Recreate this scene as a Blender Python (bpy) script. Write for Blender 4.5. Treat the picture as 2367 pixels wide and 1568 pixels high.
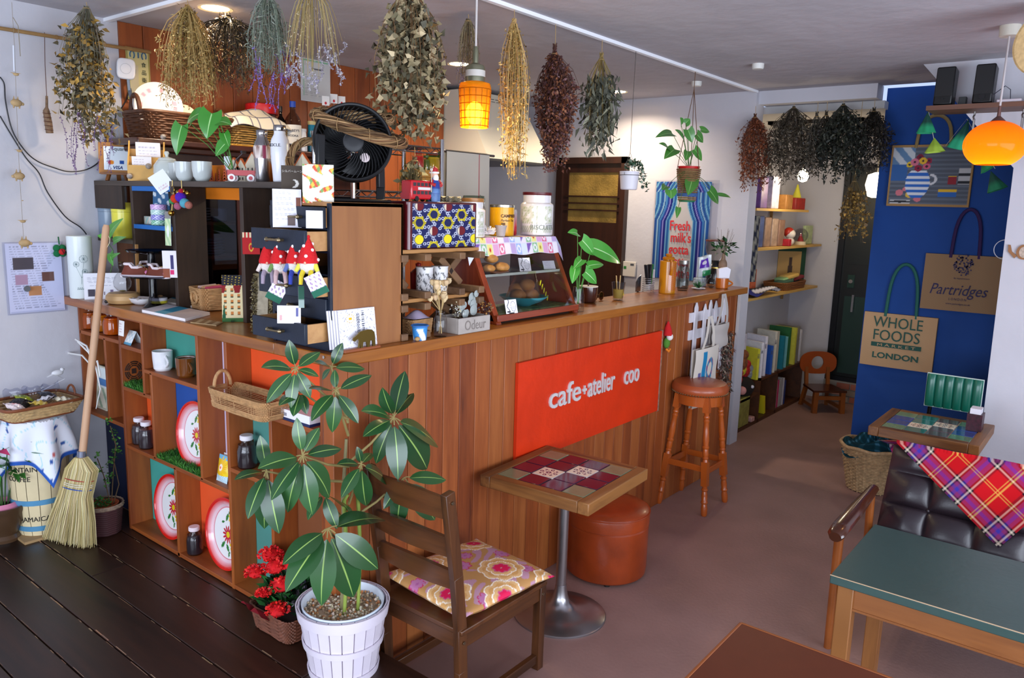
import bpy, math, random
import numpy as np
from mathutils import Vector, Matrix
PI = math.pi
for o in list(bpy.data.objects): bpy.data.objects.remove(o)
SC = bpy.context.scene
COL = SC.collection
rnd = random.Random(7)
rng = np.random.default_rng(7)

# ------------------------------------------------------------------ camera
CAM = Vector((-1.6, -2.0, 1.75))
R_ = Vector((0.6250, -0.7801, 0.0282)); F_ = Vector((0.7718, 0.6124, -0.1712))
F_.normalize(); R_ = (R_ - F_ * R_.dot(F_)).normalized(); U_ = R_.cross(F_)
FPX = 1783.0
cd = bpy.data.cameras.new('camera'); cam = bpy.data.objects.new('camera', cd); COL.objects.link(cam)
cd.sensor_fit = 'HORIZONTAL'; cd.sensor_width = 36.0; cd.lens = 36.0 * FPX / 2367.0
cd.clip_start = 0.05; cd.clip_end = 60
cam.matrix_world = Matrix(((R_.x, U_.x, -F_.x, CAM.x), (R_.y, U_.y, -F_.y, CAM.y), (R_.z, U_.z, -F_.z, CAM.z), (0, 0, 0, 1)))
SC.camera = cam

def P(px, py, x=None, y=None, z=None):
    """point of the place on the plane x=.., y=.. or z=.. that the photograph shows at this pixel"""
    d = F_ + R_ * ((px - 1183.5) / FPX) - U_ * ((py - 784.0) / FPX)
    t = ((x - CAM.x) / d.x) if x is not None else ((y - CAM.y) / d.y) if y is not None else ((z - CAM.z) / d.z)
    return CAM + d * t

# ------------------------------------------------------------------ world, daylight, exposure
w = bpy.data.worlds.new('sky'); SC.world = w; w.use_nodes = True
bg = w.node_tree.nodes['Background']; bg.inputs[0].default_value = (0.55, 0.68, 1.0, 1); bg.inputs[1].default_value = 1.0
def area(name, loc, rot, sx, sy, power, col):
    l = bpy.data.lights.new(name, 'AREA'); l.shape = 'RECTANGLE'; l.size = sx; l.size_y = sy; l.energy = power; l.color = col
    o = bpy.data.objects.new(name, l); COL.objects.link(o); o.location = loc; o.rotation_euler = rot; return o
area('daylight_front_window', (-0.6, -4.14, 1.25), (PI / 2, 0, 0), 5.2, 1.7, 215, (0.80, 0.88, 1.0))
area('daylight_side_window', (-3.74, -1.2, 1.25), (0, -PI / 2, 0), 1.6, 4.0, 165, (0.79, 0.88, 1.0))
vs = SC.view_settings
vs.view_transform = 'Standard'; vs.look = 'None'; vs.gamma = 1.0; vs.use_curve_mapping = False
vs.exposure = 0.1

# ------------------------------------------------------------------ materials
def lin(c):
    if isinstance(c, str):
        c = c.lstrip('#'); c = tuple(int(c[i:i + 2], 16) for i in (0, 2, 4))
    return tuple(((v / 255) / 12.92 if v / 255 <= 0.04045 else ((v / 255 + 0.055) / 1.055) ** 2.4) for v in c[:3])
MATS = {}
def _new(name):
    m = bpy.data.materials.new(name); m.use_nodes = True
    nt = m.node_tree; b = nt.nodes['Principled BSDF']
    return m, nt, b
def mat(c, rough=0.5, metal=0.0, spec=0.5, noise=0.0, scale=8.0, bump=0.0, bscale=40.0, coat=0.0, sub=0.0, emis=0.0, trans=0.0, ior=1.45, alpha=1.0):
    key = ('m', c, rough, metal, spec, noise, scale, bump, bscale, coat, emis, trans, ior, alpha)
    if key in MATS: return MATS[key]
    m, nt, b = _new('paint_%d' % len(MATS)); L = lin(c)
    b.inputs['Base Color'].default_value = (*L, 1); b.inputs['Roughness'].default_value = rough
    b.inputs['Metallic'].default_value = metal; b.inputs['Specular IOR Level'].default_value = spec
    b.inputs['Coat Weight'].default_value = coat; b.inputs['Coat Roughness'].default_value = 0.12
    b.inputs['Transmission Weight'].default_value = trans; b.inputs['IOR'].default_value = ior
    b.inputs['Alpha'].default_value = alpha
    if emis: b.inputs['Emission Color'].default_value = (*L, 1); b.inputs['Emission Strength'].default_value = emis
    tc = nt.nodes.new('ShaderNodeTexCoord')
    if noise:
        n = nt.nodes.new('ShaderNodeTexNoise'); n.inputs['Scale'].default_value = scale; n.inputs['Detail'].default_value = 6
        nt.links.new(tc.outputs['Object'], n.inputs['Vector'])
        r = nt.nodes.new('ShaderNodeValToRGB')
        r.color_ramp.elements[0].position = 0.3; r.color_ramp.elements[1].position = 0.7
        r.color_ramp.elements[0].color = (*[v * (1 - noise) for v in L], 1); r.color_ramp.elements[1].color = (*[min(1, v * (1 + noise)) for v in L], 1)
        nt.links.new(n.outputs['Fac'], r.inputs['Fac']); nt.links.new(r.outputs['Color'], b.inputs['Base Color'])
    if bump:
        n2 = nt.nodes.new('ShaderNodeTexNoise'); n2.inputs['Scale'].default_value = bscale; n2.inputs['Detail'].default_value = 4
        nt.links.new(tc.outputs['Object'], n2.inputs['Vector'])
        bm_ = nt.nodes.new('ShaderNodeBump'); bm_.inputs['Strength'].default_value = bump; bm_.inputs['Distance'].default_value = 0.01
        nt.links.new(n2.outputs['Fac'], bm_.inputs['Height']); nt.links.new(bm_.outputs['Normal'], b.inputs['Normal'])
    MATS[key] = m; return m
def wood(c1, c2, axis='z', rough=0.45, scale=1.0, knots=True, c3=None, coat=0.0, spec=0.5):
    """grain running along axis (object space)"""
    key = ('w', c1, c2, axis, rough, scale, knots, c3, coat)
    if key in MATS: return MATS[key]
    m, nt, b = _new('wood_%d' % len(MATS))
    b.inputs['Roughness'].default_value = rough; b.inputs['Coat Weight'].default_value = coat; b.inputs['Coat Roughness'].default_value = 0.15
    b.inputs['Specular IOR Level'].default_value = spec
    tc = nt.nodes.new('ShaderNodeTexCoord'); oi = nt.nodes.new('ShaderNodeObjectInfo')
    mp = nt.nodes.new('ShaderNodeMapping')
    s = {'x': (1.2, 14, 14), 'y': (14, 1.2, 14), 'z': (14, 14, 1.2)}[axis]
    mp.inputs['Scale'].default_value = [v * scale for v in s]
    nt.links.new(tc.outputs['Object'], mp.inputs['Vector'])
    mul = nt.nodes.new('ShaderNodeMath'); mul.operation = 'MULTIPLY'; mul.inputs[1].default_value = 37.0
    nt.links.new(oi.outputs['Random'], mul.inputs[0])
    cx = nt.nodes.new('ShaderNodeCombineXYZ')
    for i in range(3): nt.links.new(mul.outputs[0], cx.inputs[i])
    nt.links.new(cx.outputs[0], mp.inputs['Location'])
    n = nt.nodes.new('ShaderNodeTexNoise'); n.inputs['Scale'].default_value = 1.0; n.inputs['Detail'].default_value = 8; n.inputs['Distortion'].default_value = 0.9
    nt.links.new(mp.outputs[0], n.inputs['Vector'])
    n2 = nt.nodes.new('ShaderNodeTexNoise'); n2.inputs['Scale'].default_value = 6.0; n2.inputs['Detail'].default_value = 3
    nt.links.new(mp.outputs[0], n2.inputs['Vector'])
    mx = nt.nodes.new('ShaderNodeMath'); mx.operation = 'MULTIPLY_ADD'; mx.inputs[1].default_value = 0.35
    nt.links.new(n2.outputs['Fac'], mx.inputs[0]); nt.links.new(n.outputs['Fac'], mx.inputs[2])
    rv = nt.nodes.new('ShaderNodeMath'); rv.operation = 'MULTIPLY_ADD'; rv.inputs[1].default_value = 0.22; 
    nt.links.new(oi.outputs['Random'], rv.inputs[0]); nt.links.new(mx.outputs[0], rv.inputs[2])
    r = nt.nodes.new('ShaderNodeValToRGB'); e = r.color_ramp.elements
    e[0].position = 0.5; e[0].color = (*lin(c1), 1); e[1].position = 0.95; e[1].color = (*lin(c2), 1)
    if c3: q = e.new(0.40); q.color = (*lin(c3), 1)
    nt.links.new(rv.outputs[0], r.inputs['Fac']); nt.links.new(r.outputs['Color'], b.inputs['Base Color'])
    bm_ = nt.nodes.new('ShaderNodeBump'); bm_.inputs['Strength'].default_value = 0.12; bm_.inputs['Distance'].default_value = 0.004
    nt.links.new(mx.outputs[0], bm_.inputs['Height']); nt.links.new(bm_.outputs['Normal'], b.inputs['Normal'])
    MATS[key] = m; return m
def vcm(rough=0.6, spec=0.4, coat=0.0, trans=0.0):
    """material that shows the colour stored on the mesh (printed or mottled surfaces)"""
    key = ('vc', rough, spec, coat, trans)
    if key in MATS: return MATS[key]
    m, nt, b = _new('print_%d' % len(MATS)); b.inputs['Roughness'].default_value = rough; b.inputs['Specular IOR Level'].default_value = spec
    b.inputs['Coat Weight'].default_value = coat; b.inputs['Coat Roughness'].default_value = 0.1
    a = nt.nodes.new('ShaderNodeAttribute'); a.attribute_name = 'Col'; nt.links.new(a.outputs['Color'], b.inputs['Base Color'])
    if trans:
        t = nt.nodes.new('ShaderNodeBsdfTranslucent'); nt.links.new(a.outputs['Color'], t.inputs['Color'])
        mxs = nt.nodes.new('ShaderNodeMixShader'); mxs.inputs[0].default_value = trans
        nt.links.new(b.outputs[0], mxs.inputs[1]); nt.links.new(t.outputs[0], mxs.inputs[2]); nt.links.new(mxs.outputs[0], nt.nodes['Material Output'].inputs[0])
    MATS[key] = m; return m
def glass(c=(255, 255, 255), rough=0.02, tint=0.85, key2=''):
    """clear glass or film: see-through with a glossy coat (thin-walled, lets light pass)"""
    key = ('g', c, rough, tint)
    if key in MATS: return MATS[key]
    m = bpy.data.materials.new('glass_%d' % len(MATS)); m.use_nodes = True; nt = m.node_tree; nt.nodes.clear()
    out = nt.nodes.new('ShaderNodeOutputMaterial'); tr = nt.nodes.new('ShaderNodeBsdfTransparent'); gl = nt.nodes.new('ShaderNodeBsdfGlossy')
    L = lin(c); tr.inputs[0].default_value = (*[v * tint for v in L], 1); gl.inputs['Roughness'].default_value = rough
    lw = nt.nodes.new('ShaderNodeLayerWeight'); lw.inputs[0].default_value = 0.5; pw = nt.nodes.new('ShaderNodeMath'); pw.operation = 'POWER'; pw.inputs[1].default_value = 3.0; nt.links.new(lw.outputs['Facing'], pw.inputs[0])
    fr = nt.nodes.new('ShaderNodeMath'); fr.operation = 'MULTIPLY_ADD'; fr.inputs[1].default_value = 0.7; fr.inputs[2].default_value = 0.035; nt.links.new(pw.outputs[0], fr.inputs[0])
    mx = nt.nodes.new('ShaderNodeMixShader'); nt.links.new(fr.outputs[0], mx.inputs[0]); nt.links.new(tr.outputs[0], mx.inputs[1]); nt.links.new(gl.outputs[0], mx.inputs[2])
    nt.links.new(mx.outputs[0], out.inputs[0]); MATS[key] = m; return m

# ------------------------------------------------------------------ mesh builder
def frame(d):
    d = Vector(d).normalized(); a = Vector((0, 0, 1)) if abs(d.z) < 0.9 else Vector((1, 0, 0))
    s = d.cross(a).normalized(); return s, s.cross(d).normalized() * -1, d
class MB:
    def __init__(s): s.v = []; s.f = []; s.c = []; s.cur = (1, 1, 1)
    def add(s, vs, fs, cols=None):
        b = len(s.v); s.v += [tuple(p) for p in vs]; s.f += [tuple(i + b for i in f) for f in fs]
        s.c += (list(cols) if cols is not None else [s.cur] * len(vs)); return s
    def color(s, c): s.cur = lin(c); return s
    def box(s, x0, x1, y0, y1, z0, z1):
        return s.add([(x0, y0, z0), (x1, y0, z0), (x1, y1, z0), (x0, y1, z0), (x0, y0, z1), (x1, y0, z1), (x1, y1, z1), (x0, y1, z1)],
                     [(0, 3, 2, 1), (4, 5, 6, 7), (0, 1, 5, 4), (1, 2, 6, 5), (2, 3, 7, 6), (3, 0, 4, 7)])
    def bar(s, a, b, wx, wy, up=(0, 0, 1), w2=None):
        """rectangular bar from a to b, wx wide (sideways) and wy thick"""
        a = Vector(a); b = Vector(b); d = (b - a).normalized(); u = Vector(up)
        if abs(d.dot(u)) > 0.99: u = Vector((1, 0, 0))
        sx = d.cross(u).normalized(); sy = sx.cross(d).normalized(); q = w2 or (wx, wy)
        vs = [a + sx * (i * wx / 2) + sy * (j * wy / 2) for i, j in ((-1, -1), (1, -1), (1, 1), (-1, 1))] + [b + sx * (i * q[0] / 2) + sy * (j * q[1] / 2) for i, j in ((-1, -1), (1, -1), (1, 1), (-1, 1))]
        return s.add(vs, [(0, 1, 2, 3), (7, 6, 5, 4), (0, 4, 5, 1), (1, 5, 6, 2), (2, 6, 7, 3), (3, 7, 4, 0)])
    def tube(s, pts, r, n=6, caps=True, closed=False):
        pts = [Vector(p) for p in pts]; m = len(pts); rr = r if isinstance(r, (list, tuple)) else [r] * m
        vs = []; fs = []; up = None
        for i, p in enumerate(pts):
            d = (pts[(i + 1) % m] - pts[i - 1]) if closed else (pts[min(i + 1, m - 1)] - pts[max(i - 1, 0)])
            if d.length < 1e-9: d = Vector((0, 0, 1))
            d.normalize()
            if up is None: a, b_, _ = frame(d)
            else:
                a = (up - d * up.dot(d)); a = a.normalized() if a.length > 1e-6 else frame(d)[0]; b_ = d.cross(a)
            up = a
            for k in range(n):
                t = 2 * PI * k / n; vs.append(p + a * (rr[i] * math.cos(t)) + b_ * (rr[i] * math.sin(t)))
        for i in range(m if closed else m - 1):
            for k in range(n):
                j = (i + 1) % m; fs.append((i * n + k, i * n + (k + 1) % n, j * n + (k + 1) % n, j * n + k))
        if caps and not closed: fs += [tuple(range(n - 1, -1, -1)), tuple((m - 1) * n + k for k in range(n))]
        return s.add(vs, fs)
    def cyl(s, a, b, r0, r1=None, n=20, caps=True): return s.tube([a, b], [r0, r0 if r1 is None else r1], n, caps)
    def lathe(s, prof, c=(0, 0, 0), n=28, sx=1.0, sy=1.0, caps=True, a0=0.0, colf=None):
        cx, cy, cz = c; vs = []; fs = []; m = len(prof); cols = []
        for r, z in prof:
            for k in range(n):
                t = a0 + 2 * PI * k / n; vs.append((cx + r * math.cos(t) * sx, cy + r * math.sin(t) * sy, cz + z))
                if colf: cols.append(colf(t, r, z))
        for i in range(m - 1):
            for k in range(n): fs.append((i * n + k, i * n + (k + 1) % n, (i + 1) * n + (k + 1) % n, (i + 1) * n + k))
        if caps:
            if prof[0][0] > 1e-5: fs.append(tuple(range(n - 1, -1, -1)))
            if prof[-1][0] > 1e-5: fs.append(tuple((m - 1) * n + k for k in range(n)))
        return s.add(vs, fs, cols or None)
    def ball(s, c, r, n=14, m=9):
        r = (r, r, r) if not isinstance(r, (tuple, list)) else r; c = Vector(c); vs = []; fs = []
        for i in range(m + 1):
            ph = PI * i / m
            for k in range(n):
                t = 2 * PI * k / n; vs.append((c.x + r[0] * math.sin(ph) * math.cos(t), c.y + r[1] * math.sin(ph) * math.sin(t), c.z + r[2] * math.cos(ph)))
        for i in range(m):
            for k in range(n): fs.append((i * n + k, (i + 1) * n + k, (i + 1) * n + (k + 1) % n, i * n + (k + 1) % n))
        return s.add(vs, fs)
    def prism(s, poly, off):
        """poly: 3d outline, extruded by off"""
        n = len(poly); o = Vector(off); vs = [Vector(p) for p in poly] + [Vector(p) + o for p in poly]
        return s.add(vs, [tuple(range(n - 1, -1, -1)), tuple(range(n, 2 * n))] + [(i, (i + 1) % n, n + (i + 1) % n, n + i) for i in range(n)])
    def grid(s, fn, nu, nv, colf=None, closeu=False):
        vs = []; cols = []; fs = []
        for j in range(nv + 1):
            for i in range(nu + (0 if closeu else 1)):
                u, v = i / nu, j / nv; vs.append(fn(u, v)); cols.append(colf(u, v) if colf else s.cur)
        W = nu + (0 if closeu else 1)
        for j in range(nv):
            for i in range(nu): fs.append((j * W + i, j * W + (i + 1) % W, (j + 1) * W + (i + 1) % W, (j + 1) * W + i))
        return s.add(vs, fs, cols)
    def xform(s, M, i0=0):
        s.v[i0:] = [tuple(M @ Vector(p)) for p in s.v[i0:]]; return s
    def mesh(s, name, smooth=True, ang=35):
        me = bpy.data.meshes.new(name); me.from_pydata(s.v, [], s.f); me.validate()
        ca = me.color_attributes.new('Col', 'FLOAT_COLOR', 'POINT')
        if len(s.c) == len(me.vertices):
            a = np.ones((len(s.c), 4), dtype=np.float32); a[:, :3] = np.array(s.c, dtype=np.float32)[:, :3]; ca.data.foreach_set('color', a.ravel())
        if smooth:
            me.shade_smooth()
            try: me.set_sharp_from_angle(angle=math.radians(ang))
            except Exception: pass
        me.update(); return me
def link(name, me, m, parent=None, loc=None, rz=None, bevel=0.0):
    o = bpy.data.objects.new(name, me); COL.objects.link(o)
    if m is not None and len(me.materials) == 0: me.materials.append(m)
    if parent is not None: o.parent = parent
    if loc is not None: o.location = loc
    if rz is not None: o.rotation_euler = (0, 0, rz)
    if bevel:
        b = o.modifiers.new('bevel', 'BEVEL'); b.width = bevel; b.segments = 2; b.limit_method = 'ANGLE'; b.angle_limit = math.radians(40)
    return o
def part(parent, name, mb, m, label=None, bevel=0.0, smooth=True, ang=35, loc=None):
    o = link(name, mb.mesh(name, smooth, ang), m, parent, loc=loc, bevel=bevel)
    if label: o['label'] = label
    return o
def thing(name, label, cat, loc=(0, 0, 0), rz=0.0, group=None, rot=None, scale=None):
    o = bpy.data.objects.new(name, None); COL.objects.link(o); o.empty_display_size = 0.05
    o.location = loc; o.rotation_euler = rot if rot else (0, 0, rz)
    if scale: o.scale = (scale,) * 3
    return tag(o, label, cat, group)
def tag(o, label, cat, group=None):
    o['label'] = label; o['category'] = cat
    if group: o['group'] = group
    return o
def single(name, label, cat, mb, m, loc=None, rz=None, group=None, bevel=0.0, smooth=True, ang=35, rot=None):
    o = link(name, mb.mesh(name, smooth, ang), m, None, loc, rz, bevel)
    if rot: o.rotation_euler = rot
    return tag(o, label, cat, group)
def struct(name, mb, m, parent=None, bevel=0.0, smooth=False, ang=35):
    o = link(name, mb.mesh(name, smooth, ang), m, parent, bevel=bevel)
    if parent is None: o['kind'] = 'structure'
    return o
def clone(root, loc=None, rz=None, label=None, group=None, rot=None):
    r = root.copy(); COL.objects.link(r)
    if loc is not None: r.location = loc
    if rz is not None: r.rotation_euler = (0, 0, rz)
    if rot is not None: r.rotation_euler = rot
    if label: r['label'] = label
    if group: r['group'] = group
    for ch in list(root.children):
        c = ch.copy(); COL.objects.link(c); c.parent = r
        for g in list(ch.children):
            d = g.copy(); COL.objects.link(d); d.parent = c
    return r
def text_mesh(txt, size, extrude=0.001, align='LEFT', space=1.0, shear=0.0, sx=1.0, bevel=0.0, bold=0.0, fitw=None):
    cu = bpy.data.curves.new('lettering', 'FONT'); cu.body = txt; cu.size = size; cu.extrude = extrude; cu.align_x = align; cu.space_character = space; cu.shear = shear
    cu.resolution_u = 3; cu.bevel_depth = bevel; cu.offset = bold
    o = bpy.data.objects.new('lettering', cu); COL.objects.link(o)
    dg = bpy.context.evaluated_depsgraph_get(); me = bpy.data.meshes.new_from_object(o.evaluated_get(dg))
    bpy.data.objects.remove(o); bpy.data.curves.remove(cu)
    if fitw and len(me.vertices):
        xs_ = [v.co.x for v in me.vertices]; w_ = max(xs_) - min(xs_); me.transform(Matrix.Translation((-min(xs_), 0, 0)) if align == 'LEFT' else Matrix.Identity(4)); sx = fitw / w_
    if sx != 1.0: me.transform(Matrix.Diagonal((sx, 1, 1, 1)))
    return me
def lettering(parent, txt, size, m, origin, right, up, name='lettering', **k):
    """flat raised lettering lying in the plane spanned by right and up"""
    me = text_mesh(txt, size, **k); r = Vector(right).normalized(); u = Vector(up).normalized(); n = r.cross(u)
    o3 = Vector(origin); me.transform(Matrix(((r.x, u.x, n.x, o3.x), (r.y, u.y, n.y, o3.y), (r.z, u.z, n.z, o3.z), (0, 0, 0, 1))))
    o = link(name, me, m, parent); return o
def jit(c, a=0.15):
    k = 1 + rnd.uniform(-a, a); return tuple(min(1, max(0, v * k * (1 + rnd.uniform(-a / 3, a / 3)))) for v in c)
def blades(mb, cen, dirs, nor, L, W, cols, bend=0.25):
    """many small leaf blades: cen (n,3) base points, dirs, nor, lengths, widths, colours"""
    n = len(cen); cen = np.asarray(cen); dirs = np.asarray(dirs); nor = np.asarray(nor)
    dirs = dirs / (np.linalg.norm(dirs, axis=1, keepdims=True) + 1e-9); side = np.cross(dirs, nor); side /= (np.linalg.norm(side, axis=1, keepdims=True) + 1e-9)
    nn = np.cross(side, dirs); L = np.broadcast_to(np.asarray(L, float), (n,))[:, None]; W = np.broadcast_to(np.asarray(W, float), (n,))[:, None]
    p0 = cen; m1 = cen + dirs * L * 0.45 + nn * L * bend * 0.5; pa = m1 + side * W / 2; pb = m1 - side * W / 2; p1 = cen + dirs * L + nn * L * -bend * 0.4
    V = np.stack([p0, pa, p1, pb], 1).reshape(-1, 3); b = len(mb.v)
    mb.v += [tuple(x) for x in V.tolist()]; F = (np.arange(n) * 4)[:, None] + np.array([0, 1, 2, 3]) + b
    mb.f += [tuple(x) for x in F.tolist()]; C = np.repeat(np.asarray(cols), 4, axis=0); mb.c += [tuple(x) for x in C.tolist()]
def jcols(pal, n, amp=0.25):
    pal = np.array([lin(c) for c in pal]); a = pal[rng.integers(0, len(pal), n)]
    return np.clip(a * (1 + rng.uniform(-amp, amp, (n, 1))), 0, 1)
def unit(n):
    a = rng.normal(size=(n, 3)); return a / np.linalg.norm(a, axis=1, keepdims=True)
CT, PZ, CZ = 1.25, 0.155, 2.59
# ------------------------------------------------------------------ the room
M_white = mat('#bfbdc4', 0.85, bump=0.25, bscale=18, noise=0.03, scale=3)
M_ceil = mat('#b4b0b6', 0.9, bump=0.55, bscale=9, noise=0.06, scale=2.5)
M_conc = mat('#94726a', 0.55, noise=0.16, scale=2.2, bump=0.12, bscale=60)
struct('floor', MB().box(0.10, 6.3, -4.3, 2.9, -0.12, 0.0), M_conc)
plat = struct('floor_platform', MB().box(-3.95, 0.118, -4.3, 2.2, -0.12, PZ - 0.02), mat('#120c09', 0.7))
M_plank = wood('#1c0f0a', '#341c12', 'y', 0.38, 1.0, c3='#160c08', spec=0.45)
xs = [0.12, -0.02, -0.165, -0.315, -0.49, -0.64, -0.79, -0.94, -1.09, -1.24, -1.39, -1.54, -1.7, -1.86, -2.02, -2.2]
for i in range(len(xs) - 1):
    cuts = [2.05] + sorted([rnd.uniform(-2.6, 1.4) for _ in range(2)], reverse=True) + [-4.2]
    if i == 2: cuts = [2.05, 1.25, -1.4, -4.2]
    for a, b in zip(cuts, cuts[1:]):
        struct('plank', MB().box(xs[i + 1] + 0.002, xs[i] - 0.002, b + 0.0015, a - 0.0015, PZ - 0.022, PZ), M_plank, plat, bevel=0.003)
we = MB()
for i in range(1, 7):
    y = -1.9
    while y < 2.0:
        L_ = rnd.uniform(0.01, 0.09)
        if rnd.random() < 0.62:
            wv = rnd.uniform(0.001, 0.006) * (1.0 if i in (2, 3, 4) else 0.6); xc = xs[i] + rnd.choice((-1, 1)) * (0.003 + wv / 2)
            we.cur = jit(lin('#8a6c52'), 0.3); we.add([(xc - wv / 2, y, PZ + 0.0006), (xc + wv * 0.3, y, PZ + 0.0006), (xc + wv / 2, y + L_, PZ + 0.0006), (xc - wv * 0.4, y + L_, PZ + 0.0006)], [(0, 1, 2, 3)])
        y += L_
we_ = link('worn_varnish', we.mesh('worn_varnish', False), vcm(0.6), plat); we_['kind'] = 'stuff'
struct('ceiling', MB().box(-3.95, 4.02, -4.3, 2.9, CZ, CZ + 0.1), M_ceil)
struct('wall_back', MB().box(-3.95, 0.30, 2.05, 2.2, -0.1, CZ), M_white)
wd = struct('wall_kitchen', MB().box(0.30, 2.63, 2.075, 2.2, -0.1, CZ), mat('#2a130a', 0.7))
M_wall_wood = wood('#6f3212', '#9b4f20', 'z', 0.5, 0.8, c3='#4c2410')
x = 0.30
while x < 2.62:
    wpl = 0.125; struct('plank', MB().box(x + 0.002, min(x + wpl, 2.63) - 0.001, 2.05, 2.076, 0, CZ), M_wall_wood, wd, bevel=0.003); x += wpl
struct('wall_kitchen_recess', MB().box(2.6, 4.02, 2.78, 2.9, -0.1, CZ).box(2.52, 2.63, 2.06, 2.9, -0.1, CZ), M_white)
struct('wall_far', MB().box(3.86, 4.0, 0.197, 2.9, 0, CZ), M_white)
struct('trim_1', MB().box(0.235, 3.86, 0.19, 0.215, CZ - 0.016, CZ).box(0.235, 0.26, 0.215, 2.05, CZ - 0.016, CZ), mat('#f2f3f8', 0.6))
struct('wall_lintel', MB().box(3.9, 4.05, -0.585, 0.197, 2.50, CZ), M_white)
# corridor beyond the lintel
struct('wall_corridor', MB().box(4.0, 6.1, 0.55, 0.65, 0, CZ).box(5.95, 6.1, 0.14, 0.55, 0, CZ).box(5.95, 6.1, -0.75, 0.14, 2.2, CZ), M_white)
struct('wall_corridor_right', MB().box(4.28, 6.1, -0.75, -0.62, 0, CZ), M_white)
struct('ceiling_corridor', MB().box(4.05, 6.2, -0.60, 0.65, 2.45, 2.5), mat('#b9b6b6', 0.9, bump=0.4, bscale=9))
struct('wall_blue', MB().box(4.15, 4.28, -4.3, -0.585, 0, CZ), mat('#083c82', 0.8, noise=0.05, scale=5))
# white pier with a slanted haunch
pier = [(3.35, -0.955, 2.59), (3.35, -1.06, 2.47), (3.35, -1.26, 2.235), (3.35, -1.45, 2.02), (3.35, -1.46, 1.2), (3.35, -1.475, 0.0), (3.35, -4.3, 0.0), (3.35, -4.3, 2.59)]
struct('wall_right', MB().prism(pier, (0.1, 0, 0)), M_white)
# window walls behind the viewer
def wall_with_opening(name, axis, pos, a0, a1, o0, o1, z0, z1, t):
    mb = MB()
    for (u0, u1, v0, v1) in ((a0, o0, 0, CZ), (o1, a1, 0, CZ), (o0, o1, 0, z0), (o0, o1, z1, CZ)):
        mb.box(u0, u1, pos, pos + t, v0, v1) if axis == 'y' else mb.box(pos, pos + t, u0, u1, v0, v1)
    return struct(name, mb, M_white)
wall_with_opening('wall_front', 'y', -4.3, -3.95, 4.3, -3.2, 2.0, 0.4, 2.3, 0.12)
wall_with_opening('wall_left', 'x', -3.95, -4.3, 2.2, -3.2, 0.8, 0.45, 2.25, 0.12)
for n, (axis, pos, o0, o1, z0, z1) in enumerate((('y', -4.24, -3.2, 2.0, 0.4, 2.3), ('x', -3.89, -3.2, 0.8, 0.45, 2.25))):
    mb = MB(); k = 5
    for i in range(k + 1):
        u = o0 + (o1 - o0) * i / k
        mb.box(u - 0.02, u + 0.02, pos - 0.02, pos + 0.02, z0, z1) if axis == 'y' else mb.box(pos - 0.02, pos + 0.02, u - 0.02, u + 0.02, z0, z1)
    struct('window_%d' % (n + 1), mb, mat('#3a2b22', 0.5))
# sliding kitchen door
d1 = bpy.data.objects.new('door_1', None); COL.objects.link(d1); d1['kind'] = 'structure'; d1.location = (3.84, 1.5, 0)
M_dk = wood('#1d0f0a', '#33190f', 'z', 0.4)
fr = MB().box(3.80, 3.86, 1.19, 1.235, 0, 2.15).box(3.80, 3.86, 1.8, 1.86, 0, 2.15).box(3.80, 3.86, 1.19, 1.86, 2.10, 2.15)
for o_ in (part(d1, 'door_frame', fr, M_dk), part(d1, 'door_leaf', MB().box(3.825, 3.845, 1.235, 1.27, 0, 2.1).box(3.825, 3.845, 1.75, 1.8, 0, 2.1).box(3.825, 3.845, 1.27, 1.75, 0, 1.63).box(3.825, 3.845, 1.27, 1.75, 2.03, 2.1), M_dk),
           part(d1, 'window_pane', MB().box(3.838, 3.842, 1.27, 1.75, 1.63, 2.03), mat('#7a6230', 0.3, noise=0.5, scale=6, bump=0.5, bscale=70, emis=0.12)),  # faint yellowish glow put into the pane material; no lamp behind it
           part(d1, 'rail', MB().box(3.815, 3.836, 1.24, 1.78, 1.83, 1.843).box(3.815, 3.836, 1.24, 1.78, 1.775, 1.787).box(3.815, 3.836, 1.24, 1.78, 1.72, 1.732), M_dk)):
    o_.location = (-3.84, -1.5, 0)
# corridor end door with threshold
d2 = bpy.data.objects.new('door_2', None); COL.objects.link(d2); d2['kind'] = 'structure'
part(d2, 'door_frame', MB().box(5.93, 6.0, 0.09, 0.14, 0.22, 2.2).box(5.93, 6.0, -0.62, -0.57, 0.22, 2.2).box(5.93, 6.0, -0.62, 0.14, 2.15, 2.2).box(5.92, 6.02, -0.62, 0.14, 0.20, 0.24), mat('#0c0d14', 0.35))
part(d2, 'door_leaf', MB().box(5.97, 5.99, -0.6, 0.1, 0.22, 2.16), mat('#0d100f', 0.4))
part(d2, 'door_panel', MB().box(5.963, 5.972, -0.55, 0.045, 0.27, 1.0), mat('#16332c', 0.45))
part(d2, 'upper_panel', MB().box(5.963, 5.972, -0.55, 0.045, 1.3, 2.1), mat('#0a1210', 0.4))
part(d2, 'lock_plate', MB().box(5.955, 5.97, -0.03, 0.03, 1.08, 1.2), mat('#15352c', 0.35))
part(d2, 'lock_cylinder', MB().tube([(5.955, 0.0, 1.14), (5.94, 0.0, 1.14)], 0.018, 14), mat('#d0d0d4', 0.15, 1.0))
part(d2, 'door_handle', MB().bar((5.93, -0.04, 0.86), (5.93, -0.04, 1.02), 0.018, 0.02).bar((5.97, -0.04, 0.87), (5.93, -0.04, 0.87), 0.012, 0.012).bar((5.97, -0.04, 1.01), (5.93, -0.04, 1.01), 0.012, 0.012), mat('#c8cace', 0.2, 1.0))
thr = struct('step_threshold', MB().box(5.9, 6.1, -0.62, 0.14, 0.0, 0.198), mat('#8d8a86', 0.8, noise=0.15))
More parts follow.
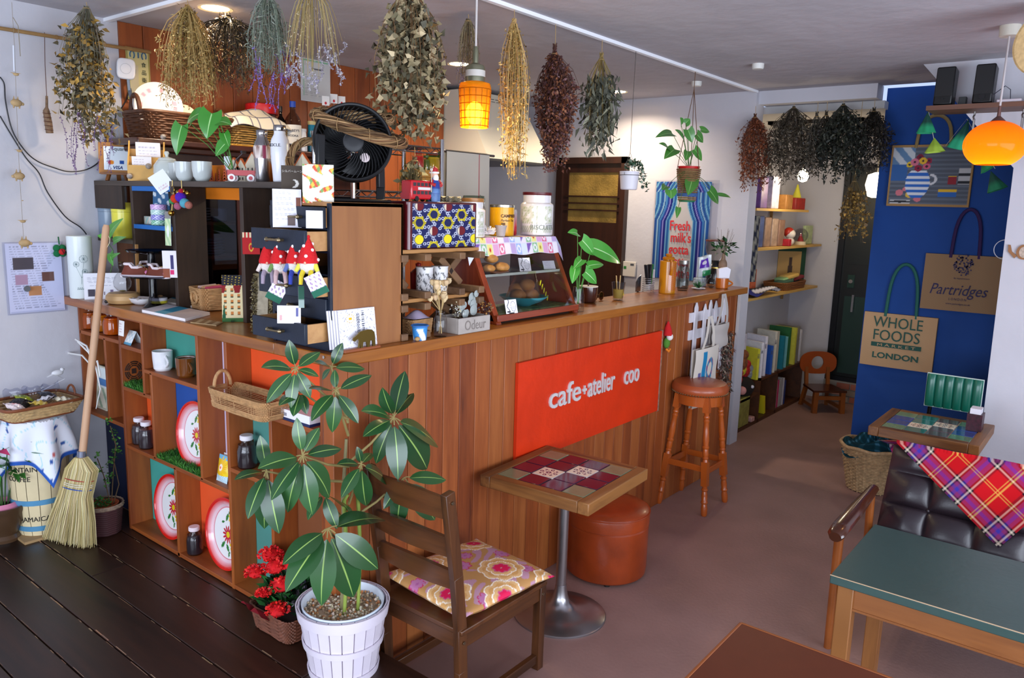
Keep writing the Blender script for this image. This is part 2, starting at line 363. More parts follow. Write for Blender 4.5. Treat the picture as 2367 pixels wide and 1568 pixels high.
bcols = ['#a3604e', '#b87f6c', '#9c8f86', '#7c5548', '#b06a57', '#8e8178']
for r_ in range(3):
    for k in range(6):
        y0 = -0.6 + k * 0.125 + (0.06 if r_ % 2 else 0)
        if y0 + 0.115 < 0.135: struct('brick', MB().box(5.888, 5.9, y0, y0 + 0.115, 0.01 + r_ * 0.062, 0.062 + r_ * 0.062), mat(bcols[(r_ * 5 + k * 2) % 6], 0.8, noise=0.2), thr)
hatch = tag(link('ceiling_hatch', MB().box(4.5, 5.1, -0.35, -0.31, 2.425, 2.45).box(4.5, 5.1, 0.31, 0.35, 2.425, 2.45).box(4.5, 4.54, -0.35, 0.35, 2.425, 2.45).box(5.06, 5.1, -0.35, 0.35, 2.425, 2.45).mesh('hatch'), mat('#2a1f18', 0.5)), 'dark wooden frame of the ceiling hatch above the corridor', 'hatch')

# ------------------------------------------------------------------ counter
ctr = thing('bar_counter', 'L-shaped wooden bar counter with plank front and thick worktop', 'counter', (0, 0, 0))
M_top = wood('#7d4410', '#a86420', 'x', 0.36, 0.9, c3='#5f300a', coat=0.15)
M_topy = wood('#7d4410', '#a86420', 'y', 0.36, 0.9, c3='#5f300a', coat=0.15)
part(ctr, 'worktop', MB().box(-0.035, 3.43, -0.02, 0.31, CT - 0.042, CT), M_top, bevel=0.004)
part(ctr, 'worktop', MB().box(-0.035, 0.32, 0.31, 2.05, CT - 0.042, CT), M_topy, bevel=0.004)
M_panel = [wood('#743410', '#9c5324', 'z', 0.5, 0.9, c3='#552208'), wood('#7e3d16', '#a45e2c', 'z', 0.5, 0.9, c3='#5c290c'), wood('#6a2f10', '#91481c', 'z', 0.5, 0.9, c3='#4c2009')]
part(ctr, 'backing_board', MB().box(0.055, 3.40, 0.052, 0.07, 0, CT - 0.042), mat('#24110a', 0.8))
x = 0.07; i = 0
while x < 3.39:
    x2 = min(x + 0.0945, 3.40); part(ctr, 'plank', MB().box(x + 0.0012, x2 - 0.0012, 0.036, 0.056, 0.0, CT - 0.043), M_panel[(i * 7 + i // 3) % 3], bevel=0.0025); x = x2; i += 1
part(ctr, 'corner_post', MB().box(0.005, 0.07, 0.036, 0.09, 0.0, CT - 0.043), M_panel[0], bevel=0.003)
part(ctr, 'end_panel', MB().box(3.39, 3.405, 0.036, 0.3, 0, CT - 0.043), M_panel[1])
part(ctr, 'screw', MB().tube([P(749, 826, x=-0.036), P(749, 826, x=-0.036) + Vector((-0.003, 0, 0))], 0.005, 10), mat('#c9c6c0', 0.3, 1.0))
# signboard
sg = thing('sign_board', 'orange-red painted signboard with silver raised letters on the counter front', 'sign', (1.655, 0.034, 0.6))
part(sg, 'panel', MB().box(-0.66, 0.66, -0.016, 0.0, 0.005, 0.472), mat('#c82e06', 0.42, noise=0.1, scale=6, bump=0.15, bscale=25))
M_sil = mat('#d6d0ce', 0.35, 0.25)
part(sg, 'chipped_edge', MB().box(0.655, 0.668, -0.017, 0.001, 0.0, 0.475), mat('#8d6a58', 0.8, noise=0.5, scale=60))
for tx, x0_, wd_, sz_, z0_, bo in (('cafe', 1.228, 0.262, 0.15, 0.222, 0.0012), ('+', 1.505, 0.036, 0.08, 0.236, 0.003), ('atelier', 1.555, 0.252, 0.15, 0.222, 0.0012), ('coo', 1.905, 0.158, 0.15, 0.226, 0.0012)):
    lettering(sg, tx, sz_, M_sil, (x0_ - 1.655, -0.0195, z0_), (1, 0, 0), (0, 0, 1), fitw=wd_, extrude=0.004, bold=bo)

# ------------------------------------------------------------------ cubby shelf below the left arm of the counter
XS = 0.02; DP = 0.11; TH = 0.018
cub = thing('cubby_shelf', 'brown stacked cubby shelf with coloured back panels under the counter', 'shelf', (0, 0, 0))
M_cub = wood('#743412', '#9c5220', 'y', 0.5, 0.9, c3='#4a2611'); M_cubz = wood('#743412', '#9c5220', 'z', 0.5, 0.9, c3='#4a2611')
def zy(px, py): p = P(px, py, x=XS); return p.y, p.z
def vboard(px, py0, py1, z0=None, z1=None):
    y, a = zy(px, py0); y2, b = zy(px, py1); y = zy(px, (py0 + py1) / 2)[0]
    z1 = a if z1 is None else z1; z0 = b if z0 is None else z0
    part(cub, 'upright', MB().box(XS, XS + DP, y - TH / 2, y + TH / 2, z0, z1), M_cubz, bevel=0.002); return y
def hboard(y0, y1, z): part(cub, 'shelf_board', MB().box(XS, XS + DP, min(y0, y1) + TH / 2, max(y0, y1) - TH / 2, z - TH / 2, z + TH / 2), M_cub, bevel=0.002)
def backp(y0, y1, z0, z1, c): part(cub, 'back_panel', MB().box(XS + DP, XS + DP + 0.008, min(y0, y1), max(y0, y1), z0, z1), mat(c, 0.6, noise=0.05))
ZT = CT - 0.044
zA = zy(225, 778)[1]; zAb = zy(246, 969)[1]; zM = zy(415, 1087)[1]; zB1 = zy(306, 808)[1]; zB2 = zy(318, 909)[1]; zB3 = zy(393, 877)[1]; zE1 = zy(620, 965)[1]; zE2 = zy(560, 1098)[1]
zF = PZ + 0.012
yA = 2.035; part(cub, 'upright', MB().box(XS, XS + DP, yA - TH, yA, zAb, ZT), M_cubz)
yV1 = vboard(287, 760, 1200, PZ, ZT)
yB = vboard(246, 800, 950, zAb, zA)
yV2 = vboard(329, 760, 910, zB2, ZT); yV3 = vboard(353, 890, 1050, zM, zB3)
yV4 = vboard(459, 770, 1090, zM, ZT); yV5 = vboard(529, 800, 1360, PZ, ZT)
yV6 = vboard(409, 1100, 1290, PZ, zM); yV7 = vboard(626, 985, 1150, PZ, zE1)
yV8 = vboard(745, 850, 1300, PZ, ZT)
hboard(yA, yV1, zA); hboard(yA, yV1, zAb); hboard(yV1, yV2, zB1); hboard(yV1, yV3, zB2); hboard(yV2, yV4, zB3)
hboard(yV1, yV5, zM); hboard(yV1, yV5, zF); hboard(yV5, yV8, zE1); hboard(yV5, yV7, zE2); hboard(yV5, 0.1, zF); hboard(yV8, 0.1, zE1 + 0.02); hboard(yV1, yV2, ZT - 0.012); hboard(yV2, yV4, ZT - 0.012)
backp(yA, yB, zA, ZT, '#7b4524'); backp(yA, yB, zAb, zA, '#2f7d6f'); backp(yB, yV1, zAb, zA, '#6b3a1e'); backp(yV1, yV2, zB2, ZT, '#7a4525'); backp(yV2, yV4, zB3, ZT, '#3f9182')
backp(yV1, yV3, zM, zB2, '#e2571f'); backp(yV3, yV4, zM, zB3, '#1e4f9e'); backp(yV4, yV5, zM, ZT, '#cbb9d2'); backp(yV1, yV6, PZ, zM, '#42a093'); backp(yV6, yV5, PZ, zM, '#e65524')
backp(yV5, yV8, zE1, ZT, '#e4501d'); backp(yV5, yV7, PZ, zE1, '#4d8a80'); backp(yV7, yV8, PZ, zE1, '#7a4525'); backp(yV8, 0.1, PZ, ZT, '#2f6e60')
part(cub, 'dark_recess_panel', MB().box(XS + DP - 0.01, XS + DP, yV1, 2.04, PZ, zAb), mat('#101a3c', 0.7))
# ------------------------------------------------------------------ helpers for furniture and plants
def woven(mb,path,z0,z1,rings,r=0.004,amp=0.003,N=48,n=5):
    """woven strands: path(t,z) gives the wall of the basket"""
    for i in range(rings):
        z=z0+(z1-z0)*(i+0.5)/rings;pts=[]
        for k in range(N):
            t=k/N;p=Vector(path(t,z));c=Vector(path(t+0.5,z));d=(p-c);d.z=0
            pts.append(p+d.normalized()*(amp*(1 if(k+i)%2 else-1)))
        mb.tube(pts,r,n,closed=True)
    return mb
def round_path(c,f):
    return lambda t,z:(c[0]+f(z)*math.cos(2*PI*t),c[1]+f(z)*math.sin(2*PI*t),c[2]+z)
def rect_path(a,b,rc,taper,H):
    def f(t,z):
        k=1+taper*z/H;x,y=a*k/2,b*k/2;ang=2*PI*t;c,s=math.cos(ang),math.sin(ang);e=0.28
        return(x*math.copysign(abs(c)**e,c),y*math.copysign(abs(s)**e,s),z)
    return f
def leaf3(mb,base,tip,W,up,cA,cM,arch=0.15,fold=0.12,rows=9,curl=0.0,shape=0.85,heart=False,cE=None):
    base=Vector(base);tip=Vector(tip);ax=tip-base;L=ax.length;d=ax/L;up=Vector(up);up=(up-d*up.dot(d)).normalized();sd=d.cross(up)
    ks=(-1,-0.55,-0.07,-0.03,0.03,0.07,0.55,1);vs=[];cs=[];cA=lin(cA)if isinstance(cA,str)else cA;cM=lin(cM);cE=lin(cE)if cE else cA
    for i in range(rows+1):
        t=i/rows;wv=W/2*(math.sin(PI*min(1,t**shape))**0.75 if not heart else math.sin(PI*min(1,(0.12+0.88*t)**0.62))**0.8)
        if i==rows:wv=0.0008
        if i==0 and not heart:wv=0.0015
        c=base+ax*t+up*(arch*L*(4*t*(1-t))-curl*L*t*t)
        for k in ks:
            back=d*(-0.22*W*(abs(k)**1.5)*max(0,1-t*3))if heart else Vector((0,0,0))
            vs.append(c+sd*(wv*k)+up*(fold*wv*abs(k))+back);cs.append(cM if abs(k)<0.05 else(cE if abs(k)>0.9 else cA))
    fs=[(i*8+j,i*8+j+1,(i+1)*8+j+1,(i+1)*8+j)for i in range(rows)for j in range(7)]
    return mb.add(vs,fs,cs)
M_leaf=vcm(0.32,0.5,0.25);M_leafm=vcm(0.55,0.4);M_vc=vcm(0.7,0.3)

# ------------------------------------------------------------------ tile-topped pedestal table
M_tw=wood('#4a2712','#8a5a2c','x',0.45,1.1,c3='#331a0b');M_twy=wood('#4a2712','#8a5a2c','y',0.45,1.1,c3='#331a0b')
def tile_table(loc,rz,label,pal,size=0.515,white=((1,2),(2,1)),base=True):
    t=thing('tile_table',label,'table',loc,rz,'tile-topped cafe tables');h=size/2;f=0.05;z=0.65
    for k,(b,m)in enumerate(((MB().box(-h,h,-h,-h+f,z-0.05,z),M_tw),(MB().box(-h,h,h-f,h,z-0.05,z),M_tw),(MB().box(-h,-h+f,-h+f,h-f,z-0.05,z),M_twy),(MB().box(h-f,h,-h+f,h-f,z-0.05,z),M_twy))):
        part(t,'frame_rail',b,m,bevel=0.004)
    part(t,'grout_bed',MB().box(-h+f,h-f,-h+f,h-f,z-0.05,z-0.006),mat('#cbbba0',0.8))
    g=(size-2*f)/4;meshes={}
    for i in range(4):
        for j in range(4):
            cx=-h+f+g*(i+0.5);cy=-h+f+g*(j+0.5);q=g/2-0.0025
            if(i,j)in white:
                def pat(u,v):
                    x_,y_=u-0.5,v-0.5;r=math.hypot(x_,y_);a=math.atan2(y_,x_);dk=lin('#3a1850');wt=lin('#e6d5bd')
                    if r<0.05:return wt
                    if r<0.12+0.03*math.cos(8*a):return dk
                    for q_ in range(4):
                        aa=q_*PI/2;dx,dy=x_-0.34*math.cos(aa),y_-0.34*math.sin(aa);rr=math.hypot(dx,dy)
                        if 0.04<rr<0.085:return dk
                        aa+=PI/4;dx,dy=x_-0.36*math.cos(aa),y_-0.36*math.sin(aa)
                        if abs(dx)+abs(dy)<0.075:return dk
                    if 0.22<r<0.27 and math.cos(12*a)>0.1:return dk
                    return wt
                part(t,'patterned_tile',MB().box(cx-q,cx+q,cy-q,cy+q,z-0.012,z-0.002).grid(lambda u,v:(cx-q+2*q*u,cy-q+2*q*v,z-0.0016),44,44,pat),vcm(0.12,0.5),'white glazed tile with dark flower ornament')
            else:
                c=pal[0]if(i in(0,3)and j in(0,3))else pal[1+(i*3+j)%(len(pal)-1)]
                part(t,'tile',MB().box(cx-q,cx+q,cy-q,cy+q,z-0.012,z-0.001),mat(c,0.12,noise=0.12,scale=12,coat=0.3),bevel=0.002)
    if base:
        M_al=mat('#a9a6a8',0.28,0.95)
        part(t,'pedestal_column',MB().cyl((0,0,0.05),(0,0,z-0.05),0.0225,n=24),M_al)
        part(t,'pedestal_base',MB().lathe([(0.2,0.0),(0.2,0.006),(0.195,0.01),(0.13,0.022),(0.07,0.038),(0.042,0.062),(0.032,0.09),(0.026,0.12),(0.024,0.14)],n=48),M_al)
        part(t,'mounting_plate',MB().box(-0.11,0.11,-0.11,0.11,z-0.058,z-0.05),mat('#555555',0.4,0.8))
    return t
tile_table((0.985,-0.258,0),0.062,'purple and green tile-topped table on a metal pedestal before the counter',['#6f8062','#380a2e','#420c34','#320a2a'])
tile_table((2.945,-1.285,0),0.0,'blue and green tile-topped table behind the black sofa',['#5e8468','#1f3f8a','#5b4552','#2a6d6b'])

# ------------------------------------------------------------------ bar stool
st=thing('bar_stool','tall turned-leg wooden bar stool with round tan leather seat','stool',(2.584,-0.11,0))
M_st=mat('#a8501a',0.22,noise=0.12,scale=5,coat=0.5)
part(st,'seat',MB().lathe([(0.0,0.69),(0.150,0.69),(0.161,0.70),(0.166,0.716),(0.163,0.735),(0.15,0.752),(0.11,0.762),(0.05,0.766),(0.0,0.767)],n=48),mat('#9c4a25',0.35,noise=0.08,scale=9,bump=0.08,bscale=140,coat=0.2))
nl=MB()
for k in range(64):a=2*PI*k/64;nl.ball((0.1615*math.cos(a),0.1615*math.sin(a),0.699),0.0052,6,4)
part(st,'nail_trim',nl,mat('#7a6142',0.3,0.9))
part(st,'seat_apron',MB().lathe([(0.105,0.63),(0.135,0.63),(0.137,0.69),(0.105,0.69)],n=32,caps=False),M_st)
def stool_leg(sx,sy):
    top=Vector((0.088*sx,0.088*sy,0.688));bot=Vector((0.147*sx,0.147*sy,0.0));mb=MB()
    at=lambda h:bot+(top-bot)*(h/0.688)
    mb.bar(at(0.60),at(0.688),0.037,0.037,up=(1,0,0));mb.bar(at(0.175),at(0.315),0.036,0.036,up=(1,0,0))
    hs=[(0.60,.017),(0.585,.014),(0.578,.019),(0.57,.019),(0.562,.014),(0.552,.019),(0.54,.015),(0.50,.017),(0.45,.0195),(0.41,.016),(0.404,.0205),(0.397,.0205),(0.39,.016),(0.36,.0185),(0.345,.015),(0.338,.019),(0.33,.015),(0.315,.018)]
    mb.tube([at(h)for h,r in hs],[r for h,r in hs],14)
    hs=[(0.175,.017),(0.163,.014),(0.157,.0195),(0.15,.0195),(0.144,.015),(0.12,.0185),(0.09,.017),(0.084,.0205),(0.077,.0205),(0.07,.016),(0.045,.0195),(0.012,.0185),(0.0,.014)]
    return mb.tube([at(h)for h,r in hs],[r for h,r in hs],14)
for sx in(-1,1):
    for sy in(-1,1):part(st,'leg',stool_leg(sx,sy),M_st)
for a,b,h in(((-1,-1),(1,-1),0.255),((-1,1),(1,1),0.255),((-1,-1),(-1,1),0.27),((1,-1),(1,1),0.27)):
    k=0.147-0.059*h/0.688;part(st,'stretcher',MB().bar((a[0]*k,a[1]*k,h),(b[0]*k,b[1]*k,h),0.014,0.036),M_st,bevel=0.002)

# ------------------------------------------------------------------ round leather ottoman
ot=thing('ottoman','round reddish-brown leather ottoman under the tile table','ottoman',(1.475,-0.185,0))
M_lea=mat('#8a3512',0.3,noise=0.28,scale=7,bump=0.06,bscale=90,coat=0.15)
part(ot,'body',MB().lathe([(0.185,0.012),(0.193,0.02),(0.196,0.05),(0.197,0.255),(0.192,0.262)],n=56),M_lea)
part(ot,'lid',MB().lathe([(0.192,0.262),(0.199,0.266),(0.2,0.315),(0.196,0.33),(0.185,0.338),(0.12,0.345),(0.0,0.347)],n=56),M_lea)
part(ot,'piping',MB().tube([(0.1985*math.cos(2*PI*k/56),0.1985*math.sin(2*PI*k/56),0.326)for k in range(56)],0.0035,6,closed=True),M_lea)
for k in range(4):a=0.6+k*PI/2;part(ot,'foot',MB().cyl((0.165*math.cos(a),0.165*math.sin(a),0),(0.165*math.cos(a),0.165*math.sin(a),0.014),0.014,n=12),mat('#15100d',0.6))

# ------------------------------------------------------------------ ladder-back chair with cushion
ch=thing('dining_chair','dark brown ladder-back wooden chair by the potted plant','chair',(0.38,-0.235,0))
M_ch=wood('#2c170b','#5a3318','z',0.35,1.0,c3='#1d0e06',coat=0.2);M_chx=wood('#2c170b','#5a3318','x',0.35,1.0,c3='#1d0e06',coat=0.2);M_chy=wood('#2c170b','#5a3318','y',0.35,1.0,c3='#1d0e06',coat=0.2)
for sy in(-1,1):
    y=sy*0.185
    mb=MB();pts=[(-0.205,0),(-0.215,0.20),(-0.222,0.36),(-0.245,0.55),(-0.292,0.85)]
    for(xa,za),(xb,zb)in zip(pts,pts[1:]):mb.bar((xa,y,za),(xb,y,zb+0.002),0.026,0.042,up=(1,0,0))
    part(ch,'back_leg',mb,M_ch,bevel=0.002)
    part(ch,'front_leg',MB().bar((0.222,y,0),(0.226,y,0.338),0.034,0.034,up=(1,0,0)),M_ch,bevel=0.002)
    part(ch,'side_rail',MB().bar((-0.2,y,0.312),(0.21,y,0.312),0.02,0.055),M_chx,bevel=0.002)
    part(ch,'runner',MB().bar((-0.2,y,0.045),(0.21,y,0.045),0.022,0.034),M_chx,bevel=0.002)
    for xx,zz in((-0.218,0.31),(-0.285,0.82),(0.224,0.31)):part(ch,'bolt',MB().cyl((xx,y+sy*0.016,zz),(xx,y+sy*0.019,zz),0.006,n=10),mat('#9a8f78',0.3,1.0))
part(ch,'front_rail',MB().bar((0.222,-0.17,0.312),(0.222,0.17,0.312),0.02,0.05),M_chy)
part(ch,'back_rail',MB().bar((-0.217,-0.17,0.312),(-0.217,0.17,0.312),0.02,0.055),M_chy)
part(ch,'seat',MB().box(-0.235,0.245,-0.205,0.205,0.340,0.358),M_chy,bevel=0.003)
for zc,hh in((0.795,0.075),(0.655,0.07),(0.535,0.068)):
    xb=-0.245-0.047*(zc-0.55)/0.3
    def slat(u,v,s):
        yy=-0.175+0.35*u;zz=zc+(v-0.5)*hh+(0.012*math.sin(PI*u)if v>0.5 else 0);return(xb-0.047/0.3*(v-0.5)*hh-0.016*math.sin(PI*u)+s*0.008,yy,zz)
    part(ch,'slat',MB().grid(lambda u,v:slat(u,v,1),10,2).grid(lambda u,v:slat(1-u,v,-1),10,2).grid(lambda u,v:slat(u,1,1-2*v),10,1).grid(lambda u,v:slat(u,0,-1+2*v),10,1),M_chy)
BIG=[(0.30,0.78,0.2),(0.67,0.30,0.2),(0.12,0.30,0.19),(0.46,-0.02,0.2),(0.85,0.86,0.19),(0.98,-0.05,0.2),(-0.02,0.98,0.2)]
SML=[(0.46,0.55,0.085),(0.88,0.52,0.08),(0.30,0.05,0.08),(0.60,0.68,0.07),(0.85,0.18,0.07),(0.05,0.62,0.075)]
def floral(u,v):
    for cx,cy,R in BIG:
        dx,dy=u-cx,v-cy;r=math.hypot(dx,dy)/R
        if r<1.25:
            a=math.atan2(dy,dx)+cx*9;b1=0.86+0.14*abs(math.cos(4*a));b2=0.56+0.09*abs(math.cos(3.5*a+1));b3=0.33+0.08*abs(math.cos(4*a+.5))
            if r<0.045:return lin('#c9b6b0')
            if r<b3:return lin('#d9174f')if r<b3-0.06 else lin('#c45a86')
            for bb in(b2,b1):
                if r<bb:
                    if r>bb-0.055:return lin('#f6ead8')
                    return lin('#cf9a5c')if r<bb-0.2 else lin('#dcae76')
    for cx,cy,R in SML:
        dx,dy=u-cx,v-cy;r=math.hypot(dx,dy)/R
        if r<1:
            a=math.atan2(dy,dx);b=0.72+0.28*abs(math.cos(4*a))
            if r<0.2:return lin('#a85a90')
            if r<b:return lin('#c2265f')if r>b-0.12 else lin('#b8729c')
    n=math.sin(u*23+3*math.sin(v*17))*math.sin(v*21+2*math.sin(u*13))
    return lin('#b98a9c')if n>0.25 else lin('#b98852')
cu=MB()
def cush(u,v,s):
    a,b=u*2-1,v*2-1;e=(1-abs(a)**3.0)*(1-abs(b)**3.0);pin=1-0.045*(1-abs(a)**2)*abs(b)**4-0.0;pin2=1-0.045*(1-abs(b)**2)*abs(a)**4
    wr=0.004*math.sin(9*a+4*b)*abs(a*b)
    return(0.235*a*pin2,0.215*b*pin,0.032+s*(0.036*max(0,e)**0.5)+wr)
cu.grid(lambda u,v:cush(u,v,1),110,110,floral).grid(lambda u,v:cush(1-u,v,-1),40,40,lambda u,v:floral(1-u,v))
single('seat_cushion','pink and orange floral cushion lying on the dark ladder-back chair','cushion',cu,vcm(0.65,0.3),(0.405,-0.24,0.362),rz=-0.1)

# ------------------------------------------------------------------ umbrella plant in a white slatted bucket
pt=thing('potted_plant','tall umbrella plant in a white slatted wooden bucket','plant',(-0.03,-0.05,PZ))
M_wp=mat('#d2c8d4',0.5,noise=0.03)
rb,rt,hp=0.113,0.152,0.245
part(pt,'bucket_wall',MB().lathe([(rb-0.006,0.002),(rt-0.006,hp-0.004)],n=48,caps=False),mat('#b9acb4',0.6))
for k in range(22):
    a0,a1=2*PI*(k+0.05)/22,2*PI*(k+0.95)/22;q=[]
    for a,r,z in((a0,rb,0),(a1,rb,0),(a1,rt,hp),(a0,rt,hp)):q.append((r*math.cos(a),r*math.sin(a),z))
    mid=Vector((math.cos((a0+a1)/2),math.sin((a0+a1)/2),0));part(pt,'slat',MB().prism([Vector(p)-mid*0.005 for p in q],mid*0.005),M_wp)
for z,h in((0.0,0.022),(0.105,0.022),(0.205,0.04)):
    r0=rb+(rt-rb)*z/hp+0.0015;r1=rb+(rt-rb)*(z+h)/hp+0.0015
    part(pt,'hoop',MB().lathe([(r0,z),(r0+0.005,z),(r1+0.005,z+h),(r1,z+h)],n=48,caps=False),M_wp)
part(pt,'inner_pot',MB().lathe([(rt-0.02,hp-0.06),(rt-0.013,hp+0.004),(rt-0.017,hp+0.004),(rt-0.024,hp-0.05)],n=40,caps=False),mat('#cfd9e4',0.4))
gv=MB();gv.color('#b9a58a').lathe([(0.0,hp-0.03),(rt-0.022,hp-0.032)],n=32)
for k in range(520):
    a=rnd.uniform(0,2*PI);r=(rt-0.024)*math.sqrt(rnd.random());gv.cur=jit(lin(rnd.choice(['#c9b99d','#a98f70','#dccfb8','#8f7a60','#b5794a'])),0.2);gv.ball((r*math.cos(a),r*math.sin(a),hp-0.028+rnd.random()*0.006),rnd.uniform(0.0035,0.006),5,3)
g_=part(pt,'gravel',gv,M_vc);g_['kind']='stuff'
HUBS=[((683,853),-0.10,[(668,786),(604,850),(616,932),(673,943),(717,920),(737,871),(740,814)]),
 ((766,850),-0.05,[(792,793),(727,837),(843,853),(745,878)]),
 ((776,904),-0.14,[(859,868),(774,855),(714,899),(720,974),(768,1000),(828,979)]),
 ((910,966),-0.16,[(936,858),(884,896),(956,909),(835,951),(839,1010),(869,1072),(920,1110),(987,1085),(1013,1033)]),
 ((699,1054),-0.19,[(686,966),(738,989),(789,1038),(596,1084),(627,1157),(665,1185),(722,1190),(761,1151)]),
 ((616,1090),-0.12,[(601,1007),(542,1110),(573,1200),(645,1234),(611,1223)]),
 ((835,1074),-0.15,[(825,1033),(779,1074),(789,1151),(846,1170),(900,1120),(859,1048)]),
 ((933,1105),-0.17,[(1031,1110),(1005,1203),(918,1224),(887,1177)]),
 ((758,1222),-0.2,[(653,1306),(660,1370),(743,1401),(817,1381),(874,1316),(890,1203)]),
 ((696,905),-0.08,[(678,963),(709,958),(645,938)]),
 ((748,1140),-0.14,[(779,1223),(712,1203),(810,1187)])]
org=Vector((-0.03,-0.05,PZ));top=Vector((0.0,-0.06,0.98));vdir=-F_
stems=MB().color('#8a7a4a')
for(hp_,yy,tips)in HUBS:
    h=P(hp_[0],hp_[1],y=yy)-org
    k=max(0.3,min(0.97,(h.z+PZ-0.2)/0.9));s0=Vector((0.0+0.015*math.sin(k*7),0.0,0.2+(k*0.72)))
    s0=Vector((0.012,-0.02,max(0.22,h.z-0.12-0.1*rnd.random())));mid=(s0+h)/2+Vector((0,0,-0.01))
    stems.tube([s0,mid,h],[0.005,0.004,0.003],7)
    for i,tp in enumerate(tips):
        dpt=rnd.uniform(-0.05,0.05);tpos=P(tp[0],tp[1],y=yy+dpt)-org;ax=tpos-h
        b=h+ax*0.14;stems.tube([h,h+ax*0.07+Vector((0,0,0.004)),b+Vector((0,0,0.004))],0.0022,5)
        L=ax.length;g=rnd.random();cA=[(0.012+0.018*g),(0.05+0.05*g),(0.016+0.01*g)]
        up=(vdir*0.75+Vector((0,0,0.75))+Vector((rnd.uniform(-.25,.25),rnd.uniform(-.25,.25),0)))
        part(pt,'leaf',leaf3(MB(),b,tpos,L*0.36 if L>0.1 else L*0.42,up,tuple(cA),'#8fae5a',arch=0.06,fold=0.16 if i%2 else-0.05,rows=10,shape=0.9),M_leaf)
for x0,y0,hgt in((0.0,0.0,0.98),(-0.02,-0.03,0.80),(0.03,-0.04,0.86)):
    stems.color('#7d7350' if hgt>0.9 else '#7f8f3c').tube([(x0,y0,0.2),(x0+0.01,y0-0.005,0.42),(x0+0.004,y0,0.62),(x0+0.012,y0-0.01,hgt-0.16)],[0.013 if hgt>0.9 else 0.006,0.011 if hgt>0.9 else 0.006,0.007,0.005],9)
part(pt,'stem',stems,M_vc)

# ------------------------------------------------------------------ red kalanchoe in a rectangular basket
kl=thing('flower_basket','red flowering kalanchoe in a brown rectangular wicker basket','plant',(0.0,0.30,PZ),0.0)
M_rat=mat('#6b3d2a',0.6,noise=0.25,scale=40)
bk=MB();pth=rect_path(0.17,0.215,0,0.18,0.10);woven(bk,pth,0.004,0.10,13,0.0042,0.002,56);part(kl,'woven_wall',bk,M_rat)
part(kl,'liner',MB().box(-0.078,0.078,-0.098,0.098,0.004,0.085),mat('#2a1710',0.8))
fo=MB();n=260;c=np.stack([rng.uniform(-0.085,0.085,n),rng.uniform(-0.1,0.1,n),rng.uniform(0.09,0.185,n)],1);d=c-np.array([0,0,0.02]);blades(fo,c*np.array([.8,.8,1]),d+0.05*unit(n),unit(n)*.4+np.array([0,0,1]),rng.uniform(0.035,0.06,n),rng.uniform(0.024,0.034,n),jcols(['#1e4a22','#2c6a30','#143a1a','#3f7d3a'],n))
part(kl,'leaves',fo,M_leafm)
wr=MB();wr.color('#8c1c28').grid(lambda u,v:(-0.1-0.035*v,0.11-0.13*u,0.085+0.03*v+0.012*math.sin(u*11)),14,3);part(kl,'paper_wrap',wr,M_vc);wr=MB();wr.color('#d9c4cf').grid(lambda u,v:(0.0+0.09*u,-0.10-0.03*v,0.075+0.045*v+0.01*math.sin(u*13)),14,3)
part(kl,'paper_wrap',wr,M_vc)
for hx,hy,hz,rr in((-0.075,0.10,0.215,0.035),(-0.035,0.035,0.245,0.042),(-0.06,-0.04,0.205,0.038),(-0.02,0.085,0.27,0.04),(0.0,-0.02,0.26,0.035),(-0.09,0.03,0.16,0.022),(-0.1,-0.07,0.135,0.036)):
    fl=MB();n=110;u_=unit(n);u_[:,2]=np.abs(u_[:,2])*0.9-0.1;c=u_*rr*np.array([1,1,0.75])+np.array([hx,hy,hz]);blades(fl,c,u_+0.5*unit(n),unit(n),0.013,0.010,jcols(['#e01a1e','#c80f18','#f03a2c','#d4121c'],n,.15));fl.color('#d0121a').ball((hx,hy,hz),(rr*.85,rr*.85,rr*.6),8,5)
    part(kl,'flower_head',fl,M_leafm)

# ------------------------------------------------------------------ plain tables on the right
M_oak=wood('#64391a','#8c5829','z',0.4,1.0,c3='#42230d',coat=0.1);M_oaky=wood('#74401c','#985c2c','y',0.38,1.0,c3='#5a2c10',coat=0.2)
gt=thing('cafe_table','green-topped wooden table in front of the black sofa','table',(1.035,-1.40,0))
part(gt,'tabletop',MB().box(-0.262,0.262,-1.1,0.0,0.622,0.65),mat('#354a46',0.33,noise=0.07,scale=5,bump=0.06,bscale=50,spec=0.5),bevel=0.003)
part(gt,'worn_edge',MB().box(-0.2635,-0.26,-1.1,0.0,0.6495,0.6512),mat('#c2a583',0.7))
for sx in(-1,1):part(gt,'apron',MB().box(sx*0.225-0.011,sx*0.225+0.011,-1.06,-0.06,0.545,0.622),M_oaky)
part(gt,'apron',MB().box(-0.21,0.21,-0.055,-0.035,0.545,0.622),M_oaky);part(gt,'apron_moulding',MB().box(-0.24,-0.232,-1.06,-0.06,0.545,0.552),M_oaky)
for sx in(-1,1):
    for yy in(-0.045,-1.05):part(gt,'leg',MB().box(sx*0.222-0.024,sx*0.222+0.024,yy-0.024,yy+0.024,0,0.622),M_oak,bevel=0.003)
bt=thing('cafe_table','brown laminate-topped table in the near right corner','table',(0.06,-1.30,0))
part(bt,'tabletop',MB().box(-0.255,0.252,-0.95,-0.004,0.625,0.65),mat('#5c2a17',0.38,noise=0.05,scale=20,spec=0.4))
eb=MB();rr=0.006
for a,b in(((-0.258,-0.002,0.638),(0.255,-0.002,0.638)),((0.255,-0.95,0.638),(0.255,-0.002,0.638)),((-0.258,-0.95,0.638),(-0.258,-0.002,0.638))):eb.bar(a,b,0.008,0.027)
part(bt,'edge_banding',eb,mat('#8a4a1f',0.35,coat=0.3),bevel=0.002)
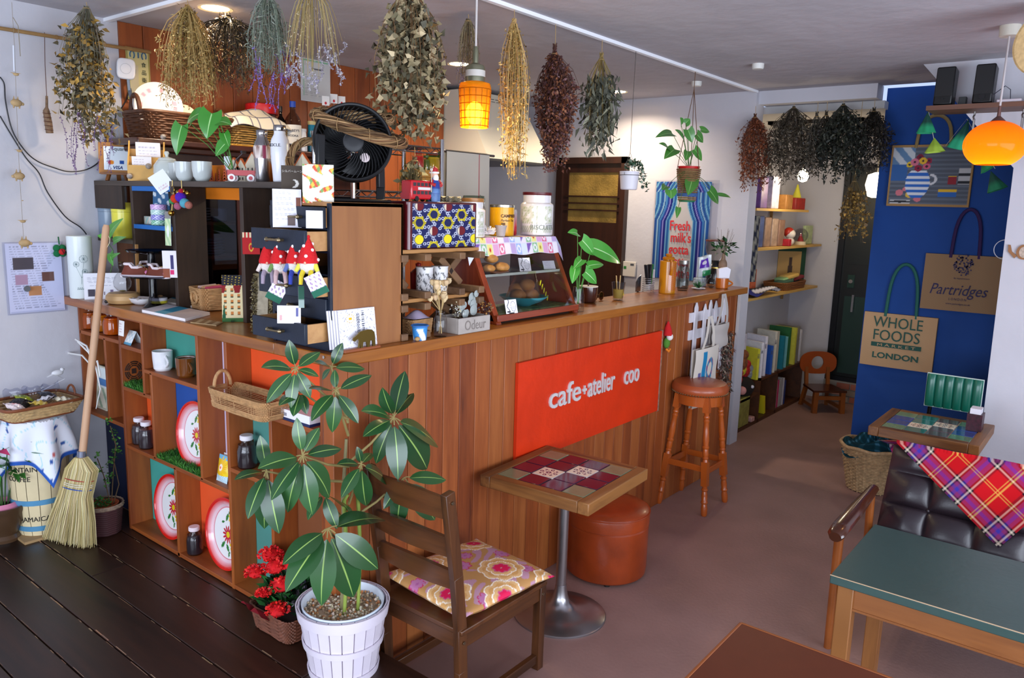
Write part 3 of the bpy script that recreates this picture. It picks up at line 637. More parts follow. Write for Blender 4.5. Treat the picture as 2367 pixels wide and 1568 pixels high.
part(bt,'pedestal',MB().cyl((0,-0.47,0.02),(0,-0.47,0.625),0.03,n=20).lathe([(0.2,PZ*0),(0.2,0.01),(0.05,0.03)],(0,-0.47,0),30),mat('#2a2422',0.4,0.6),loc=(0,0,0))
bt.location.z=0.0

# ------------------------------------------------------------------ tufted black sofa
so=thing('sofa','black tufted leather sofa with wooden arms','sofa',(2.0,-1.27,0))
SB0,SB1=Vector((-0.02,0,0.33)),Vector((0.16,0,0.715))
def sofa_pt(s,t,off=0.0):
    """s metres along -Y, t metres up the backrest"""
    d=(SB1-SB0);T=d.length;d.normalize();n=Vector((-d.z,0,d.x));return SB0+d*t+n*off+Vector((0,-s,0))
ST=(SB1-SB0).length
def tuft(u,v):
    s=u*1.25;t=v*ST;a=abs(math.sin(PI*s/0.185));b=abs(math.sin(PI*(t-0.02)/0.145));dep=0.045*(a*b)**0.3
    e=min(1,12*min(u,1-u))**0.5*min(1,8*min(v,1-v))**0.5;return sofa_pt(s,t,0.03+dep*e)
M_bl=mat('#241a20',0.34,spec=0.6,bump=0.05,bscale=120)
part(so,'backrest',MB().grid(tuft,150,54).grid(lambda u,v:sofa_pt(1.25*(1-u),ST*v,-0.05),4,4).grid(lambda u,v:sofa_pt(1.25*u,ST,0.03-0.08*v),10,2).grid(lambda u,v:sofa_pt(0,ST*u,-0.05+0.08*v),6,1),M_bl)
bt_=MB()
for i in range(1,7):
    for j in range(0,3):bt_.ball(sofa_pt(0.185*i,0.02+0.145*j,0.034),0.009,8,5)
part(so,'buttons',bt_,M_bl)
part(so,'seat',MB().box(-0.52,0.02,-1.25,0.0,0.22,0.40),M_bl,bevel=0.03)
M_arm=mat('#4a2413',0.2,noise=0.2,scale=8,coat=0.6)
arm=MB();pr_=[(-0.56,0.50,0.024),(-0.545,0.508,0.034),(-0.48,0.518,0.038),(-0.3,0.528,0.036),(-0.12,0.538,0.028),(0.0,0.545,0.022)]
vs_=[];
for x_,z_,w_ in pr_:
    for k in range(12):a=2*PI*k/12;vs_.append((x_,0.035+w_*math.cos(a),z_+0.019*math.sin(a)))
fs_=[(i*12+k,i*12+(k+1)%12,(i+1)*12+(k+1)%12,(i+1)*12+k)for i in range(5)for k in range(12)]+[tuple(range(12)),tuple(60+k for k in range(11,-1,-1))]
arm.add(vs_,fs_);part(so,'armrest',arm,M_arm)
M_leg=mat('#8c4b1e',0.3,noise=0.2,coat=0.3)
part(so,'arm_post',MB().cyl((-0.5,0.035,0.0),(-0.5,0.035,0.51),0.015,0.019,12),M_leg);part(so,'arm_post',MB().cyl((0.02,0.035,0.0),(-0.04,0.035,0.54),0.014,0.018,12),M_leg)
part(so,'frame_rail',MB().bar((-0.5,0.035,0.24),(0.0,0.035,0.22),0.022,0.05),M_leg)
# red tartan throw over the sofa back
def tartan(u,v,base='#b90f18',dark='#10141c',blue='#38308f',ylw='#d8cfae',rep=0.25):
    def band(x):
        x=(x/rep)%1.0
        if x<0.42:return 'kpkmmbbmmkpk'[int(x/0.035)]
        if 0.67<x<0.69 or 0.73<x<0.75:return 'y'
        return 'r'
    C={'r':lin(base),'k':lin('#1b0f1c'),'p':lin('#c7b6a2'),'b':lin(blue),'m':lin('#7a2a5e'),'y':lin('#d9a24a')}
    a,b=band(u),band(v);A,B=C[a],C[b]
    if a=='r' and b=='r':return A
    k=0.35 if b!='r' and a!='r' else 0.5
    if a=='r':return tuple(0.35*p+0.65*q for p,q in zip(A,B))if b not in 'kp' else tuple(0.55*p+0.45*q for p,q in zip(A,B))
    if b=='r':return tuple(0.65*p+0.35*q for p,q in zip(A,B))if a not in 'kp' else tuple(0.45*p+0.55*q for p,q in zip(A,B))
    return tuple(0.5*p+0.5*q for p,q in zip(A,B))
def on_sofa(px,py):
    d=(P(px,py,z=0.0)-CAM);d.normalize();sl=(SB1-SB0).normalized();n=Vector((-sl.z,0,sl.x));q=SB0+so.location+n*0.085;t=(q-CAM).dot(n)/d.dot(n);h=CAM+d*t-so.location-SB0-n*0.085
    return-h.y,h.dot(sl)
D_=Vector(on_sofa(2308,1268));A_=Vector(on_sofa(2078,1030));E_=Vector(on_sofa(2400,1190));ua=(A_-D_);ev=(E_-D_);ev=Vector((-ua.y,ua.x)).normalized()*-0.62 if False else ev.normalized()*0.7
def throw(u,v):
    s,t=D_+ua*1.25*u+ev*v;f=0.006*math.sin(18*u+5*v)
    if t>ST:ex=t-ST;return sofa_pt(s,ST+0.012+f*0.3,0.085-ex)if ex<0.14 else sofa_pt(s,ST-(ex-0.14),-0.06)
    return sofa_pt(s,t,0.083+f+(0.01 if t<0.1 else 0))
L1,L2=ua.length*1.25,ev.length
th_=MB().grid(throw,190,190,lambda u,v:tartan(u*L1,v*L2,rep=0.215))
single('throw_blanket','red tartan throw draped over the back of the black sofa','blanket',th_,vcm(0.9,0.15),so.location)
# ------------------------------------------------------------------ small builders
M_glass=glass();M_glassg=glass((225,235,235),tint=0.8)
def rgb(c):return c if isinstance(c,str)else '#%02x%02x%02x'%tuple(c)
def handle_pts(y0,z0,h,out,n=9):return[(0,y0+out*math.sin(PI*k/(n-1)),z0+h*k/(n-1))for k in range(n)]
def mug(name,label,cat,loc,r,h,co,ci,hang=0.0,group=None,flare=1.0,prof=None,rough=0.2,handle=True,hc=None):
    t=thing(name,label,cat,loc,hang,group)
    pr=prof or[(r*0.75,0.0),(r*0.8,0.004),(r*0.9,h*0.1),(r*flare*0.98,h*0.6),(r*flare,h)]
    part(t,'body',MB().lathe(pr+[(pr[-1][0]-0.003,h),(pr[-1][0]-0.006,h*0.9)],n=32,caps=True),mat(co,rough,noise=0.06,scale=30,coat=0.3))
    part(t,'inside',MB().lathe([(0.001,h*0.12),(pr[0][0]-0.004,h*0.12),(pr[-1][0]-0.0045,h*0.97)],n=32,caps=False),mat(ci,0.25))
    if handle:part(t,'handle',MB().tube([(0,r*0.85+v[1],v[2])for v in handle_pts(0,h*0.22,h*0.58,r*0.75)],r*0.13,8),mat(hc or co,rough,coat=0.3))
    return t
def card(name,label,cat,loc,w,h,rz,tilt=0.0,colf=None,c='#f4f2f0',nu=40,nv=40,thick=0.0015,group=None,stand=None):
    """flat printed card standing at loc, facing local -Y, leaning back by tilt"""
    t=thing(name,label,cat,loc,rz,group);f=lambda u,v,d=0.0:((u-0.5)*w,d+math.sin(tilt)*h*v,math.cos(tilt)*h*v)
    mb=MB().color(c);mb.grid(lambda u,v:f(u,v),nu,nv,colf or(lambda u,v:lin(c)));mb.grid(lambda u,v:f(1-u,v,thick),1,1).grid(lambda u,v:f(u,0,thick*(1-v)),1,1).grid(lambda u,v:f(u,1,thick*v),1,1).grid(lambda u,v:f(0,u,thick*(1-v)),1,1).grid(lambda u,v:f(1,u,thick*v),1,1)
    part(t,'card',mb,M_vc,smooth=False)
    if stand:part(t,'stand',MB().prism([(-w*0.2,0,0),(w*0.2,0,0),(w*0.2,0.03,0),(-w*0.2,0.03,0)],(0,0,0.004)).bar((0,0.035,0.002),(0,math.sin(tilt)*h*0.6+0.002,h*0.5),w*0.25,0.003),mat(stand,0.6))
    return t
def textlines(bg='#f4f2ef',ink='#5a5a66',rows=12,top=0.9,bot=0.1,seed=1,marg=0.1,extra=()):
    bgc,ic=lin(bg),lin(ink)
    def f(u,v):
        for(u0,u1,v0,v1,c)in extra:
            if u0<u<u1 and v0<v<v1:return lin(c)if isinstance(c,str)else c(u,v)
        if bot<v<top and marg<u<1-marg:
            k=(v-bot)/(top-bot)*rows;r=int(k)
            if 0.3<k-r<0.65 and math.sin((u*97+r*13.7+seed*5))+math.sin(u*41+r*7)>-0.4 and u<1-marg-0.3*abs(math.sin(r*3.3+seed)):return tuple(0.5*a+0.5*b for a,b in zip(bgc,ic))
        return bgc
    return f
def jar(name,label,loc,r,h,cap,liquid,lv=0.8,group=None,tag_=False):
    t=thing(name,label,'jar',loc,0,group)
    pr=[(r*0.85,0.0),(r*0.98,h*0.06),(r,h*0.2),(r,h*0.52),(r*0.9,h*0.64),(r*0.55,h*0.78),(r*0.52,h*0.86)]
    part(t,'glass_body',MB().lathe(pr,n=28),M_glass)
    li=[(a*0.95,max(b,0.003))for a,b in pr if b<h*lv*0.75]+[(pr[4][0]*0.93,h*lv*0.76),(0.001,h*lv*0.76)]
    part(t,'contents',MB().lathe(li,n=28),(mat(liquid,0.15,coat=0.6)if lv>0.93 else honey(liquid)))
    part(t,'lid',MB().lathe([(r*0.60,h*0.85),(r*0.66,h*0.87),(r*0.66,h*0.98),(r*0.6,h),(0,h)],n=28),mat(cap,0.4))
    return t
def honey(c):
    key=('honey',c)
    if key in MATS:return MATS[key]
    m,nt,b=_new('syrup_%d'%len(MATS));b.inputs['Base Color'].default_value=(*lin(c),1);b.inputs['Roughness'].default_value=0.1
    t=nt.nodes.new('ShaderNodeBsdfTransparent');t.inputs[0].default_value=(*lin(c),1);mx=nt.nodes.new('ShaderNodeMixShader');mx.inputs[0].default_value=0.45
    nt.links.new(b.outputs[0],mx.inputs[1]);nt.links.new(t.outputs[0],mx.inputs[2]);nt.links.new(mx.outputs[0],nt.nodes['Material Output'].inputs[0]);MATS[key]=m;return m
def star_leafy(mb,n,cen,rad,L,W,pal,droop=0.0):
    c=unit(n)*rad*(rng.random((n,1))**(1/3))+np.array(cen);blades(mb,c,unit(n)+np.array([0,0,-droop]),unit(n),L,W,jcols(pal,n))

# ------------------------------------------------------------------ in the cubby shelf
XC=XS+0.055
zj=zA+TH/2
for k,(px,lab)in enumerate(((188,'reddish amber syrup jar, leftmost of the four on the top cubby'),(212,'amber syrup jar half hidden behind the broom handle'),(234,'amber syrup jar just right of the broom handle'),(262,'large orange syrup jar with a price tag on the top cubby'))):
    y=P(px,765,x=XC).y;jar('syrup_jar',lab,(XC+0.0,y,zj),0.046,0.118,'#e8e2e8',['#c8501c','#e06a1e','#f0900f','#f2720c'][k],0.92,'amber syrup jars')
tg=card('price_tag','white hand-lettered tag hanging on the orange syrup jar','tag',(XS-0.012,P(284,750,x=XS).y,zj+0.03),0.05,0.07,-PI/2,0.1,textlines('#f6f4f2','#a8405a',4,0.85,0.2),nu=24,nv=24)
# framed picture in the left cubby
fp=thing('framed_print','tall framed print leaning inside the left cubby','picture',(XC+0.02,P(236,940,x=XC).y,zAb+TH/2))
part(fp,'print',MB().grid(lambda u,v:(-0.02+0.02*v,0.055-0.11*u,0.21*v),30,60,lambda u,v:lin('#4f7fb8')if 0.55<v<0.72 else(lin('#dfe9ea')if v>0.5 else lin('#e8e2cc')if math.sin(9*u+14*v)>-0.5 else lin('#9fb59a'))),M_vc)
part(fp,'frame',MB().bar((-0.022,0.058,0),(-0.002,0.058,0.215),0.008,0.008).bar((-0.022,-0.058,0),(-0.002,-0.058,0.215),0.008,0.008).bar((-0.022,-0.058,0.004),(-0.022,0.058,0.004),0.008,0.008).bar((-0.002,-0.058,0.213),(-0.002,0.058,0.213),0.008,0.008),mat('#cfcbb8',0.5))
# little A-frame card
ac=single('tent_card','small blue and white tent card in the cubby beside the syrup jars','card',MB().color('#dfe8ee').grid(lambda u,v:(-0.03+0.03*v,0.04-0.08*u,0.062*v),16,16,lambda u,v:lin('#5b9dbd')if v<0.14 else(lin('#f1f4f5')if(int(u*5)+int(v*5))%2 else lin('#cfe0e8'))).grid(lambda u,v:(0.03-0.03*v,-0.04+0.08*u,0.062*v),2,2),M_vc,(XC-0.01,P(313,800,x=XC).y,zB1+TH/2))
mug('mug','white ribbed mug on the cubby shelf','mug',(XS+0.05,P(377,855,x=XS+0.05).y,zB3+TH/2),0.043,0.088,'#e3e2e6','#cfcfd6',PI*0.95,'mugs in the cubby')
mug('mug','brown glazed ribbed mug on the cubby shelf','mug',(XS+0.055,P(431,872,x=XS+0.055).y,zB3+TH/2),0.042,0.085,'#6b3a12','#cfc6c2',PI*0.95,'mugs in the cubby',rough=0.12)
# burnt-in emblem in the small cubby
em=MB();yc_,zc_=P(314,858,x=XS+0.06).y,P(314,858,x=XS+0.06).z
for r in(0.045,0.036,0.027):
    for k in range(6):em.tube([(XS+0.055+0.9*r*math.cos(a),yV1-TH/2-0.0015,zc_+r*math.sin(a))for a in[2*PI*(k+0.85*q/4)/6 for q in range(5)]],0.0028,4)
em.box(XS+0.045,XS+0.065,yV1-TH/2-0.002,yV1-TH/2,zc_-0.012,zc_+0.012)
single('burnt_emblem','dark burnt circular emblem on the wall of the small grassy cubby','emblem',em,mat('#2b150b',0.8))
def grass(name,label,x0,x1,y0,y1,z,n):
    mb=MB().color('#2c5a1c').box(x0,x1,y0,y1,z,z+0.003);c=np.stack([rng.uniform(x0,x1,n),rng.uniform(y0,y1,n),np.full(n,z+0.002)],1)
    d=unit(n)*0.5;d[:,2]=np.abs(d[:,2])+0.8;blades(mb,c,d,unit(n),rng.uniform(0.015,0.03,n),0.003,jcols(['#3a7a24','#2c6420','#56963a','#244f1a'],n));o=link(name,mb.mesh(name),M_leafm);tag(o,label,'grass mat');o['kind']='stuff';return o
grass('artificial_grass','patch of artificial grass in the small cubby with the emblem',XS+0.002,XS+DP-0.004,yV2+0.012,yV1-0.012,zB2+TH/2,1400)
grass('artificial_grass','artificial grass under the upper enamel tray',XS+0.002,XS+DP-0.004,yV4+0.012,yV3-0.012,zM+TH/2,3200)
for px,py,lab in((324,1028,'grey jar with white lid in the orange-backed cubby, left one'),(345,1036,'grey jar with white lid in the orange-backed cubby, right one')):
    jar('dark_jar',lab,(XS+(0.05 if px<330 else 0.04),P(px,py,x=XS+0.05).y,zM+TH/2),0.036,0.128,'#e6dfe6','#3a2f35',0.95,'dark jars in the cubbies')
jar('dark_jar','dark jar with white lid beside the lowest enamel tray',(XS+0.045,P(452,1295,x=XS+0.045).y,zF+TH/2),0.036,0.128,'#e6d4da','#2a2026',0.95,'dark jars in the cubbies')
jar('dark_jar','dark jar with white lid behind the umbrella plant',(XS+0.05,P(572,1080,x=XS+0.05).y,zE2+TH/2),0.040,0.135,'#e6dfe6','#2f2529',0.95,'dark jars in the cubbies')
def enamel(u,v):
    """v radius, u angle; painted flower tray"""
    if v>0.93:return lin('#d31a14')
    if v>0.80:k=(v-0.80)/0.13;return tuple(a*k+b*(1-k)for a,b in zip(lin('#d9231b'),lin('#eab5bd')))
    if v>0.735:return lin('#e9c3cb')
    if v>0.70:return lin('#e07a88')
    a=2*PI*u;x,y=v*math.cos(a),v*math.sin(a);wt=lin('#f1eeee')
    def fl(cx,cy,R,n,pc,cc,cr):
        r=math.hypot(x-cx,y-cy)/R;t=math.atan2(y-cy,x-cx)
        if r<cr:return lin(cc)
        if r<0.45+0.55*abs(math.cos(n*t/2)):return lin(pc)
    for q in((-0.02,-0.05,0.26,12,'#c4263a','#e6c81e',.32),(0.26,0.22,0.15,6,'#e8c72a','#c8331e',.3),(0.24,-0.3,0.16,6,'#e8c72a','#c8331e',.4),(0.06,0.42,0.13,5,'#ecd24a','#d99a1e',.3)):
        c=fl(*q)
        if c:return c
    for cx,cy,an,R in((-0.22,-0.38,0.9,.14),(0.02,-0.42,2.2,.13),(0.22,-0.02,1.8,.13),(-0.12,0.42,1.2,.13),(-0.3,0.25,0.3,.08),(0.34,0.02,1.0,.1),(0.1,-0.58,1.3,.1),(0.0,0.55,2.6,.09)):
        dx,dy=x-cx,y-cy;p=dx*math.cos(an)+dy*math.sin(an);q=-dx*math.sin(an)+dy*math.cos(an)
        if abs(p)<R and abs(q)<R*0.42*(1-(p/R)**2):return lin('#2f7a35')
    return wt
def tray(px,py,pyt,pyb,zb,lab):
    xc=XS+0.055;R=(P(px,pyt,x=xc).z-P(px,pyb,x=xc).z)/2;y=P(px,py,x=xc).y
    t=thing('enamel_tray',lab,'tray',(xc-0.012,y,zb),0,'painted enamel trays',rot=(0,0.12,0))
    def pos(u,v):
        a=2*PI*u;d=0.0 if v<0.74 else-0.016*min(1,(v-0.74)/0.16)-(0.0 if v<0.93 else 0.003)
        return(d+0.016,-R*v*math.cos(a),R+R*v*math.sin(a))
    part(t,'painted_face',MB().grid(lambda u,v:pos(u,v),110,70,enamel),vcm(0.15,0.5,0.5))
    part(t,'back',MB().grid(lambda u,v:tuple(a+b for a,b in zip(pos(-u,v),(0.003,0,0))),40,12),mat('#c8c2c0',0.4));return t
tray(444,988,914,1060,zM+TH/2,'red-rimmed floral enamel tray standing on the artificial grass');tray(392,1187,1115,1254,zF+TH/2,'red-rimmed floral enamel tray against the teal lower cubby');tray(518,1255,1178,1332,zF+TH/2,'red-rimmed floral enamel tray against the orange lower cubby')
# smiling sun-print bag
sb=MB();
def sun(u,v):
    x,y=(u-.5)*2,(v-.58)*2.4;r=math.hypot(x,y);a=math.atan2(y,x)
    if v<0.28:return lin('#9ec8d8')if(int(u*14)+int(v*30))%2 else lin('#d8eaf0')
    if r<0.3:return lin('#e85a3a')if r<0.12 else lin('#f2e4d0')
    if r<0.75+0.2*math.cos(11*a):return lin('#f0c419')if math.cos(22*a)>-0.5 else lin('#e89a1e')
    return lin('#f2cf2a')if v<0.85 else lin('#6fb0d0')
sb.grid(lambda u,v:(-0.02+0.02*v-0.015*math.sin(PI*u)*math.sin(PI*v),0.04-0.08*u,0.11*v),40,50,sun).grid(lambda u,v:(0.0+0.02*v,-0.04+0.08*u,0.11*v),2,2)
single('sun_print_bag','clear packet with a yellow sun-face print in the narrow cubby','packet',sb,vcm(0.2,0.5),(XS+0.05,P(522,1100,x=XS+0.05).y,zM+TH/2))
# long rattan basket on the orange shelf
zb_=zE1+TH/2;yb=(P(518,925,x=XS).y+P(650,960,x=XS).y)/2;Lb=P(518,925,x=XS).y-P(645,960,x=XS).y
rb_=thing('rattan_basket','long light rattan basket with a loop handle on the orange cubby','basket',(XS-0.02,yb-.02,zb_))
M_rl=mat('#b58a5c',0.6,noise=0.2,scale=60);pth=rect_path(0.125,Lb-0.02,0,0.10,0.075)
part(rb_,'woven_wall',woven(MB(),pth,0.003,0.024,4,0.0034,0.0018,70),M_rl);part(rb_,'woven_wall',woven(MB(),pth,0.052,0.075,4,0.0036,0.0018,70),M_rl)
op=woven(MB(),pth,0.026,0.052,4,0.0017,0.001,70)
for k in range(70):op.tube([pth(k/70,0.02),pth(k/70,0.056)],0.0013,4)
part(rb_,'open_weave',op,M_rl);part(rb_,'bottom',MB().box(-0.055,0.055,-Lb/2+0.02,Lb/2-0.02,0.002,0.006),M_rl)
part(rb_,'handle',MB().tube([(0.035*math.cos(PI*k/12)*-1,Lb/2-0.0,0.07+0.06*math.sin(PI*k/12))for k in range(13)],0.007,8),M_rl)
bx=thing('white_box','white flat box with a blue base on the cubby beside the rattan basket','box',(XS+0.055,P(690,962,x=XS+.02).y,zb_))
part(bx,'carton',MB().box(-0.05,0.05,-0.085,0.085,0.006,0.04),mat('#ece8ee',0.5));part(bx,'base',MB().box(-0.052,0.052,-0.087,0.087,0,0.01),mat('#1a2450',0.5));part(bx,'barcode',MB().box(-0.0507,-0.05,0.05,0.07,0.016,0.028),mat('#8a8690',0.7))
# round grey woven plate behind the plant
pl=thing('woven_plate','round grey patterned plate leaning behind the umbrella plant','plate',(XS-0.03,P(648,1245,x=XS-0.03).y,zF+0.0),rot=(0,0.18,0))
def stone(u,v):
    x,y=v*math.cos(2*PI*u),v*math.sin(2*PI*u)
    if abs(x+0.15-0.2*y)<0.09:return lin('#c9b9b9')if math.sin(70*y)>-.3 else lin('#8a7c80')
    k=math.sin(37*x+9*math.sin(23*y))*math.sin(41*y+7*math.sin(19*x));return lin('#6d656c')if k>0.1 else(lin('#aaa3ab')if k>-.3 else lin('#332e34'))
Rp=0.115
part(pl,'face',MB().grid(lambda u,v:(-0.004+0.01*v*v,-Rp*v*math.cos(2*PI*u),Rp+Rp*v*math.sin(2*PI*u)),110,60,stone),vcm(0.6));part(pl,'rim',MB().tube([(0.006,Rp*math.cos(2*PI*k/48),Rp+Rp*math.sin(2*PI*k/48))for k in range(48)],0.004,6,closed=True),mat('#2a2a3a',0.5));part(pl,'back',MB().grid(lambda u,v:(0.008+0.004*v,Rp*v*math.cos(2*PI*u),Rp+Rp*v*math.sin(2*PI*u)),40,4),mat('#4a4650',0.6))

# ------------------------------------------------------------------ left corner on the platform
br=thing('broom','straw corn broom with a pale wooden handle leaning on the counter','broom',(-0.235,1.645,PZ))
top_=P(246,520,x=-0.03)-br.location;neck=P(188,1050,x=-0.195)-br.location
part(br,'handle',MB().tube([neck-Vector((0,0,0.03)),top_*0.985+neck*0.015,top_],[0.0165,0.0155,0.011],14),mat('#c49a78',0.5,noise=0.1,scale=4))
part(br,'ferrule',MB().cyl(neck-Vector((0,0,0.012)),neck+Vector((0.002,-0.001,0.015)),0.019,n=14),mat('#8f93a5',0.3,0.8))
bs=MB();nb=900;w0,w1=0.03,0.155
ex=Vector((0.32,-0.95,0)).normalized();ey=Vector((0.95,0.32,0));bsv=neck.z
for k in range(nb):
    a=rnd.uniform(-1,1);b=rnd.uniform(-1,1);sh=0.055;L1_=bsv-0.09
    c0=neck+ex*(a*0.022)+ey*(b*0.018)+Vector((0,0,-0.015));c1=neck+ex*(a*0.075)+ey*(b*0.026)+Vector((0,0,-0.07));c2=Vector((neck.x*0.5,neck.y*0.5,bsv*0.55))+ex*(a*0.082)+ey*(b*0.024)
    en=Vector((0,0,rnd.uniform(0.0,0.02)))+ex*(a*0.138+rnd.uniform(-.012,.012)-0.01)+ey*(b*0.03+rnd.uniform(-.008,.008));c3=(c2+en)/2+ex*(a*0.006)
    bs.cur=jit(lin(rnd.choice(['#cdbb86','#b9a874','#ddd0a4','#a8955f','#c7b68a'])),.12);bs.tube([c0,c1,c2,c3,en],[0.0022,0.0022,0.0018,0.0014,0.0008],3,caps=False)
bso=part(br,'bristles',bs,M_vc);bso['kind']='stuff'
for f,c in((0.80,'#a8302c'),(0.755,'#e0d8c0'),(0.735,'#e0d8c0'),(0.70,'#1d4fb0')):
    cc=neck*((f-0.5)*1.4+0.32);cc.z=bsv*f-0.03;part(br,'stitching',MB().tube([cc+ex*(0.0855*math.cos(2*PI*k/30))+ey*(0.03*math.sin(2*PI*k/30))for k in range(30)],0.002,5,closed=True),mat(c,0.7))
part(br,'hang_loop',MB().tube([top_+Vector((-0.012+0.018*math.sin(k*.7),-0.012,-0.03-0.016*k))for k in range(6)],0.0015,5),mat('#d8c8a8',0.7))

ba=thing('barrel','pale wooden barrel with blue hoops behind the broom','barrel',(-0.255,1.90,PZ))
Hb=0.56
bp=lambda z:0.102+0.026*math.sin(PI*min(1,max(0,z/Hb)))
for k in range(16):
    a0,a1=2*PI*k/16+0.01,2*PI*(k+1)/16-0.01
    part(ba,'stave',MB().grid(lambda u,v:(bp(v*Hb)*math.cos(a0+(a1-a0)*u),bp(v*Hb)*math.sin(a0+(a1-a0)*u),v*Hb),3,8),mat('#d6c49c',0.6,noise=0.08,scale=12))
part(ba,'core',MB().lathe([(0.09,0.0),(0.098,0.01),(0.12,Hb/2),(0.098,Hb-0.01),(0.0,Hb-0.01)],n=24),mat('#8a744c',0.8))
for z in(0.035,0.165,0.44):part(ba,'hoop',MB().lathe([(bp(z)+0.001,z),(bp(z)+0.003,z),(bp(z+.025)+0.003,z+0.025),(bp(z+.025)+0.001,z+0.025)],n=32,caps=False),mat('#5f9cc4',0.35,0.3))
def barrel_text(t,ang,z,size):
    me=text_mesh(t,size,0.0008,'CENTER');
    for v in me.vertices:a=ang+v.co.x/0.128;r=bp(z+v.co.y)+0.0015+v.co.z;zz=z+v.co.y;v.co=(r*math.cos(a),r*math.sin(a),zz)
    link('lettering',me,mat('#2a2622',0.7),ba)
barrel_text('JAMAICA',-2.15,0.085,0.034);barrel_text('JAMAICA',-2.62,0.375,0.032);barrel_text('MOUNTAIN',-2.62,0.33,0.032);barrel_text('COFFEE',-2.62,0.285,0.032)
part(ba,'base_board',MB().box(-0.125,0.125,-0.125,0.125,-0.0,0.012),mat('#a3835a',0.6))
zt_=Hb
cl=MB()
def cloth_col(u,v):
    if max(abs(u-.5),abs(v-.5))>0.465:return lin('#2a55a8')
    for k in range(26):
        cx,cy=(math.sin(k*12.9898)*43758.5)%1,(math.sin(k*78.233)*12543.3)%1
        dx,dy=(u-cx)*1.0,(v-cy)*1.9;r=math.hypot(dx,dy)
        if r<0.028:return lin('#3a5a9c')if k%3 else lin('#c86a6a')
    if math.sin(30*v+2*math.sin(25*u))>0.985:return lin('#a8d3e6')
    return lin('#e4e6f0')
def cloth_pos(u,v):
    x,y=(u-.5)*0.60,(v-.5)*0.60;c,s=math.cos(0.72),math.sin(0.72);x,y=x*c-y*s,x*s+y*c;r=math.hypot(x,y);a=math.atan2(y,x);R0=0.108
    if r<R0:return(x,y,zt_+0.006)
    ex_=r-R0;rr=R0+0.018+0.16*ex_+0.02*math.sin(7*a)*min(1,ex_*8);rr=min(rr,2.03-1.90-0.004)if math.sin(a)>0.75 else rr;return(rr*math.cos(a),rr*math.sin(a),zt_+0.006-ex_*0.97)
cl.grid(cloth_pos,80,80,cloth_col);single('barrel_cloth','white sailing-print cloth with blue border draped over the barrel','cloth',cl,vcm(0.85,0.2),(-0.255,1.90,PZ))
tb_=thing('basket_tray','two-tone wicker tray basket full of packets on the barrel','basket',(-0.255,1.895,PZ+zt_+0.012),rz=0.12)
pth=rect_path(0.275,0.21,0,0.28,0.065);part(tb_,'woven_wall',woven(MB(),pth,0.006,0.058,7,0.0042,0.003,44),mat('#c0a070',0.6,noise=0.25,scale=50))
rim=[pth(k/44,0.064)for k in range(44)];part(tb_,'rim',MB().tube(rim,0.0075,8,closed=True),mat('#7d4526',0.45));part(tb_,'bottom',MB().tube([pth(k/44,0.003)for k in range(44)],0.005,6,closed=True).box(-0.1,0.1,-0.08,0.08,0.0,0.006),mat('#7d4526',0.5))
for s in(-1,1):part(tb_,'handle',MB().tube([(s*(0.172+0.004*math.sin(PI*k/8)),0.035*math.cos(PI*k/8),0.062+0.045*math.sin(PI*k/8))for k in range(9)],0.005,6),mat('#7d4526',0.45))
pk=[('#e8d9da','#d88a8a'),('#1a1a1e','#0c0c10'),('#8f9a2a','#737d1c'),('#d8bb4a','#b33a2a'),('#e9e6ea','#c9a6b4'),('#18181c','#302c34'),('#efe6c8','#d8c26a')]
for k,(a,b)in enumerate(pk):
    x=-0.10+0.033*k;y=-0.02+0.05*((k*37)%3-1)*0.9
    mb=MB();mb.grid(lambda u,v:((u-.5)*0.085,(v-.5)*0.075,0.016*math.sin(PI*u)*math.sin(PI*v)+0.004*math.sin(20*u+9*v)),14,14,lambda u,v:lin(a)if(v<0.62 or u<0.3)else lin(b)).grid(lambda u,v:((.5-u)*0.085,(v-.5)*0.075,-0.012*math.sin(PI*u)*math.sin(PI*v)),8,8,lambda u,v:lin(a))
    names=('pale pink snack packet at the left end','black snack packet near the left end','slim olive-green packet','yellow and red packet','white packet in the middle','black packet in the middle','cream packet at the right end')
    o=single('snack_packet',names[k]+' of the tray basket on the barrel','packet',mb,vcm(0.15,0.6,0.3),Vector((-0.255+x,1.88+y,PZ+zt_+0.075+0.006*(k%3))),group='packets in the tray basket',rot=(rnd.uniform(-.4,.4),rnd.uniform(-.5,.5),rnd.uniform(-1,1)))
for k in range(3):
    mb=MB().grid(lambda u,v:((u-.5)*0.1,0.012*math.sin(6*u+k)+0.008*math.sin(9*v),v*0.085+0.006*math.sin(14*u)),12,10)
    single('clear_bag',('crinkled clear bag at the left','crinkled clear bag in the middle','crinkled clear bag at the right')[k]+' of the tray basket on the barrel','bag',mb,glass((235,238,250),0.1,0.9),(-0.255-0.07+0.075*k,1.90+0.02,PZ+zt_+0.06),group='clear bags in the tray basket',rot=(0.25,0,0.2*k))
bi=thing('bird_ornament','white bird figurine perched on a curved wire above the tray basket','ornament',(-0.20,1.96,PZ+zt_+0.05))
bo=Vector(P(133,862,y=1.96))-bi.location
part(bi,'wire_perch',MB().tube([(0,0,0),(0.004,0,0.05),bo+Vector((0.03,0,-0.035)),bo+Vector((0.0,0,-0.016))],0.0022,6),mat('#d8d8dc',0.4))
part(bi,'body',MB().ball((0,0,0),(0.027,0.013,0.014),14,9).ball((0.021,0,0.013),0.0095,10,7).tube([(0.03,0,0.014),(0.036,0,0.013)],[0.003,0.0005],6).bar((-0.018,0,-0.002),(-0.047,0,-0.014),0.014,0.004,w2=(0.008,0.002)).xform(Matrix.Translation(bo)),mat('#dadade',0.4))
tw=MB()
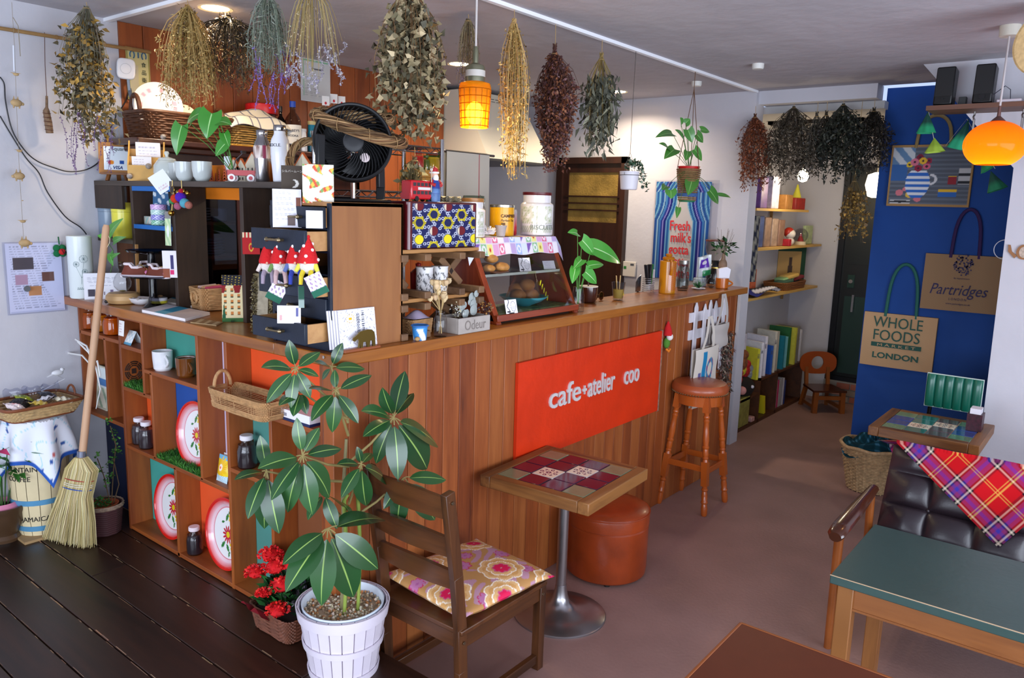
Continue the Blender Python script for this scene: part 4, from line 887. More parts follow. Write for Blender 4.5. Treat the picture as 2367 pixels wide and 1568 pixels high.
for pts in([(180,790),(205,815),(222,850),(232,900),(222,945)],[(150,815),(190,822),(208,842)],[(175,785),(200,800),(214,830)],[(208,842),(225,835),(232,870)]):tw.tube([P(a,b,x=-0.03)for a,b in pts],[0.005,0.0045,0.004,0.003,0.002][:len(pts)],6)
single('white_branch','white-painted curly twig in front of the left cubby','branch',tw,mat('#e3e2e0',0.6))

def foliage_cloud(mb,n,cen,rad,L,W,pal,upb=0.3):
    c=unit(n)*np.array(rad)*(rng.random((n,1))**(1/3))+np.array(cen);d=c-np.array(cen);blades(mb,c,d+0.04*unit(n)+np.array([0,0,upb*0.1]),unit(n)*.5+np.array([0,0,1]),L,W,jcols(pal,n))
vp=thing('trailing_plant','small-leaved creeper in a brown woven pot beside the broom','plant',(-0.075,1.655,PZ))
pp=[(0.062,0.0),(0.066,0.004),(0.078,0.11),(0.083,0.145)]
part(vp,'pot',MB().lathe(pp+[(0.076,0.145),(0.072,0.12),(0.0,0.12)],n=10),mat('#4a2a2a',0.55,noise=0.1));rg=MB()
for k in range(13):z=0.006+k*0.0105;r=0.0655+0.0165*z/0.145;rg.tube([(r*math.cos(2*PI*q/10),r*math.sin(2*PI*q/10),z)for q in range(10)],0.0032,5,closed=True)
part(vp,'woven_bands',rg,mat('#432428',0.5));part(vp,'rope_rim',woven(MB(),round_path((0,0,0),lambda z:0.083),0.132,0.15,3,0.004,0.0015,40),mat('#8a7462',0.8,noise=0.3,scale=80));part(vp,'clay_pot',MB().lathe([(0.058,0.11),(0.065,0.146),(0.058,0.146),(0.054,0.122),(0,0.122)],n=24),mat('#a8502c',0.7))
vm=MB().color('#5a4630')
for pts in([(258,1160),(262,1090),(268,1030),(255,985)],[(255,1165),(240,1100),(225,1060)],[(262,1165),(275,1120),(262,1060)]):vm.tube([P(a,b,y=1.655)-vp.location for a,b in pts],0.0025,5)
part(vp,'vine',vm,M_vc);vl=MB()
for a,b in((252,975),(262,1000),(270,1020),(268,1040),(262,1060),(252,1075),(258,1100),(225,1055),(235,1090),(245,1110),(272,1045),(248,1120),(222,1075)):foliage_cloud(vl,14,tuple(P(a,b,y=1.655)-vp.location),(0.016,0.016,0.016),0.014,0.012,['#3a6a28','#4f8a34','#2c5220','#5a9440'])
foliage_cloud(vl,120,(-0.015,-0.01,0.15),(0.035,0.04,0.03),0.014,0.010,['#2f5a24','#3f7a2c','#23431c']);part(vp,'leaves',vl,M_leafm)
po=thing('potted_poinsettia','pink-tipped plant in a brown ceramic pot at the left edge','plant',(-0.415,1.91,PZ))
part(po,'pot',MB().lathe([(0.062,0.0),(0.065,0.015),(0.052,0.03),(0.06,0.045),(0.088,0.1),(0.09,0.135),(0.096,0.15),(0.098,0.17),(0.09,0.17),(0.084,0.15),(0.0,0.15)],n=28),mat('#4a3422',0.4,noise=0.2,coat=0.2));pm=MB()
for k in range(16):a=rnd.uniform(0,2*PI);pm.color('#3a5a2c').tube([(0.02*math.cos(a),0.02*math.sin(a),0.15),(0.05*math.cos(a),0.05*math.sin(a),0.30),(0.10*math.cos(a),0.07*math.sin(a),0.38+0.05*rnd.random())],0.0025,4)
part(po,'stem',pm,M_vc);n=150;pmm=MB();c=np.stack([rng.uniform(-.1,.11,n),rng.uniform(-.1,.06,n),rng.uniform(0.30,0.46,n)],1);d=c*np.array([1,1,0])+0.05*unit(n)+np.array([0,0,.01]);col_=jcols(['#2c6428','#3c8030','#1f4a1e','#4a9038'],n);col_[:24]=np.array(lin('#c23a6a'));c[:24,2]=0.44+0.05*rng.random(24)
blades(pmm,c,d,unit(n)*.4+np.array([0,0,1]),rng.uniform(.05,.085,n),rng.uniform(.022,.034,n),col_);part(po,'leaves',pmm,M_leafm);part(po,'pink_wrap',MB().lathe([(0.083,0.151),(0.06,0.185),(0.04,0.17)],n=16,caps=False),mat('#c97a98',0.6))

# ------------------------------------------------------------------ left wall
YW=2.05
ps=thing('wall_poster','white printed poster with small photos pinned on the left wall','poster',tuple(P(82,642,y=YW-0.003)))
w_,h_=(P(145,640,y=YW).x-P(17,640,y=YW).x),(P(82,563,y=YW).z-P(82,722,y=YW).z)
part(ps,'sheet',MB().grid(lambda u,v:((u-.5)*w_,-0.002+0.002*math.sin(5*u),(v-.5)*h_),90,110,textlines('#e9e8f4','#55566e',26,0.97,0.05,3,0.07,((.12,.48,.62,.80,'#5d5354'),(.14,.36,.40,.55,'#c7a0ae'),(.62,.84,.44,.58,'#7d5444'),(.36,.6,.24,.38,'#d8945a'),(.02,.98,.0,.02,'#cfd0e0')))),M_vc)
part(ps,'round_magnet',MB().tube([P(63,668,y=YW-0.004)-ps.location,P(63,668,y=YW-0.016)-ps.location],0.014,16),mat('#1c1c26',0.3));part(ps,'film_sleeve',MB().grid(lambda u,v:((u-.5)*w_*1.1,-0.005,(v-.5)*h_*1.04),2,2),glass((240,242,252),0.1,0.95))
lb=thing('pompom_ladybird','green pompom clover with a red ladybird hung on the poster','ornament',tuple(P(138,580,y=YW-0.03)))
for k in range(4):a=PI/4+k*PI/2;part(lb,'clover_petal',MB().ball((0.018*math.cos(a),0,0.018*math.sin(a)),(0.017,0.012,0.017),12,8),mat('#0e6a3c',0.9,bump=0.6,bscale=300))
part(lb,'ladybird',MB().ball((0.006,-0.013,-0.004),(0.016,0.009,0.015),14,9),mat('#b81a1c',0.8));part(lb,'ladybird_head',MB().ball((0.019,-0.018,-0.006),0.006,8,6).bar((0.0,-0.0225,0.008),(0.012,-0.0225,-0.016),0.0025,0.002),mat('#15100f',0.8));part(lb,'hanging_cord',MB().tube([(0,0,0.03),(0,0.004,0.06),(0.002,0.01,0.065)],0.003,6),mat('#0c5a34',0.8))
bp0,bp1=P(-20,62,y=YW-0.06),P(348,121,y=YW-0.06)
bm_=MB().tube([bp0+(bp1-bp0)*(k/8)for k in range(9)],0.0085,8)
for k in range(1,8,2):c=bp0+(bp1-bp0)*(k/8);bm_.tube([c-(bp1-bp0).normalized()*0.004,c+(bp1-bp0).normalized()*0.004],0.0105,8)
single('bamboo_pole','bamboo pole hung horizontally along the left wall','pole',bm_,mat('#9a7648',0.5,noise=0.2,scale=10))
def cable(label,pts,y=YW-0.012,r=0.0028,c='#1b1a20',cat='cable'):
    q=[P(a,b,y=y)for a,b in pts];sm=[]
    for i in range(len(q)-1):
        p0,p1,p2,p3=q[max(i-1,0)],q[i],q[i+1],q[min(i+2,len(q)-1)]
        for k in range(6):
            t=k/6;sm.append(0.5*((2*p1)+(p2-p0)*t+(2*p0-5*p1+4*p2-p3)*t*t+(3*p1-p0-3*p2+p3)*t**3))
    return single('cable',label,cat,MB().tube(sm+[q[-1]],r,6),mat(c,0.5))
cable('black cable drooping across the left wall to the wireless unit',[(0,178),(10,195),(13,235),(28,300),(55,345),(85,372),(125,388),(160,397),(200,392),(230,372),(245,335),(250,305),(265,280),(268,255),(262,250),(275,255),(290,235),(298,210)])
cable('black cable running down the left wall behind the white vase',[(0,268),(25,310),(60,365),(90,400),(110,445),(150,500),(185,525),(200,542)])
wf=thing('wireless_unit','white rounded wireless access unit clipped by the wood wall','router',tuple(P(292,160,y=2.0)),rot=(0.0,0.06,-0.55))
part(wf,'housing',MB().prism([(0.042*math.copysign(abs(math.cos(a))**.5,math.cos(a)),0,0.05*math.copysign(abs(math.sin(a))**.5,math.sin(a)))for a in[2*PI*k/32 for k in range(32)]],(0,-0.02,0)),mat('#e6e6ec',0.35),bevel=0.006);part(wf,'ring',MB().tube([(0.024*math.cos(2*PI*k/30),-0.0205,0.024*math.sin(2*PI*k/30))for k in range(30)],0.0016,5,closed=True),mat('#cfd0d8',0.4));part(wf,'clip',MB().bar((0.01,-0.005,-0.05),(0.015,0.0,-0.1),0.022,0.012).bar((0.015,0,-0.09),(0.02,0.02,-0.13),0.016,0.008).bar((0,0,0),(.03,.05,0),.02,.02),mat('#8b96a5',0.3,0.5))
# flying pig mobile
mo=thing('pig_mobile','string mobile of wooden flying pigs in front of the left wall','mobile',tuple(P(36,20,y=YW-0.13)))
M_pig=mat('#b3956a',0.7,noise=0.15,scale=30)
lo=lambda a,b:P(a,b,y=YW-0.13)-mo.location
part(mo,'string',MB().tube([lo(27,5),lo(33,100),lo(38,240),lo(45,400),lo(55,560)],0.0008,4).tube([lo(30,40),lo(42,60),lo(47,130)],0.0015,4),mat('#8d7f66',0.8));part(mo,'white_tube',MB().tube([lo(31,105),lo(33,165)],0.0035,8),mat('#d8dae4',0.5))
for k,(a,b,s,flip)in enumerate(((38,238,0.024,1),(44,407,0.024,-1),(57,562,0.025,1))):
    c=lo(a,b);mb=MB().ball(c,(s,s*0.55,s*0.68),14,9).ball(c+Vector((s*1.0*flip,0,-s*.1)),(s*.3,s*.3,s*.3),8,6)
    for q in(-.5,.45):mb.cyl(c+Vector((s*q,0,-s*.5)),c+Vector((s*q,0,-s*.95)),s*.16,s*.12,6)
    for q in(-.35,.3):mb.prism([c+Vector((s*(q-.18),0.004,s*.5)),c+Vector((s*(q+.22),0.004,s*.5)),c+Vector((s*(q+.1),0.004,s*1.25))],(0,0.003,0))
    part(mo,'flying_pig',mb,M_pig)
for a,b,s in((37,172,0.012),(45,349,0.011),(53,512,0.012),(52,464,0.004)):
    c=lo(a,b);mb=MB().ball(c,(s,s*.6,s*.55),10,7)
    if s>0.005:mb.prism([c+Vector((-s*1.9,0,s*.5)),c+Vector((0,0,-s*.2)),c+Vector((0,0,s*.5))],(0,0.002,0)).prism([c+Vector((s*1.7,0,s*.6)),c+Vector((0,0,s*.5)),c+Vector((0,0,-s*.2))],(0,0.002,0))
    part(mo,'small_charm',mb,M_pig)
bb=thing('bark_charm','bark-wrapped bottle charm hung from the bamboo pole','ornament',tuple(P(103,75,y=YW-0.06)))
lo=lambda a,b:P(a,b,y=YW-0.06)-bb.location
part(bb,'cord',MB().tube([lo(103,75),lo(104,150),lo(108,225)],0.0015,5),mat('#5a3426',0.7));part(bb,'bark',MB().tube([lo(108,222),lo(108,248),lo(107,256),lo(112,285),lo(115,308)],[0.005,0.006,0.014,0.0165,0.0155],9),mat('#7a5f48',0.8,noise=0.35,scale=60,bump=0.5));wr_=MB()
for k in range(5):c=lo(108+k*1.4,262+k*9.5);wr_.tube([c+Vector((0.0172*math.cos(2*PI*q/14),0.0172*math.sin(2*PI*q/14),0.002*math.sin(2*PI*q/14)))for q in range(14)],0.0012,4,closed=True)
part(bb,'wire',wr_,mat('#5a2c1e',0.4));
# ------------------------------------------------------------------ dark plank shelf standing on the left arm of the counter
XD,DD=0.14,0.15
ds=thing('plank_shelf','dark stained plank shelf with blue shelves standing on the counter','shelf',(XD,0,CT))
M_ds=wood('#241811','#3d2b1f','z',0.55,0.9,c3='#16100b');M_dsy=wood('#3a3029','#544840','y',0.6,0.9,c3='#2a211b')
zS=P(440,419,x=XD).z;zS0=P(440,432,x=XD).z
Yp=lambda px,py=430:P(px,py,x=XD).y
dp=lambda mb,name,m:part(ds,name,mb.xform(Matrix.Translation((-XD,0,-CT))),m,bevel=0.0015)
dp(MB().box(XD,XD+DD,Yp(660),2.045,zS0,zS),'top_board',M_dsy)
y1,y2,y3=Yp(302),Yp(397),Yp(556)
dp(MB().box(XD,XD+DD,y1-0.012,y1+0.012,CT,zS0),'upright',M_ds);dp(MB().box(XD,XD+DD,y2-0.012,y2+0.012,CT,zS0),'upright',M_ds);dp(MB().box(XD,XD+DD+0.03,y3-0.012,y3+0.012,CT,zS0),'upright',M_ds)
zl=P(260,551,x=XD).z;zh=P(260,483,x=XD).z
dp(MB().box(XD,XD+DD,y1+0.012,2.04,zl-0.018,zl),'shelf_board',M_dsy);dp(MB().box(XD,XD+0.015,Yp(280),2.045,zh,zS0),'front_panel',M_ds)
dp(MB().box(XD+0.09,XD+0.1,y1+0.012,2.04,CT,zl-0.018),'back_board',wood('#4a2a18','#6b4026','z',0.55));dp(MB().box(XD+DD-0.008,XD+DD,y2+0.012,y1-0.012,CT,zS0),'back_board',M_ds)
M_bl2=mat('#1464b0',0.5)
zb1=P(350,521,x=XD).z
dp(MB().box(XD-0.002,XD+DD-0.01,y2+0.012,y1-0.012,zS0-0.022,zS0),'blue_shelf',M_bl2);dp(MB().box(XD-0.002,XD+DD-0.01,y2+0.012,y1-0.012,zb1-0.02,zb1),'blue_shelf',M_bl2)
zb2=P(590,548,x=XD).z;dp(MB().box(XD+0.0,XD+DD-0.01,0.40,y3-0.012,zb2-0.018,zb2),'blue_shelf',M_bl2)
M_or=mat('#e07a14',0.55);part(ds,'orange_backboard',MB().box(DD+0.004,DD+0.014,Yp(663)-0.0,Yp(385),zS0-0.05-CT,zS-CT+0.075),M_or)
dp(MB().box(XD+DD-0.01,XD+DD,0.42,y3-0.012,CT,zS0),'back_board',M_ds)
zs=zS
# canisters, plant and small goods in the dark shelf
for px,c,lab in((253,'#7f90a4','slate grey cylindrical tea canister on the dark shelf'),(284,'#e6dc4a','yellow cylindrical tea canister on the dark shelf')):
    t=thing('tea_canister',lab,'canister',(XD+0.055,P(px,548,x=XD+0.05).y,zl),0,'tea canisters');h=P(px,468,x=XD+0.05).z-zl;m=mat(c,0.3,0.0,coat=0.2)
    part(t,'body',MB().lathe([(0.048,0),(0.05,0.003),(0.05,h*0.73)],n=32),m);part(t,'lid',MB().lathe([(0.0508,h*0.735),(0.0508,h-0.003),(0.049,h),(0,h)],n=32),m)
iv=thing('ivy_sprig','variegated leafy sprig hanging beside the broom handle','plant',tuple(P(262,560,x=0.10)))
lo=lambda a,b,x=0.10:P(a,b,x=x)-iv.location
part(iv,'stem',MB().tube([lo(245,555),lo(262,580),lo(258,620),lo(248,660)],0.0018,5),mat('#4f7a34',0.6))
for a,b,w in(((252,545),(285,505),0.05),((262,560),(292,548),0.035),((248,548),(225,545),0.032),((255,585),(262,615),0.035),((255,600),(278,585),0.03)):part(iv,'leaf',leaf3(MB(),lo(*a),lo(b[0],b[1],0.07),w,-F_,'#4f9a34','#8fc878',arch=0.05,fold=0.15,heart=True),M_leaf)
# tape rolls, card and hanging tags
for px,py,lab,c1,c2,dz in((344,520,'metallic foil tape roll on the blue shelf','#b3a79a','#7fa6a0',0),(369,520,'green patterned tape roll at the bottom of the stack','#3a9a6a','#d6ece0',0),(369,520,'purple patterned tape roll, second in the stack','#4a4ab8','#d8d0f0',1),(369,520,'teal striped tape roll, third in the stack','#8fc0b6','#eef4f2',2),(369,520,'lilac striped tape roll on top of the stack','#b47ac0','#ecd8f0',3)):
    r=0.036 if dz or px>360 else 0.037;h=0.0235 if px>360 else 0.038
    single('tape_roll',lab,'tape',MB().lathe([(r*.62,0),(r-0.002,0),(r,0.002),(r,h*.25),(r,h*.5),(r,h*.75),(r,h-0.002),(r-0.002,h),(r*.62,h),(r*.62,0)],n=48,caps=False,colf=lambda t,rr,z:lin(c2)if math.sin(t*14+z*500)>0.25 and rr>r*.9 else lin(c1)),vcm(0.3,0.5),(XD+0.045+(0.02 if px<360 else 0),P(px,py,x=XD+0.045).y,zb1+dz*h),group='rolls of craft tape')
card('postcard','dark winter-scene postcard behind the tape rolls','card',(XD+0.12,P(371,520,x=XD+0.1).y,zb1),0.11,0.19,-0.9,0.1,lambda u,v:lin('#dfe6ea')if math.sin(17*u+5*v)*math.sin(23*v+3*u)>0.35 else(lin('#3f6a94')if v>0.35 else lin('#4a4a50')))
card('hanging_packet','pale green printed packet with grey header hanging on the dark shelf','packet',(XD-0.012,P(390,567,x=XD-.01).y,P(390,568,x=XD-.01).z),0.042,P(390,489,x=XD-.01).z-P(390,568,x=XD-.01).z,-PI/2+0.1,0.02,lambda u,v:lin('#8d8a88')if v>0.78 else(lin('#f2f4ee')if(u-.5)**2*3+(v-.42)**2*4<0.12 else(lin('#b6d3a4')if math.sin(20*v+9*u)>0 else lin('#d9e8b8'))))
kc=thing('pompom_keychain','cluster of brass bells and coloured pompom keychains on the dark shelf','keychain',tuple(P(420,425,x=XD-0.022)));kc.scale=(1.15,)*3
lo=lambda a,b,x=XD-0.012:P(a,b,x=x)-kc.location
for a,b,r,c in((407,455,0.017,'#e2401c'),(418,452,0.020,'#5a1fc0'),(426,464,0.018,'#62b6cc'),(401,460,0.012,'#4aa060'),(412,470,0.014,'#c46a8a'),(434,468,0.014,'#c47a6a'),(419,440,0.010,'#c81f2c')):part(kc,'pompom',MB().ball(lo(a,b,XD-0.02),r,14,9),mat(c,0.95,bump=0.8,bscale=400))
M_brs=mat('#b08a3c',0.25,1.0);part(kc,'bell',MB().ball(lo(399,484),0.012,12,8),M_brs)
for a,b in((413,442),(424,440),(432,444)):part(kc,'bell',MB().ball(lo(a,b),0.009,10,7),M_brs)
part(kc,'ring',MB().tube([lo(401,437)+Vector((0,0.014*math.cos(2*PI*k/20),0.014*math.sin(2*PI*k/20)))for k in range(20)],0.0014,5,closed=True),M_brs);part(kc,'chain',MB().tube([lo(419,418),lo(420,430),lo(420,440)],0.002,5).tube([lo(401,418),lo(401,430)],0.002,5).tube([lo(404,442),lo(402,460),lo(400,480)],0.004,5),mat('#a8905a',0.4,0.8))
card('price_tag','white diamond-shaped price tag hanging over the shelf edge','tag',tuple(P(388,440,x=XD-0.006)),0.075,0.085,-0.6,0.02,textlines('#eef0f4','#b84a5a',2,0.4,0.1,2),nu=16,nv=16).rotation_euler=(0,-0.6,-0.6)
card('red_pennant','red embroidered bookmark pennant hanging from the blue shelf','pennant',tuple(P(581,588,x=XD-0.004)),0.065,0.085,-0.7,0.02,lambda u,v:lin('#d9a63a')if((u-.5)**2*2+(v-.32)**2)**.5<0.2 and((u-.5)**2*2+(v-.32)**2)**.5>0.12 else(lin('#e8d8b0')if v>.75 and math.sin(30*u)>0 else lin('#b81c20')))
# ------------------------------------------------------------------ things on top of the dark shelf
def onshelf(px,x=XD+0.07):return(x,P(px,415,x=x).y,zs)
ea=thing('easel_card','small wooden easel frame with a payment card sign','sign',onshelf(272,XD+0.06),-0.5);ea.scale=(1.6,)*3
part(ea,'board',MB().bar((0,0.0,0.022),(0,0.022,0.115),0.098,0.008),wood('#8a5a2c','#b07c44','x',0.5));part(ea,'leg',MB().bar((-0.028,-0.008,0),(-0.014,0.012,0.05),0.01,0.007)
     .bar((0.028,-0.008,0),(0.014,0.012,0.05),0.01,0.007),mat('#7a4a22',0.5));part(ea,'rear_strut',MB().bar((0,0.06,0),(0,0.02,0.09),0.012,0.006),mat('#7a4a22',0.5));part(ea,'lip',MB().bar((-0.045,-0.004,0.022),(0.045,-0.004,0.022),0.012,0.006),mat('#7a4a22',0.5))
def sqr(u,v):
    if.12<u<.42 and.22<v<.42 and((u-.24)**2+(v-.32)**2<.008 or(u-.31)**2+(v-.32)**2<.008):return lin('#c8302a')if u<.275 else lin('#e08a2a')
    if.60<u<.78 and.26<v<.42:return lin('#1f4fa0')
    return lin('#dfe8f0')
part(ea,'sign_face',MB().grid(lambda u,v:((u-.5)*0.07,-0.0052+0.022*(0.12+.76*v),0.022+0.093*(0.12+.76*v)),40,40,sqr),M_vc)
e_up=Vector((0,0.022,0.093)).normalized();lettering(ea,'Square',0.016,mat('#40444c',0.6),(-0.014,-0.0065+.017,0.092),(1,0,0),e_up,extrude=0.0003);lettering(ea,'VISA',0.014,mat('#1a2f6c',0.6),(-0.012,-0.0065+.0045,0.036),(1,0,0),e_up,extrude=0.0003,shear=0.25,bold=0.0004)
ch_=thing('card_holder','tiered light wooden card holder with shop cards','card holder',onshelf(340,XD+0.07),-0.55);ch_.scale=(1.5,)*3
M_lw=mat('#d0a052',0.5,noise=0.12,scale=20);part(ch_,'front_pocket',MB().box(-0.048,0.048,-0.02,-0.014,0,0.048),M_lw);part(ch_,'middle_wall',MB().box(-0.048,0.048,0.01,0.015,0,0.075),M_lw);part(ch_,'back_wall',MB().box(-0.048,0.048,0.042,0.047,0,0.10),M_lw)
for s in(-1,1):part(ch_,'side_wall',MB().prism([(s*0.048,-0.02,0),(s*0.048,0.047,0),(s*0.048,0.047,0.125),(s*0.048,0.02,0.09),(s*0.048,-0.02,0.048)],(s*0.004,0,0)),M_lw)
part(ch_,'card_stack',MB().grid(lambda u,v:(-0.04+0.055*u,-0.006,0.02+0.055*v),30,30,textlines('#eceaf0','#8a6a7a',6,.9,.1,4)).box(-0.04,0.015,-0.0055,0.006,0.02,0.074),M_vc,'white shop cards in the front pocket');part(ch_,'card_stack',MB().grid(lambda u,v:(-0.03+0.07*u,0.021,0.05+0.07*v),40,30,textlines('#eceaf0','#6a6a9a',4,.85,.3,6)).box(-0.03,0.04,0.0215,0.038,0.05,0.119),M_vc,'lettered shop cards in the rear pocket');[part(ch_,'bead_charm',MB().ball(q,0.009,8,6),mat('#9a8f86',0.4,noise=0.5,scale=90))for q in((0.046,-0.026,0.012),(-0.046,-0.024,0.014),(0.008,-0.026,0.046),(0.05,0.03,0.14))]
tp=thing('teapot','small pale celadon teapot with round knob','teapot',onshelf(388,XD+0.085));tp.scale=(1.3,)*3;M_cel=mat('#c9cfca',0.18,noise=0.05,scale=40,coat=0.4)
part(tp,'body',MB().lathe([(0.03,0),(0.04,0.008),(0.046,0.03),(0.044,0.055),(0.032,0.072),(0.024,0.074)],n=28),M_cel);part(tp,'lid',MB().lathe([(0.03,0.073),(0.028,0.079),(0.012,0.084),(0.005,0.086),(0.006,0.092),(0.009,0.098),(0.006,0.104),(0,0.105)],n=24),M_cel);part(tp,'spout',MB().tube([(0,-0.04,0.035),(0,-0.062,0.05),(0,-0.07,0.066)],[0.011,0.008,0.006],10),M_cel)
for px,x,lab in((428,XD+0.04,'pale tea cup left in the front row by the teapot'),(468,XD+0.045,'pale tea cup right in the front row by the houses'),(412,XD+0.10,'pale tea cup standing behind the left front cup'),(452,XD+0.10,'pale tea cup standing behind the right front cup')):
    mug('tea_cup',lab,'cup',onshelf(px,x),0.031,0.064,'#c6ccca','#b3bab8',0,'pale tea cups',prof=[(0.016,0),(0.02,0.003),(0.028,0.016),(0.031,0.04),(0.0315,0.064)],handle=False).scale=(1.3,)*3
hs_=thing('house_cutouts','row of miniature cream gabled house cutouts with orange roofs','ornament',onshelf(562,XD+0.11),-PI/2)
for k,(px,w,h,gab)in enumerate(((541,0.075,0.098,0),(558,0.07,0.094,0),(584,0.1,0.118,1),(606,0.06,0.1,0),(700,0.09,0.11,0))):
    dx=-(P(px,415,x=XD+0.11).y-hs_.location.y);hh=h*0.62
    part(hs_,'house_front',MB().prism([(dx-w/2,0,0),(dx+w/2,0,0),(dx+w/2,0,hh),(dx,0,h),(dx-w/2,0,hh)],(0,0.006,0)),mat('#d9cdb4',0.6));part(hs_,'roof',MB().bar((dx-w/2-.002,0.003,hh),(dx,0.003,h+0.003),0.009,0.004).bar((dx+w/2+.002,0.003,hh),(dx,0.003,h+0.003),0.009,0.004),mat('#c8622e',0.6));wm=MB()
    for r in range(3):
        for q in range(2+gab):xx=dx+(q-(1+gab)/2)*w*0.3;wm.box(xx-0.004,xx+0.004,-0.0012,0.0,0.01+r*0.019,0.021+r*0.019)
    part(hs_,'windows',wm,mat('#4a3f3a',0.6))
tr_=MB()
for k,(px,h)in enumerate(((488,0.055),(505,0.05),(518,0.062),(497,0.035))):
    dx=-(P(px,415,x=XD+0.12).y-hs_.location.y)
    for q in range(5):z0=h*q/5;wq=h*0.32*(1-q/5.5);tr_.prism([(dx-wq,0.012,z0),(dx+wq,0.012,z0),(dx,0.012,z0+h*0.36)],(0,0.004,0))
part(hs_,'tree_cutouts',tr_,mat('#d9663a',0.6));part(hs_,'base_strip',MB().box(-0.13,0.09,-0.004,0.02,0,0.006),mat('#e0d6c4',0.6))
sh_=thing('snow_card','white snowy church card behind the house cutouts','card',onshelf(526,XD+0.13),-PI/2);part(sh_,'card',MB().grid(lambda u,v:((u-.5)*0.045,0.0,v*0.11),16,30,lambda u,v:lin('#e2e6ee')if v>.45 or math.sin(20*u+10*v)>0 else lin('#d9b4a0')).box(-0.0225,0.0225,0.0005,0.003,0,0.11),M_vc)
wg=thing('toy_wagon','miniature red wagon with white wheels on the dark shelf','toy',onshelf(561,XD+0.04),-0.75);wg.scale=(1.4,)*3
part(wg,'tray',MB().box(-0.038,0.038,-0.017,0.017,0.017,0.02).box(-0.04,0.04,-0.019,-0.016,0.018,0.032).box(-0.04,0.04,0.016,0.019,0.018,0.032).box(-0.04,-0.037,-0.019,0.019,0.018,0.032).box(0.037,0.04,-0.019,0.019,0.018,0.032),mat('#b01620',0.3))
for sx in(-.026,.026):
    for sy in(-.02,.02):w__=part(wg,'wheel',MB().cyl((sx,sy-.003,0.0105),(sx,sy+.003,0.0105),0.0105,n=16),mat('#e6e0e2',0.4));part(w__,'hub',MB().cyl((sx,sy-.0036,0.0105),(sx,sy+.0036,0.0105),0.0055,n=12),mat('#b8283a',0.4))
part(wg,'pull_handle',MB().tube([(-0.03,0,0.02),(-0.018,0,0.06),(0.004,0,0.082)],0.0016,5).cyl((0.0,-0.008,0.083),(0.008,0.008,0.083),0.004,n=8),mat('#3a3438',0.4,0.6))
def flask(px,x,c1,c2,lab,txt,scale=1.0):
    t=thing('water_bottle',lab,'bottle',onshelf(px,x),0,'insulated bottles');H=0.198*scale;r=0.033*scale
    part(t,'body',MB().lathe([(r*.75,0),(r*.8,0.003),(r,H*.48),(r,H*.66),(r*.93,H*.74),(r*.62,H*.84),(r*.6,H*.9)],n=36),mat(c1,0.22,0.95 if c1=='#a7a3a4' else 0.0,coat=0.2));part(t,'cap',MB().lathe([(r*.64,H*.895),(r*.66,H*.9),(r*.66,H*.985),(r*.62,H),(0,H)],n=32),mat('#a09c9c',0.22,1.0))
    ld=math.atan2(CAM.y-t.location.y,CAM.x-t.location.x)
    if c2:part(t,'art_band',MB().lathe([(r*0.985,H*.45),(r*1.015,H*.5),(r*1.015,H*.665),(r*.97,H*.7)],n=60,caps=False,colf=lambda a,rr,z:lin('#8a2f4a')if math.sin(3*a+1)>.8 else(lin('#d8c8c0')if math.sin(5*a+90*z)>-.4 else lin('#8a6a60'))),vcm(0.4))
    if txt:
        me=text_mesh(txt,0.0155,0.0004,'RIGHT')
        for v in me.vertices:a=ld+0.12+v.co.x/r;rr=r*1.0+0.0012+v.co.z;v.co=(rr*math.cos(a),rr*math.sin(a),H*.62+v.co.y)
        link('lettering',me,mat('#33343c',0.6),t)
    return t
flask(608,XD+0.055,'#a7a3a4',True,'brushed steel water bottle with an illustrated band',None);flask(649,XD+0.045,'#e2e2e8',False,'white insulated bottle with black lettering, right of the steel one','CORKCICLE.',1.06)
ld_=thing('glass_dome','clear round glass jar lid behind the white bottle','glass',onshelf(683,XD+0.1));part(ld_,'globe',MB().lathe([(0.012,0),(0.026,0.02),(0.032,0.05),(0.03,0.09),(0.022,0.11),(0.0,0.115)],n=24),M_glass)
# syngonium in a little glass on the shelf
def syngonium(name,label,loc,leaves,y=None,x=None,extra=None,vase=None,c1='#3f8a2e',c2='#a9d88c',cE=None):
    t=thing(name,label,'plant',loc);base=Vector((0,0,0.03));sm=MB().color('#4d8038')
    for(hx,hy),(tx,ty),w,dep in leaves:
        h=P(hx,hy,y=y,x=x)-t.location;tt=(P(tx,ty,y=y,x=x)-t.location)+Vector((-0.77,-0.61,0))*dep;m=(base+h)/2+Vector((0,0,0.02));sm.tube([base,m,h],0.0018,5)
        part(t,'leaf',leaf3(MB(),h,tt,w,-F_+Vector((0,0,.35)),c1,c2,arch=0.06,fold=0.14,heart=True,rows=12,cE=cE),M_leaf)
    part(t,'stem',sm,M_vc)
    if vase:part(t,'vase',MB().lathe(vase,n=24),M_glass)
    return t
syngonium('arrowhead_plant','arrowhead vine with big pale green leaves in a glass on the dark shelf',onshelf(542,XD+0.07),[((420,290),(413,360),0.075,.02),((490,262),(485,322),0.1,.03),((462,262),(432,285),0.06,.0),((508,282),(540,290),0.055,.02),((523,330),(505,362),0.06,.03),((518,308),(530,340),0.045,.0),((440,285),(450,275),0.04,0)],x=XD+0.05,vase=[(0.012,0),(0.014,0.002),(0.014,0.05),(0.010,0.055)])

